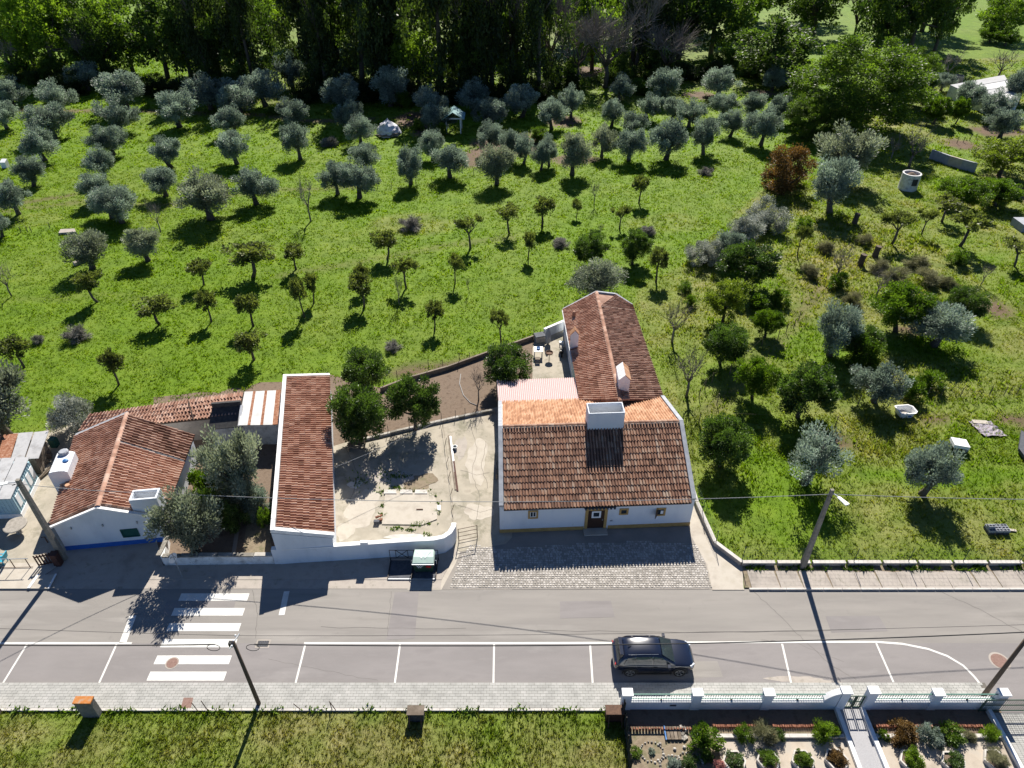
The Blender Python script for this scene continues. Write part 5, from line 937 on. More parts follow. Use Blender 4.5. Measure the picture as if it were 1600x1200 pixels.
for px, w, h, lab, mt in ((651, .85, .75, 'dark meter box on the lower verge in mid picture', 'darkroof'), (959, .95, .8, 'brown meter box beside the end of the white garden wall', 'redbrown')):
    q = P(px, 1122); t = thing('meter_box', lab, 'box', q); B().box(q+V3(0, 0, h/2), (w, .45, h)).obj('cabinet', M[mt], t); B().box(q+V3(0, .02, h+.03), (w+.08, .55, .06)).obj('lid', M['rustiron' if mt == 'redbrown' else 'wood'], t)
    for s in (-1, 1): bar(t, 'stay', 'rustiron', q+V3(s*w*.4, -.6, 0), q+V3(s*w*.35, -.24, h), .05, .05)
# ---------------------------------------------------------------- street side: bins, signs, gates
bc = P(664, 888); t = thing('bin', 'dark green wheeled waste container with pale green lid', 'bin', bc)
w, d, h = 1.36, .95, 1.05
B().add([bc+V3(sx*w*.44, sy*d*.42, .16) for sx, sy in ((-1, -1), (1, -1), (1, 1), (-1, 1))]+[bc+V3(sx*w*.5, sy*d*.5, h) for sx, sy in ((-1, -1), (1, -1), (1, 1), (-1, 1))], [(0, 1, 5, 4), (1, 2, 6, 5), (2, 3, 7, 6), (3, 0, 4, 7), (3, 2, 1, 0), (4, 5, 6, 7)]).obj('body', M['binbody'], t)
ld = B().add([bc+V3(x, y, z) for x, y, z in ((-.71, -.52, h), (.71, -.52, h), (.71, .5, h), (-.71, .5, h), (-.69, -.5, h+.1), (.69, -.5, h+.1), (.66, -.1, h+.24), (-.66, -.1, h+.24), (.62, .48, h+.28), (-.62, .48, h+.28))], [(0, 1, 5, 4), (4, 5, 6, 7), (7, 6, 8, 9), (1, 2, 8, 6, 5), (0, 4, 7, 9, 3), (2, 3, 9, 8)]).obj('lid', M['binlid'], t)
for s in (-1, 1): bar(ld, 'lid_rib', 'galv', bc+V3(s*.1, -.2, h+.22), bc+V3(s*.42, .3, h+.285), .05, .03)
bar(t, 'front_rail', 'galv', bc+V3(-.72, -.55, h+.02), bc+V3(.72, -.55, h+.02), .07, .07)
for s in (-1, 1):
    B().tube([bc+V3(s*.72, -.1, .95), bc+V3(s*.82, -.1, .88), bc+V3(s*.82, -.1, .6)], .03, 6).obj('trunnion', M['galv'], t)
    for e in (-1, 1): B().tube([bc+V3(s*.5-.03, e*.33, .09), bc+V3(s*.5+.03, e*.33, .09)], .09, 10).obj('wheel', M['rubber'], t)
fy = -d*.47-.02
B().box(bc+V3(.33, fy-.005, .78), (.32, .01, .24)).obj('red_sticker', M['redlens'], t)
for i in range(3):
    for k in range(4-i): B().box(bc+V3(-.42+.13*k+.05*i, fy-.004, .86-.1*i), (.09, .01, .05)).obj('print_mark', M['plasticwhite'], t)
co = bc+V3(-.75, .1); t = thing('bin_stand', 'dark steel two-bay bin stand with crossed rails against the yard wall', 'bin stand', co)
for k in range(2):
    c = co+V3(-.82+k*1.6, -.25); B().box(c+V3(0, 0, .05), (1.5, 1.5, .05)).obj('floor_plate', M['slate'], t)
    for s in (-1, 1): bar(t, 'side_rail', 'iron', c+V3(s*.77, -.75, .09), c+V3(s*.77, .75, .09), .06, .08)
    bar(t, 'front_edge', 'galv', c+V3(-.77, -.77, .07), c+V3(.77, -.77, .07), .05, .05)
yb = .55
for x0, x1 in ((-1.62, .0), (.02, 1.6)):
    a, b_, c_, d_ = co+V3(x0, yb, .25), co+V3(x1, yb, .25), co+V3(x1, yb, 1.05), co+V3(x0, yb, 1.05)
    for p, q in ((a, b_), (b_, c_), (c_, d_), (d_, a), (lerp(a, b_, .25), lerp(d_, c_, .25)), (lerp(a, b_, .75), lerp(d_, c_, .75)), (lerp(a, b_, .25), lerp(d_, c_, .75)), (lerp(a, b_, .75), lerp(d_, c_, .25))): B().tube([p, q], .022, 5).obj('rail', M['iron'], t)
    for e in (a, b_): bar(t, 'upright', 'iron', Zv(e, 0), e, .05, .05)
# round sign by the low wall
sp = P(285, 902); t = thing('road_sign', 'round white road sign seen edge-on by the low street wall', 'sign', sp); B().tube([sp+V3(0, 0, -.05), sp+V3(0, 0, 2.35)], .03, 8).obj('post', M['galv'], t)
sc_ = sp+V3(-.04, -.04, 2.0); nr = V3(.93, -.28, .1).normalized(); sx_ = nr.cross(V3(0, 0, 1)).normalized(); su = sx_.cross(nr); b = B(); R_ = .34
vs_ = [sc_+(sx_*math.cos(a)+su*math.sin(a))*R_+nr*o for o in (0, .02) for a in [i*math.tau/24 for i in range(24)]]; dsk = b.add(vs_, [tuple(range(24))[::-1], tuple(range(24, 48))]+[(i, (i+1) % 24, 24+(i+1) % 24, 24+i) for i in range(24)]).obj('disc', M['plasticwhite'], t)
for s in (-1, 1): B().tube([sc_+nr*.03+sx_*(s*.1+.06*math.cos(a))+su*(s*.1+.1*math.sin(a)) for a in [k*.5 for k in range(8)]], .018, 5).obj('mark', M['slate'], dsk)
# low street wall of the narrow garden
gw = [P(262, 852), P(258, 883.5), P(429, 881.5)]; t = thing('street_wall', 'low flaking white street wall below the leaning olive', 'wall', gw[1])
for a, b_ in ((gw[0], gw[1]), (gw[1], gw[2])):
    n = max(1, round((b_-a).length/1.2))
    B().beam(a.lerp(b_, 0)+V3(0, .13, .38), b_+V3(0, .13, .38), .26, .86).obj('wall_body', M['white_dirty'], t)
    for k in range(n): B().box(a.lerp(b_, (k+.5)/n)+V3(0, .13, .84+random.uniform(-.02, .03)), ((b_-a).length/n*.97 if abs(b_.x-a.x) > 2 else .3, .3 if abs(b_.x-a.x) > 2 else (b_-a).length/n*.97, .1)).obj('coping_stone', M['stone'], t)
struct('garden_path', sheet(PX([(362, 866), (372, 800), (378, 800), (368, 866)]), .03, .03), M['apron']); struct('dry_bed', sheet(PX([(378, 866), (388, 805), (418, 808), (426, 866)]), .025, .03), M['drysoil'])
one('white_chair', B().box(P(343, 700)+V3(0, 0, .4), (.55, .5, .08)).box(P(343, 700)+V3(0, .25, .75), (.55, .07, .7)).box(P(343, 700)+V3(-.22, 0, .2), (.06, .4, .4)).box(P(343, 700)+V3(.22, 0, .2), (.06, .4, .4)), M['plasticwhite'], 'white plastic chair in the dark court behind the grey olive', 'chair')
# open yard gate
g0, g1_ = P(717, 847), P(746, 841); t = thing('yard_gate', 'open rusty bar gate at the end of the curved yard wall', 'gate', g0)
for z in (.15, .55, .95, 1.3): B().tube([g0+V3(0, 0, z), g1_+V3(0, 0, z)], .02, 5).obj('rail', M['rustiron'], t)
for e in (g0, g1_): bar(t, 'stile', 'rustiron', e+V3(0, 0, .05), e+V3(0, 0, 1.33), .05, .05)
# sticks, planks, debris in the yard
t = thing('yard_fence', 'collapsed stick and wire fence across the concrete yard', 'fence', P(698, 740))
ps = [P(690, 672), P(694, 700), P(697, 725), P(700, 748), P(703, 775), P(705, 800), P(705, 832)]
for i, p in enumerate(ps): B().tube([p, p+V3(.25, .1, 1.0 if i < 2 else .7)], .02, 5).obj('stick', M['wood'], t)
for i in range(len(ps)-1): B().tube([ps[i]+V3(.15, 0, .55), ps[i+1]+V3(.15, 0, .5)], .008, 4).obj('wire', M['rustiron'], t)
for i, (a, b_, lab, mt) in enumerate((((701, 681), (712, 766), 'longest plank of the timber lying across the yard', 'wood'), ((704, 690), (714, 768), 'brown plank on the right of the timber lying across the yard', 'redbrown'), ((702, 684), (709, 740), 'short pale plank at the top of the timber in the yard', 'plasticwhite'))): one('plank', B().beam(P(*a)+V3(i*.05, 0, .06+.05*i), P(*b_)+V3(i*.05, 0, .05), .14, .05), M[mt], lab, 'plank')
one('bucket', B().lathe([(.15, 0), (.19, .32), (.17, .32), (.13, .03)], P(711, 702), 12), M['galv'], 'grey bucket beside the planks in the yard', 'bucket')
t = thing('yard_slab', 'raised concrete slab in the middle of the yard', 'slab', P(650, 795)); B().prism(PX([(597, 820), (602, 772), (676, 770), (684, 790), (683, 812), (660, 821)]), 0, .09).obj('slab', M['slabcon'], t)
for x0 in (600, 625, 648): B().prism(PX([(x0, 773), (x0+20, 773), (x0+19, 767), (x0+1, 767)]), 0, .14).obj('edge_stone', M['kerb'], t)
one('white_board', B().box(P(683, 794)+V3(0, 0, .05), (.5, .48, .03)), M['plasticwhite'], 'square white board lying on the yard concrete', 'board')
one('iron_bar', B().box(P(656, 797.5)+V3(0, 0, .12), (.48, .06, .05)), M['rustiron'], 'short rusty bar lying on the yard slab', 'bar')
t = thing('brick_stack', 'small stack of bricks and a grey block in the yard', 'stack', P(592, 815))
for i in range(6): B().box(P(592, 813)+V3((i % 2)*.25-.1, (i//2)*.12-.1, .08+.12*(i % 3)), (.24, .12, .1), rz=.2*i).obj('brick', M['brick'], t)
B().box(P(589, 818)+V3(0, 0, .15), (.4, .2, .3)).obj('block', M['slate'], t)
pb = P(558, 700); t = thing('pallet_bench', 'slatted pallet bench under the citrus tree by the yard', 'bench', pb)
for i in range(4): B().box(pb+V3(0, -.3+.22*i, .42+.1*(i > 2)), (1.5, .14, .04), rz=.16).obj('slat', M['wood'], t)
for s in (-1, 1): B().box(pb+V3(s*.6, .1*s, .2), (.08, .7, .4), rz=.16).obj('leg', M['wood'], t)
rw_ = [P(545, 694), P(600, 681), P(680, 662), P(735, 650), P(772, 643)]
t = thing('plot_kerb', 'low stone kerb between the yard and the vegetable plot', 'kerb', rw_[0])
for i in range(len(rw_)-1):
    a, b_ = rw_[i], rw_[i+1]; n = max(2, round((b_-a).length/.55))
    for k in range(n): B().beam(a.lerp(b_, k/n)+V3(0, 0, .13), a.lerp(b_, (k+.96)/n)+V3(0, 0, .13), .22, .26+random.uniform(-.04, .04)).obj('stone', M['stone'], t)
rw_ = [P(595, 612), P(640, 595), P(700, 578), P(760, 556), P(834, 530)]
t = thing('plot_wall', 'low dark retaining wall along the meadow side of the plot', 'wall', rw_[0])
for i in range(len(rw_)-1): B().beam(rw_[i]+V3(0, 0, .2), rw_[i+1]+V3(0, 0, .2), .18, .5).obj('wall_block', M['wood'], t)
netfence('wire fence on the stone kerb beside the yard', [P(x, y) for x, y in ((607, 678), (640, 670), (690, 658), (712, 654), (727, 650), (745, 646))], .9, 0, 2, .025, 'wood', False)
hp = [P(720, 585), P(718, 600), P(724, 618), P(735, 630), P(745, 634)]; one('garden_hose', B().tube([p+V3(0, 0, .05) for p in hp], .03, 5), M['cablepale'], 'pale hose curving across the dug vegetable plot', 'hose')
b = B(); rr_ = random.Random(11)
for pxs in ((600, 768, 12), (622, 763, 10), (640, 768, 14), (665, 768, 8), (676, 775, 8), (684, 786, 6), (660, 818, 16), (650, 820, 12), (620, 826, 12), (640, 827, 10), (682, 800, 8), (598, 790, 6), (598, 805, 6), (610, 742, 20), (625, 745, 16), (560, 750, 20), (668, 836, 6)):
    for k in range(int(pxs[2]*4)):
        p = P(pxs[0]+rr_.gauss(0, pxs[2]*.5), pxs[1]+rr_.gauss(0, 1.6 if pxs[2] < 17 else 7), .02); a = rr_.uniform(0, 6.28); h_ = rr_.uniform(.06, .18); b.add([p+V3(math.cos(a)*.06, math.sin(a)*.06), p-V3(math.cos(a)*.06, math.sin(a)*.06), p+V3(rr_.gauss(0, .08), rr_.gauss(0, .08), h_)], [(0, 1, 2)], a=rr_.random())
tag(b.obj('yard_weeds', M['citrus_y'], loc=(0, 0, 0)), 'weeds growing in the cracks of the yard', kind='stuff')
# ---------------------------------------------------------------- patio behind the cottage
tp = P(841, 556); t = thing('patio_table', 'white square table with a blue bowl in the rear patio', 'table', tp); B().box(tp+V3(0, 0, .75), (.85, .85, .05)).obj('tabletop', M['plasticwhite'], t)
for sx in (-1, 1):
    for sy in (-1, 1): B().box(tp+V3(sx*.36, sy*.36, .37), (.06, .06, .74)).obj('leg', M['plasticwhite'], t)
one('bowl', B().lathe([(.1, 0), (.2, .1), (.19, .14), (.16, .13), (.08, .05)], tp+V3(0, .05, .78), 14), M['bluepaint'], 'blue bowl standing on the white patio table', 'bowl')
st = P(840, 566); t = thing('stool', 'pale wooden stool in front of the white patio table', 'stool', st); B().box(st+V3(0, 0, .44), (.45, .4, .05)).obj('seat', M['wood'], t)
for sx in (-1, 1):
    for sy in (-1, 1): B().box(st+V3(sx*.18, sy*.15, .21), (.05, .05, .42)).obj('leg', M['wood'], t)
gp = P(858, 562); t = thing('fire_bowl', 'dark round fire bowl on a stand in the rear patio', 'grill', gp); B().lathe([(.1, .6), (.33, .72), (.36, .85), (.32, .85), (.25, .75)], gp, 16).obj('bowl', M['rustiron'], t); B().tube([gp, gp+V3(0, 0, .62)], .03, 6).obj('stand', M['iron'], t)
cl = P(856, 538); one('wrapped_parasol', B().lathe([(.05, 0), (.26, .3), (.3, .9), (.2, 1.5), (.06, 1.9)], cl, 9), M['copinggrey'], 'folded grey parasol at the back of the patio', 'parasol')
mb = P(876, 552); t = thing('motor_scooter', 'dark scooter parked along the rear wing wall', 'scooter', mb)
B().box(mb+V3(.05, 0, .55), (.32, 1.3, .3)).obj('body', M['black'], t); B().box(mb+V3(.05, -.05, .76), (.26, .6, .1)).obj('seat', M['slabcon'], t); B().box(mb+V3(.05, .5, .85), (.4, .28, .3)).obj('crate', M['plasticwhite'], t)
for e in (-.6, .6): B().tube([mb+V3(-.02, e, .24), mb+V3(.12, e, .24)], .24, 14).obj('wheel', M['rubber'], t)
B().tube([mb+V3(.05, -.6, .3), mb+V3(.05, -.5, 1.0)], .03, 6).obj('fork', M['galv'], t); B().tube([mb+V3(-.25, -.5, 1.02), mb+V3(.35, -.5, 1.02)], .02, 5).obj('handlebar', M['iron'], t)
pw = thing('patio_wall', 'short white painted wall closing the rear patio', 'wall', P(850, 528)); B().beam(P(850, 528)+V3(0, 0, .5), P(882, 514)+V3(0, 0, .5), .2, 1.0).obj('wall_body', M['white'], pw); B().beam(P(850, 528)+V3(0, 0, 1.03), P(882, 514)+V3(0, 0, 1.03), .26, .07).obj('coping', M['coping'], pw)
rp = thing('stone_oven', 'small rough stone hearth in the patio corner', 'hearth', P(843, 533)); B().box(P(843, 533)+V3(0, 0, .35), (.9, .7, .7), rz=.3).obj('hearth', M['stone'], rp); B().box(P(843, 533)+V3(0, 0, .74), (1.0, .8, .08), rz=.3).obj('top_slab', M['slate'], rp)
# ---------------------------------------------------------------- left courtyard
rt = P(31, 832); t = thing('round_table', 'round stone table in the left courtyard', 'table', rt); B().lathe([(.72, .72), (.75, .75), (.75, .8), (.7, .82)], rt, 24).obj('tabletop', M['stonetable'], t); B().lathe([(.25, 0), (.14, .2), (.14, .6), (.22, .73)], rt, 12).obj('pedestal', M['stonetable'], t)
tc = P(9, 880); t = thing('plastic_chair', 'turquoise plastic chair by the railing at the left edge', 'chair', tc); B().box(tc+V3(-.2, 0, .42), (.55, .5, .06)).obj('seat', M['turq'], t)
B().add([tc+V3(x, y, z) for x, y, z in ((.1, -.28, .42), (.1, .28, .42), (.28, .26, 1.0), (.28, -.26, 1.0), (.16, -.28, .42), (.16, .28, .42), (.34, .26, 1.0), (.34, -.26, 1.0))], [(0, 1, 2, 3), (7, 6, 5, 4), (0, 3, 7, 4), (1, 5, 6, 2), (3, 2, 6, 7), (0, 4, 5, 1)]).obj('backrest', M['turq'], t)
for sx in (-.4, .05):
    for sy in (-.2, .2): B().box(tc+V3(sx, sy, .2), (.05, .05, .4)).obj('leg', M['turq'], t)
for s in (-1, 1): B().box(tc+V3(-.15, s*.27, .62), (.5, .05, .05)).obj('armrest', M['turq'], t)
r0, r1_ = P(-140, 893), P(53, 888); t = thing('tube_railing', 'thin tube railing along the left courtyard edge', 'railing', r0)
B().tube([r0+V3(0, 0, 1.0), r1_+V3(0, 0, 1.0)], .025, 6).obj('top_rail', M['galv'], t); B().tube([r0+V3(0, 0, .15), r1_+V3(0, 0, .15)], .02, 6).obj('bottom_rail', M['rustiron'], t)
for k in range(8): e = r0.lerp(r1_, (k+.5)/8+.04); bar(t, 'post', 'rustiron', e, e+V3(0, 0, 1.0), .04, .04)
w0, w1 = P(62, 886), P(90, 880); t = thing('wooden_gate', 'small dark red slatted gate beside the left lamp pole', 'gate', w0)
for z in (.2, .95): bar(t, 'rail', 'redbrown', w0+V3(0, 0, z), w1+V3(0, 0, z), .05, .09)
for k in range(7): e = w0.lerp(w1, k/6); bar(t, 'slat', 'redbrown', e+V3(0, .02, .08), e+V3(0, .02, 1.1), .1, .03)
pb_ = P(92, 884); t = thing('gate_post', 'square dark red gate post beside the slatted gate', 'post', pb_); B().box(pb_+V3(0, .1, .55), (.4, .4, 1.1)).obj('shaft', M['redbrown'], t); B().box(pb_+V3(0, .1, 1.12), (.46, .46, .05)).obj('cap', M['redbrown'], t)
t = thing('kerb_ramp', 'white-edged concrete ramp from the road to the slatted gate', 'ramp', P(60, 912)); B().prism(PX([(46, 921), (76, 921), (88, 900), (62, 900)]), .0, [.12, .1, .16, .17]).obj('slab', M['slabcon'], t); bar(t, 'white_edge', 'coping', P(46, 921)+V3(0, 0, .13), P(62, 900)+V3(0, 0, .18), .18, .06); bar(t, 'white_edge', 'coping', P(77, 921)+V3(0, 0, .11), P(89, 899)+V3(0, 0, .16), .1, .06)
one('heap_of_scrap', B().box(P(72, 716)+V3(0, 0, .3), (.9, .6, .5), rz=.5).box(P(66, 730)+V3(0, 0, .2), (1.2, .2, .3), rz=1.0).box(P(75, 740)+V3(0, 0, .15), (.15, 1.8, .12), rz=-.3).box(P(68, 745)+V3(0, 0, .2), (.12, 1.6, .12), rz=-.15), M['wood'], 'heap of scrap timber beside the blue shed', 'scrap')
one('green_crate', B().box(P(87, 697)+V3(0, 0, .4), (.5, .5, .8)), M['shutter'], 'green crate behind the big white chimney', 'crate')
one('garden_tap', B().tube([P(75, 848), P(75, 848)+V3(0, 0, .6), P(75, 848)+V3(-.2, -.05, .6)], .04, 6), M['rustiron'], 'small standpipe beside the left lamp pole', 'tap')
# ---------------------------------------------------------------- car
def car(loc):
    t = thing('parked_car', 'dark navy SUV parked in the roadside bay', 'car', loc); L = Vector(loc)
    # stations along x (rear to front): half width, bottom, belt, top of lower body
    S = [(-2.36, .62, .52, .80, .90), (-2.30, .80, .36, .95, 1.02), (-2.05, .89, .28, 1.02, 1.08), (-1.4, .93, .24, 1.03, 1.09), (-.4, .94, .22, 1.01, 1.07), (.6, .94, .22, .99, 1.05), (1.0, .935, .22, .97, 1.05), (1.5, .92, .24, .93, 1.02), (1.95, .89, .26, .86, .95), (2.2, .82, .30, .76, .85), (2.34, .66, .40, .64, .70)]
    b = B(); vs = []; K = 13
    for x, w, zb, zs, zt in S:
        half = [(0, zb), (w*.7, zb), (w*.95, zb+.08), (w, zb+(zs-zb)*.45), (w*.985, zs*.96+.02), (w*.90, zs+(zt-zs)*.55), (0, zt)]
        sec = [(-y, z) for y, z in half[1:-1]][::1]
        ring = [half[0]]+[(y, z) for y, z in half[1:-1]]+[half[-1]]+[(-y, z) for y, z in half[1:-1]][::-1]
        vs += [L+V3(x, y, z) for y, z in ring]
    n = len(ring); fs = [(i*n+k, i*n+(k+1) % n, (i+1)*n+(k+1) % n, (i+1)*n+k) for i in range(len(S)-1) for k in range(n)]+[tuple(range(n))[::-1], tuple(range((len(S)-1)*n, len(S)*n))]
    body = b.add(vs, fs).obj('body', M['navy'], t, smooth=True); sm = body.modifiers.new('s', 'SUBSURF'); sm.levels = sm.render_levels = 2
    # cabin: paint shell with glass panes proud of it
    G = [(-2.20, .72, .98, .99), (-2.02, .70, 1.02, 1.30), (-1.80, .66, 1.04, 1.55), (-1.2, .65, 1.05, 1.66), (-.3, .65, 1.05, 1.69), (.25, .64, 1.05, 1.64), (.62, .66, 1.04, 1.42), (1.12, .72, 1.0, 1.04)]
    b = B(); vs = []
    for x, wt, zb, zt in G:
        wb = .86; f = min(1, (zt-zb)/.6); w1_ = wb+(wt-wb)*f
        ring = [(-wb, zb-.05), (-w1_-.02, zt-.07*f), (-w1_*.8, zt-.01), (0, zt+.015), (w1_*.8, zt-.01), (w1_+.02, zt-.07*f), (wb, zb-.05)]; vs += [L+V3(x, y, z) for y, z in ring]
    n = 7; b.add(vs, [(i*n+k, (i+1)*n+k, (i+1)*n+k+1, i*n+k+1) for i in range(len(G)-1) for k in range(n-1)]); cabin = b.obj('cabin', M['navy'], t, smooth=True); sm = cabin.modifiers.new('s', 'SUBSURF'); sm.levels = sm.render_levels = 1
    def side(x, f, s):                                       # point on the cabin side at height fraction f
        for i in range(len(G)-1):
            if G[i][0] <= x <= G[i+1][0]: u = (x-G[i][0])/(G[i+1][0]-G[i][0]); wt = G[i][1]*(1-u)+G[i+1][1]*u; zb = G[i][2]*(1-u)+G[i+1][2]*u; zt = G[i][3]*(1-u)+G[i+1][3]*u; break
        ff = min(1, (zt-zb)/.6); w1_ = .86+(wt-.86)*ff; z0 = zb+.03; z1 = zt-.10*ff
        return L+V3(x, s*((.862+(w1_+.02-.862)*f)+.016), z0+(z1-z0)*f)
    for s in (-1, 1):
        for x0, x1, xt0, xt1 in ((-1.85, -1.22, -1.62, -1.24), (-1.16, -.22, -1.16, -.22), (-.14, .86, -.14, .36)):
            q = [side(x0, .04, s), side(x1, .04, s), side(xt1, .93, s), side(xt0, .93, s)]; B().slab(q if s < 0 else q[::-1], .012).obj('side_window', M['carglass'], t)
        mi = L+V3(.72, s*1.0, 1.08); B().box(mi, (.16, .22, .15)).obj('mirror', M['navy'], t)
        for xd in (-.18, -1.15, .85):
            B().box(L+V3(xd, s*.948, .68), (.012, .012, .5)).obj('door_seam', M['black'], t)
        for xd in (-.95, .0): B().box(L+V3(xd, s*.955, .9), (.18, .03, .03)).obj('door_handle', M['navy'], t)
        B().box(L+V3(-.05, s*.93, .27), (2.0, .06, .12)).obj('sill', M['black'], t)
        for xw in (-1.42, 1.42):
            c = L+V3(xw, s*.86, .36); pts = [c+V3(.44*math.cos(a), s*.075, .44*math.sin(a)) for a in [k*math.pi/12-.12 for k in range(14)]]; B().tube(pts, .035, 6).obj('wheel_arch', M['black'], t)
            w_ = B(); pr = [(.22, -.1), (.34, -.11), (.365, -.07), (.365, .07), (.34, .11), (.22, .1)]
            vs = []; nn = 24
            for r, o in pr:
                for k in range(nn): a = k*math.tau/nn; vs.append(c+V3(r*math.cos(a), o, r*math.sin(a)))
            wh = w_.add(vs, [(i*nn+k, i*nn+(k+1) % nn, (i+1)*nn+(k+1) % nn, (i+1)*nn+k) for i in range(len(pr)-1) for k in range(nn)]).obj('wheel', M['rubber'], t, smooth=True)
            B().tube([c+V3(0, s*-.06, 0), c+V3(0, s*.05, 0)], .24, 20).obj('brake_disc', M['black'], wh)
            rim = B(); 
            for k in range(5):
                a = k*math.tau/5+.3
                for da in (-.14, .14): rim.beam(c+V3(.04*math.cos(a), s*.085, .04*math.sin(a)), c+V3(.245*math.cos(a+da), s*.095, .245*math.sin(a+da)), .03, .03)
            rim.tube([c+V3(.25*math.cos(k*math.tau/20), s*.095, .25*math.sin(k*math.tau/20)) for k in range(21)], .014, 5, False); rim.obj('rim', M['silver'], wh)
        B().add([L+V3(x, s*y, z) for x, y, z in ((2.10, .86, .74), (2.30, .62, .68), (2.30, .60, .78), (2.02, .84, .86), (2.05, .80, .74), (2.22, .56, .68), (2.22, .55, .78), (1.98, .78, .86))], [(0, 1, 2, 3), (4, 7, 6, 5), (3, 2, 6, 7), (0, 4, 5, 1)]).obj('headlight', M['lens'], t)
        B().box(L+V3(-2.27, s*.66, .93), (.06, .26, .07), rz=s*.35).obj('tail_light', M['redlens'], t)
    q = [L+V3(1.10, -.72, 1.09), L+V3(1.10, .72, 1.09), L+V3(.36, .58, 1.615), L+V3(.36, -.58, 1.615)]; B().slab(q, .014).obj('windscreen', M['carglass'], t)
    q = [L+V3(-2.14, .66, 1.16), L+V3(-2.14, -.66, 1.16), L+V3(-1.87, -.56, 1.53), L+V3(-1.87, .56, 1.53)]; B().slab(q, .014).obj('rear_window', M['carglass'], t)
    B().box(L+V3(-1.95, 0, 1.61), (.2, 1.12, .03), ry=.12).obj('spoiler', M['navy'], t); B().add([L+V3(-1.55, -.02, 1.66), L+V3(-1.35, -.02, 1.68), L+V3(-1.35, .02, 1.68), L+V3(-1.55, .02, 1.66), L+V3(-1.55, 0, 1.76)], [(0, 1, 4), (1, 2, 4), (2, 3, 4), (3, 0, 4)]).obj('antenna_fin', M['black'], t)
    for s in (-1, 1): B().tube([L+V3(-1.6, s*.61, 1.66), L+V3(-.6, s*.63, 1.72), L+V3(.1, s*.61, 1.69)], .014, 5).obj('roof_rail', M['silver'], t)
    B().box(L+V3(2.30, 0, .55), (.08, .9, .16)).obj('grille', M['black'], t); B().box(L+V3(2.33, 0, .42), (.02, .5, .1)).obj('number_plate', M['plasticwhite'], t)
    return t
cp = P(1020, 1057); car(V3(P(1019, 1040).x, cp.y+.95, .004))
# ---------------------------------------------------------------- white garden wall with railings, lower right
Ya, Yb_ = 20.36, 20.30; gx = lambda px, z=1.4: P(px, 1092, z).x
wt = thing('garden_wall', 'white garden wall with pillars and green railings along the lower pavement', 'wall', V3(6.2, Ya))
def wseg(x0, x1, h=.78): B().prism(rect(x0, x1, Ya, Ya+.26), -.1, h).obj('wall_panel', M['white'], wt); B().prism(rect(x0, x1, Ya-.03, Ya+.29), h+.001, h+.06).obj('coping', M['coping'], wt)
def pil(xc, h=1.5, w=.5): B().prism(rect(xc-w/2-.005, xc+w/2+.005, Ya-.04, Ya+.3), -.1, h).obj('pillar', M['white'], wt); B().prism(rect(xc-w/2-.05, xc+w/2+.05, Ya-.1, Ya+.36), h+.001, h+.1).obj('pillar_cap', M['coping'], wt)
def rails(x0, x1, z0=.84, z1=1.36):
    r = bar(wt, 'top_rail', 'greenrail', V3(x0, Ya+.13, z1), V3(x1, Ya+.13, z1), .05, .05); bar(wt, 'bottom_rail', 'greenrail', V3(x0, Ya+.13, z0+.08), V3(x1, Ya+.13, z0+.08), .04, .03)
    n = int((x1-x0)/.135)
    for k in range(1, n): e = V3(x0+(x1-x0)*k/n, Ya+.13, z0); bar(wt, 'baluster', 'greenrail', e, e+V3(0, 0, z1-z0), .02, .02)
    m_ = V3((x0+x1)/2, Ya+.1, z0+.03); B().box(m_, (.08, .08, .12)).obj('rail_foot', M['iron'], wt)
pp = [gx(x, 1.55) for x in (982, 1092.5, 1205)]; gL, gR = gx(1325, 1.55), gx(1368, 1.55); pr_ = [gx(1472, 1.55), gx(1575, 1.55)]
for i in range(2): wseg(pp[i]+.25, pp[i+1]-.25); rails(pp[i]+.25, pp[i+1]-.25)
cv0 = gx(1292, 1.3); wseg(pp[2]+.25, cv0); rails(pp[2]+.25, cv0)
n = 8; b = B(); prof = [(cv0+(gL-.25-cv0)*k/n, 1.0+.62*math.sin(k/n*math.pi/2)) for k in range(n+1)]
b.add([V3(x, Ya, -.1) for x, z in prof]+[V3(x, Ya, z) for x, z in prof]+[V3(x, Ya+.26, -.1) for x, z in prof]+[V3(x, Ya+.26, z) for x, z in prof], [f for k in range(n) for f in ((k, k+1, n+2+k, n+1+k), (2*n+2+k, 3*n+3+k, 3*n+4+k, 2*n+3+k), (n+1+k, n+2+k, 3*n+4+k, 3*n+3+k))]+[(0, n+1, 3*n+3, 2*n+2)]).obj('swept_panel', M['white'], wt)
for k in range(n): B().beam(V3(prof[k][0], Ya+.13, prof[k][1]+.03), V3(prof[k+1][0], Ya+.13, prof[k+1][1]+.03), .32, .06).obj('coping', M['coping'], wt)
wseg(gR+.25, pr_[0]-.25); rails(gR+.25, pr_[0]-.25); wseg(pr_[0]+.25, pr_[1]-.25); rails(pr_[0]+.25, pr_[1]-.25)
for x in pp+pr_: pil(x)
pil(gL, 1.72, .46); pil(gR, 1.72, .5)
B().box(V3(gx(1050, .5), Ya-.012, .45), (.35, .02, .14)).obj('vent_plate', M['slate'], wt)
def gate(nm, lab, x0, x1, h, leaves_, y):
    t = thing(nm, lab, 'gate', V3(x0, y)); w = (x1-x0)/leaves_
    for l_ in range(leaves_):
        a, c = x0+w*l_+.02, x0+w*(l_+1)-.02
        for xx in (a+.03, c-.03): bar(t, 'stile', 'greenpost', V3(xx, y, .08), V3(xx, y, h), .06, .05)
        for z in (.12, h*.55, h-.03): bar(t, 'rail', 'greenpost', V3(a, y, z), V3(c, y, z), .04, .05)
        n = int((c-a)/.12)
        for k in range(1, n): e = V3(a+(c-a)*k/n, y, .12); bar(t, 'bar', 'greenpost', e, e+V3(0, 0, h-.14), .02, .02)
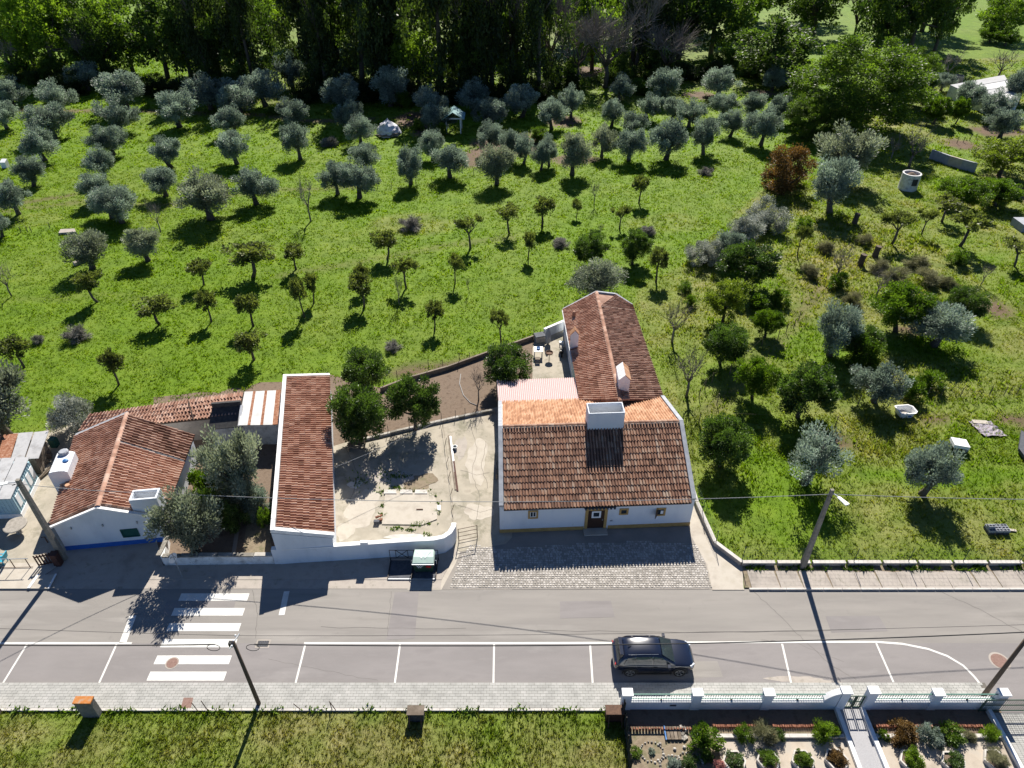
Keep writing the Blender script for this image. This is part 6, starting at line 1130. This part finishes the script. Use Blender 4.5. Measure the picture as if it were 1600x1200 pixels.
gate('garden_gate', 'green double garden gate in the white wall', gL+.25, gR-.27, 1.25, 2, Ya+.1)
gate('driveway_gate', 'pale green sliding driveway gate cut by the right picture edge', pr_[1]-1.0, pr_[1]+5.5, 1.25, 1, Ya-.12)
struct('driveway_apron', sheet([(P(1541, 1072).x+.02, Ya-.2), (60, Ya-.2), (60, YK), (P(1541, 1072).x+.02, YK)], .002, .08), M['patchasphalt'])
# ground inside the garden
zg = .02
struct('garden_soil', sheet([(6.1, -10), (60, -10), (60, Ya), (6.1, Ya)], .0, .06), M['drysoil'])
xp0, xp1 = P(1308, 1115).x, P(1348, 1115).x
struct('garden_patio', B().prism([(P(1118, 1156).x, P(1118, 1156).y), (xp0, P(1300, 1156).y), (xp0, 8), (P(1140, 1200).x, 8)], -.02, zg+.03), M['patio']); xr0 = P(1556, 1135).x
struct('garden_patio', B().prism([(xp1, P(1300, 1156).y), (xr0, P(1300, 1156).y), (xr0, 8), (xp1, 8)], -.02, zg+.03), M['patio'])
struct('garden_walk', B().prism(rect(xp0, xp1, 8, Ya+.3), -.02, zg+.05), M['gravelpath'])
struct('driveway_base', B().prism(rect(xr0, 60, 8, Ya-.2), -.02, zg+.01), M['joint'])
pv2 = B(); yy = 14
while yy < Ya-.3:
    xx = xr0+.1
    while xx < 36: pv2.prism(rect(xx+.006, xx+.214, yy+.006, yy+.104), 0, zg+.03, a=random.random()*.99+.005); xx += .22
    yy += .11
tag(pv2.obj('driveway_pavers', M['paver'], loc=(0, 0, 0)), 'small grey pavers of the driveway', kind='stuff')
for nm, x, lab in (('path_edging', xp0, 'white edging on the left of the garden path'), ('path_edging', xp1, 'white edging on the right of the garden path'), ('path_edging', xr0, 'white edging between patio and driveway')): one(nm, B().prism(rect(x-.11, x+.11, 8, Ya-.01), -.02, .26), M['coping'], lab, 'edging')
def kerbrow(x0, x1, y, lab):
    t = thing('bed_kerb', lab, 'kerb', V3(x0, y)); n = max(1, round((x1-x0)/1.0))
    for k in range(n): B().prism(rect(x0+(x1-x0)*k/n+.005, x0+(x1-x0)*(k+1)/n-.005, y-.1, y+.1), -.02, .2).obj('kerb_stone', M['kerb'], t)
struct('bed_soil', B().prism([(P(985, 1140).x, P(1000, 1137).y), (xr0-.15, P(1000, 1150).y), (xr0-.15, Ya-.005), (6.2, Ya-.005)], -.02, .012), M['soil']); yk2 = P(1200, 1152).y; kerbrow(P(1118, 1152).x, xp0-.15, yk2, 'concrete kerb of the flower bed left of the path'); kerbrow(xp1+.15, xr0-.15, yk2, 'concrete kerb of the flower bed right of the path')
def brickrow(x0, x1, y, lab, step=.13):
    t = thing('brick_edging', lab, 'edging', V3(x0, y)); x = x0; me = B().box((0, 0, 0), (.105, .13, .18)).mesh('brick', M['brick'])
    while x < x1: o = bpy.data.objects.new('brick', me); link(o, t, V3(x, y+random.uniform(-.015, .015), 0.07+random.uniform(-.02, .02))); o.rotation_euler = (random.uniform(-.1, .1), random.uniform(-.06, .06), 0); x += step
yb2 = P(1200, 1136).y; brickrow(P(985, 1140).x, P(1080, 1140).x, P(1000, 1141).y, 'row of upright bricks at the left of the bare flower bed', .17); brickrow(P(1115, 1138).x, xp0-.3, yb2, 'red brick edging behind the shrubs left of the path'); brickrow(xp1+.3, P(1535, 1138).x, yb2, 'red brick edging behind the shrubs right of the path')
BG = 'shrubs of the lower flower beds'
def shrub(kind, nm, lab, px, py, w, h, cat='shrub'): p = P(px, py); CNT[kind] = CNT.get(kind, 0); return plant(kind, nm, lab, cat, (p.x, p.y), w, h, BG)
for k, px, py, w, h, lab in (('bush_citrus_y', 1097, 1160, 1.55, 1.35, 'yellow-flecked citrus bush right of the small pallet'), ('bush_citrus_y', 1160, 1152, .95, .8, 'yellow-green shrub at the left of the patio bed'), ('bush_greyweed', 1190, 1152, 1.2, 1.0, 'grey-brown shrub between two green shrubs in the patio bed'), ('bush_citrus', 1213, 1152, .8, .7, 'small dark green shrub right of the grey-brown shrub'), ('bush_broad', 1284, 1150, 1.3, 1.1, 'large pale green shrub beside the path edging'), ('bush_citrus_y', 1302, 1146, .6, .6, 'small yellow-green shrub touching the path edging'), ('bush_rustleaf', 1408, 1152, 1.4, 1.15, 'reddish-brown shrub right of the garden path'), ('bush_olive', 1448, 1153, 1.2, 1.1, 'grey-green leggy shrub in the middle of the right bed'), ('bush_citrus_y', 1484, 1152, 1.3, .8, 'low bright green shrub in the right bed'), ('bush_greyweed', 1512, 1150, .8, .5, 'low dry tuft in the right bed'), ('bush_broad', 1545, 1152, .95, 1.1, 'bright green shrub at the corner by the driveway'), ('bush_citrus_y', 1378, 1150, .6, .5, 'small green tuft beside the right path edging'), ('bush_citrus', 1078, 1192, .9, .5, 'dark green clump inside the stone ring by the patio'), ('bush_olive', 1050, 1196, .8, .5, 'grey-green clump inside the lowest stone ring'), ('bush_olive', 1018, 1175, .4, .3, 'tiny clump inside the upper-left stone ring'), ('bush_citrus', 1105, 1185, .6, .5, 'small dark plant left of the patio corner'), ('bush_pinkflower', 1123, 1198, .55, .5, 'pink flowering plant at the patio corner'), ('bush_citrus_y', 992, 1178, .7, .4, 'grass clump beside the dark net fence')): shrub(k, 'garden_shrub', lab, px, py, w*1.3, h*1.2)
fl = random.Random(4)
for px, py, lab in ((1199, 1141, 'upper orange flower on the patio bed'), (1198, 1153, 'lower left orange flower on the patio bed'), (1206, 1154, 'lower right orange flower on the patio bed')): one('orange_flower', B().lathe([(.02, 0), (.1, .03), (.06, .09)], P(px, py)+V3(0, 0, .35), 8).tube([P(px, py), P(px, py)+V3(0, 0, .36)], .012, 4), M['lichen'], lab, 'flower', 'orange flowers')
def planter(px, py, kind, lab, pl, s=.62, hh=.55):
    c = P(px, py); t = thing('hexagonal_planter', lab, 'planter', c, 'hexagonal planters on the patio'); b = B(); o = []; i_ = []
    for k in range(6): a = k*math.pi/3; o.append(V3(math.cos(a)*s, math.sin(a)*s)); i_.append(V3(math.cos(a)*(s-.09), math.sin(a)*(s-.09)))
    b.add([c+p+V3(0, 0, .0) for p in o]+[c+p+V3(0, 0, .3) for p in o]+[c+p+V3(0, 0, .3) for p in i_]+[c+p+V3(0, 0, .2) for p in i_], [f for k in range(6) for f in ((k, (k+1) % 6, 6+(k+1) % 6, 6+k), (6+k, 6+(k+1) % 6, 12+(k+1) % 6, 12+k), (12+k, 12+(k+1) % 6, 18+(k+1) % 6, 18+k))]).obj('rim', M['kerb'], t)
    B().add([c+p*1.0+V3(0, 0, .22) for p in i_], [tuple(range(6))]).obj('soil', M['soil'], t); e = plant(kind, 'planter_plant', pl, 'plant', (c.x, c.y), s*1.95, hh*1.15, 'plants in the hexagonal planters'); e.location.z = .2
for px, py, k, ad, hh in ((1146, 1193, 'bush_citrus', 'dense dark green', .5), (1199, 1191, 'bush_citrus_y', 'bright lime green', .5), (1253, 1192, 'bush_broad', 'loose pale green', .6), (1305, 1190, 'bush_rustleaf', 'rusty brown', .65), (1422, 1192, 'bush_broad', 'tall leafy green', .95), (1487, 1194, 'bush_citrus', 'dark grey-green', .55), (1553, 1191, 'bush_greyweed', 'brown-grey', .55)): planter(px, py, k, f'hexagonal concrete planter holding the {ad} plant', f'{ad} plant growing in a hexagonal planter', .62, hh)
for px, py, r, lab in ((1018, 1175, .62, 'ring of pale stones around bare soil, upper left'), (1050, 1196, .6, 'ring of pale stones at the bottom edge'), (1078, 1192, .66, 'ring of pale stones around the dark green clump')):
    c = P(px, py); t = thing('stone_ring', lab, 'stones', c, None); n = 22
    for k in range(n): a = k*math.tau/n; B().lathe([(random.uniform(.03, .06), 0), (random.uniform(.05, .085), .04), (.03, .08)], c+V3(math.cos(a)*r*random.uniform(.95, 1.1), math.sin(a)*r*random.uniform(.75, .9)), 6).obj('stone', M['stone'], t)
sp_ = P(1052, 1147); t = thing('small_pallet', 'small weathered wooden pallet in the flower bed', 'pallet', sp_)
for k in range(4): B().box(sp_+V3(-.3+.2*k, 0, .12), (.17, .7, .04)).obj('board', M['wood'], t)
for y_ in (-.28, .28): B().box(sp_+V3(0, y_, .05), (.85, .08, .1)).obj('bearer', M['wood'], t)
B().box(sp_+V3(-.46, 0, .14), (.07, .75, .05)).obj('blue_strip', M['bluepaint'], t)
t = thing('rubble', 'heap of pale rubble beside the small pallet', 'rubble', P(1072, 1146)); rr_ = random.Random(8)
for k in range(16): B().box(P(1072, 1146)+V3(rr_.uniform(-.4, .4), rr_.uniform(-.35, .35), .06), (rr_.uniform(.1, .22), rr_.uniform(.1, .2), .12), rz=rr_.uniform(0, 3), rx=rr_.uniform(-.3, .3)).obj('stone', M['stone'], t)
for px, py, lab in ((1031, 1163, 'single stone above the stone rings, left'), (1054, 1171, 'single stone above the stone rings, middle'), (1069, 1168, 'single stone above the stone rings, right')): one('stone', B().lathe([(.06, 0), (.1, .06), (.05, .12)], P(px, py), 7), M['stone'], lab, 'stone')
# dark net fence at the garden side
na, nb = P(973, 1112), V3(P(984, 1200).x-.1, 13.5); t = thing('net_fence', 'dark shade-net fence at the left side of the flower garden', 'fence', na)
for k in range(8): e = na.lerp(nb, k/7); B().tube([e+V3(0, 0, -.05), e+V3(0, 0, 1.25)], .03, 6).obj('post', M['iron'], t)
for k in range(7):
    b = B(); vs = []
    for j in range(7): e = na.lerp(nb, (k+j/6)/7); o = V3(.05*math.sin(j*2.1+k), 0, 0); vs += [e+o, e+o*1.6+V3(0, 0, 1.12+.07*math.sin(j*1.7+k))]
    B().add(vs, [(2*j, 2*j+2, 2*j+3, 2*j+1) for j in range(6)]).obj('net_panel', M['net'], t)
# ---------------------------------------------------------------- things scattered in the fields
bt = P(1413, 648); t = thing('bathtub', 'old white bathtub used as a trough in the right garden', 'bathtub', bt)
pr2 = [(-1.0, -.45), (-.7, -.5), (.6, -.5), (.95, -.3), (.95, .3), (.6, .5), (-.7, .5), (-1.0, .45)]; k = len(pr2); Rm = Matrix.Rotation(.1, 3, 'Z')
lay = [(0.78, .0), (1.0, .55), (1.08, .6), (.93, .6), (.75, .15)]; vs = [bt+Rm@V3(x*f*.75, y*f*1.15, z) for f, z in lay for x, y in pr2]; B().add(vs, [(i*k+j, i*k+(j+1) % k, (i+1)*k+(j+1) % k, (i+1)*k+j) for i in range(len(lay)-1) for j in range(k)]+[tuple(range((len(lay)-1)*k, len(lay)*k))]).obj('tub', M['plasticwhite'], t)
B().box(bt+V3(.1, -.6, .3), (.25, .04, .1)).obj('blue_label', M['bluepaint'], t); B().lathe([(.28, .16), (.3, .2), (.1, .22)], bt+V3(-.1, .1), 9).obj('debris', M['stone'], t)
hp = [bt+V3(1.0*math.cos(a)*1.2, .85*math.sin(a)-.1, .04) for a in [k*.3-3.3 for k in range(14)]]+[bt+V3(1.4, 1.4, .05), bt+V3(2.4, 2.0, .05)]; one('yellow_hose', B().tube(hp, .03, 5), M['yellowhose'], 'yellow hose looped around the white bathtub', 'hose')
bx_ = P(1497, 702); t = thing('white_hive', 'white box propped on blocks in the right garden', 'box', bx_); B().box(bx_+V3(-.1, 0, .62), (1.2, .95, .28), rz=-.15, ry=.1).obj('box', M['plasticwhite'], t)
for dx, dy in ((-.4, -.3), (.4, -.3), (.4, .3), (-.4, .3)): B().box(bx_+V3(dx, dy, .24), (.3, .25, .5), rz=dx).obj('block', M['stone'], t)
rg = P(1542, 671); t = thing('rag_mat', 'crumpled striped mat spread on the grass', 'mat', rg); b = B(); vs = []
N_ = 10; rr_ = random.Random(2)
for i in range(N_+1):
    for j in range(N_+1): vs.append(rg+V3((i/N_-.5)*1.9+(j/N_-.5)*-.3, (j/N_-.5)*1.9, .05+rr_.uniform(0, .14)))
b.add(vs, [(i*(N_+1)+j, (i+1)*(N_+1)+j, (i+1)*(N_+1)+j+1, i*(N_+1)+j+1) for i in range(N_) for j in range(N_)]).obj('cloth', M['carpet'], t); B().box(rg+V3(-.2, .8, .14), (1.2, .45, .05), rz=-.1).obj('board', M['slabcon'], t)
bk = P(1556, 830); t = thing('block_stack', 'stack of grey hollow blocks on the right lawn', 'stack', bk); me = None
for lx, ly, lz in [(x, y, z) for z in range(2) for y in range(3) for x in range(3)]+[(0, 1, 2)]:
    c = bk+V3(-.5+.5*lx, -.22+.22*ly, .1+.2*lz); b = B(); b.box(c+V3(0, -.09, 0), (.46, .025, .19)).box(c+V3(0, .09, 0), (.46, .025, .19))
    for q in (-.215, 0, .215): b.box(c+V3(q, 0, 0), (.03, .155, .19))
    b.obj('hollow_block', M['slate' if lz == 0 else 'copinggrey'], t)
bar(t, 'plank', 'slabcon', bk+V3(.7, .1, .1), bk+V3(1.4, .0, .06), .2, .05)
one('trailer_panel', B().slab([P(1592, 700, .5), P(1625, 745, .5), P(1625, 690, .7), P(1596, 672, .7)], .3), M['slate'], 'dark green panel leaning at the right picture edge', 'panel')
wp = P(1417, 295); t = thing('concrete_tub', 'white cylindrical well ring with a dark opening in the far right garden', 'well', wp)
B().lathe([(1.25, 0), (1.25, 2.3), (1.05, 2.3), (1.05, 1.7)], wp, 20).obj('ring', M['white_dirty'], t); B().lathe([(1.04, 1.72), (.5, 2.15), (.2, 2.35)], wp, 12).obj('earth', M['soil'], t); B().box(wp+V3(.1, -1.2, 1.35), (.7, .2, .9)).obj('opening', M['darkroof'], t)
wlw = [P(1452, 248), P(1480, 258), P(1500, 264), P(1522, 270)]; t = thing('grey_wall', 'long grey wall fragment behind the cylindrical well', 'wall', wlw[0])
for i in range(3): B().beam(wlw[i]+V3(0, 0, .7), wlw[i+1]+V3(0, 0, .7), .3, 1.5).obj('wall_block', M['copinggrey' if i != 1 else 'slabcon'], t)
hu = P(1520, 172); t = thing('tin_hut', 'low ruined hut with pale tin roof at the far right', 'hut', hu)
hq = [P(1478, 152), P(1535, 178), P(1586, 172), P(1560, 140)]; hc = sum(hq, V3(0, 0))/4
B().prism(hq, -.1, [2.2, 2.0, 2.0, 2.6]).obj('wall', M['white_dirty'], t)
def hz(p, z): return V3(p.x, p.y, z)
ht = [hz(hq[0], 2.3), hz(hq[1], 2.1), hz(hq[2], 2.1), hz(hq[3], 2.8)]
for i in range(4):
    a, b_ = i/4, (i+1)/4-.02; B().slab([lerp(ht[0], ht[1], a), lerp(ht[0], ht[1], b_), lerp(ht[3], ht[2], b_), lerp(ht[3], ht[2], a)], .06).obj('roof_sheet', M['tin' if i % 2 else 'greysheet'], t)
sh_ = P(710, 205); t = thing('shelter', 'small open shelter with pale green gabled sheet roof', 'shelter', sh_); w_, d_, h_ = 1.4, 1.7, 2.6
for sx in (-1, 1):
    for sy in (-1, 1): bar(t, 'post', 'plasticwhite', sh_+V3(sx*w_*.85, sy*d_*.85, 0), sh_+V3(sx*w_*.85, sy*d_*.85, h_), .16, .16)
    q = [sh_+V3(sx*(w_+.5), -d_-.3, h_-.1), sh_+V3(sx*(w_+.5), d_+.3, h_-.1), sh_+V3(0, d_+.3, h_+1.1), sh_+V3(0, -d_-.3, h_+1.1)]; B().slab(q if sx > 0 else q[::-1], .06).obj('roof_sheet', M['greenroof'], t)
bar(t, 'beam', 'plasticwhite', sh_+V3(-w_-.4, -d_*.85, h_-.08), sh_+V3(w_+.4, -d_*.85, h_-.08), .12, .2)
ta = P(607, 210); t = thing('tarpaulin_heap', 'heap of timber under white plastic sheeting in the meadow', 'heap', ta)
b = B(); nu, nv = 14, 8; vs = []
rr_ = random.Random(6)
for i in range(nu):
    for j in range(nv):
        a = i*math.tau/nu; f = j/(nv-1); r = (1-f**1.6)*2.1*(1+.12*math.sin(a*3)); vs.append(ta+V3(math.cos(a)*r*1.0+rr_.gauss(0, .08), math.sin(a)*r*.8+rr_.gauss(0, .08), 2.5*f**.8+rr_.gauss(0, .06)))
b.add(vs, [(i*nv+j, ((i+1) % nu)*nv+j, ((i+1) % nu)*nv+j+1, i*nv+j+1) for i in range(nu) for j in range(nv-1)]).obj('sheeting', M['plastictarp'], t)
for k in range(9): a = rr_.uniform(-2.6, -.5); c = ta+V3(math.cos(a)*2.0, math.sin(a)*1.7, .25); B().beam(c+V3(-.7, rr_.uniform(-.4, .2), rr_.uniform(-.1, .3)), c+V3(.7, rr_.uniform(-.4, .2), rr_.uniform(-.1, .3)), .16, .16).obj('log', M['wood'], t)
one('sawn_log', B().tube([P(117, 416)+V3(0, 0, .25), P(143, 405)+V3(0, 0, .3)], [.3, .24], 9), M['slabcon'], 'pale sawn log lying under the loose grey olive', 'log')
for px, py, lab in ((1344, 413, 'leftmost dark barrel-shaped stump in the scrub'), (1367, 400, 'middle dark barrel-shaped stump in the scrub'), (1335, 348, 'uppermost dark barrel-shaped stump by the thick olive')): p = P(px, py); one('stump', B().tube([p+V3(0, 0, -.1), p+V3(.05, 0, .7), p+V3(.12, 0, 1.25)], [.38, .33, .36], 10), M['polebrown'], lab, 'stump', 'dark stumps')
one('white_goat_shelter', B().prism([P(9, 262)+V3(-.4, -.3), P(9, 262)+V3(.4, -.3), P(9, 262)+V3(.4, .5), P(9, 262)+V3(-.4, .5)], 0, [.9, .9, 1.2, 1.2]), M['plasticwhite'], 'small white crate in the grass at the left edge', 'crate')
one('stone_cistern', B().prism([P(93, 368), P(120, 366), P(118, 361), P(96, 362)], -.05, .35), M['pavecon'], 'flat concrete cistern slab behind the loose grey olive', 'cistern')
one('white_trough', B().box(P(1596, 357)+V3(.3, 0, .5), (2.2, 2.4, 1.0)), M['copinggrey'], 'grey water tank at the right picture edge', 'tank')
one('drum', B().lathe([(.9, 0), (.95, .9), (.85, 1.3), (.7, 1.3), (.65, .9)], P(1496, 128), 12), M['stone'], 'round stone well head beside the far hut', 'well')
b = B(); rr_ = random.Random(21)
for k in range(2600):                                        # weeds on the right verge and along the pavement edge
    if k < 1500: x = rr_.uniform(P(1165, 890).x, 40); y = P(1300, 893).y+rr_.random()**1.4*(YW-P(1300, 893).y-.1); z = .07; dn_ = .5+.5*math.sin(x*1.7)+.3*math.sin(x*4.3)
    else: x = rr_.uniform(-33, 6); y = YB+rr_.gauss(-.12, .1); z = .08; dn_ = .4+.6*math.sin(x*2.3+1)
    if rr_.random() > dn_: continue
    a = rr_.uniform(0, 6.28); h_ = rr_.uniform(.08, .3); p = V3(x, y, z); b.add([p+V3(math.cos(a)*.07, math.sin(a)*.07), p-V3(math.cos(a)*.07, math.sin(a)*.07), p+V3(rr_.gauss(0, .1), rr_.gauss(0, .1), h_)], [(0, 1, 2)], a=rr_.random())
tag(b.obj('verge_weeds', M['citrus_y'], loc=(0, 0, 0)), 'weeds along the pavement edges', kind='stuff')
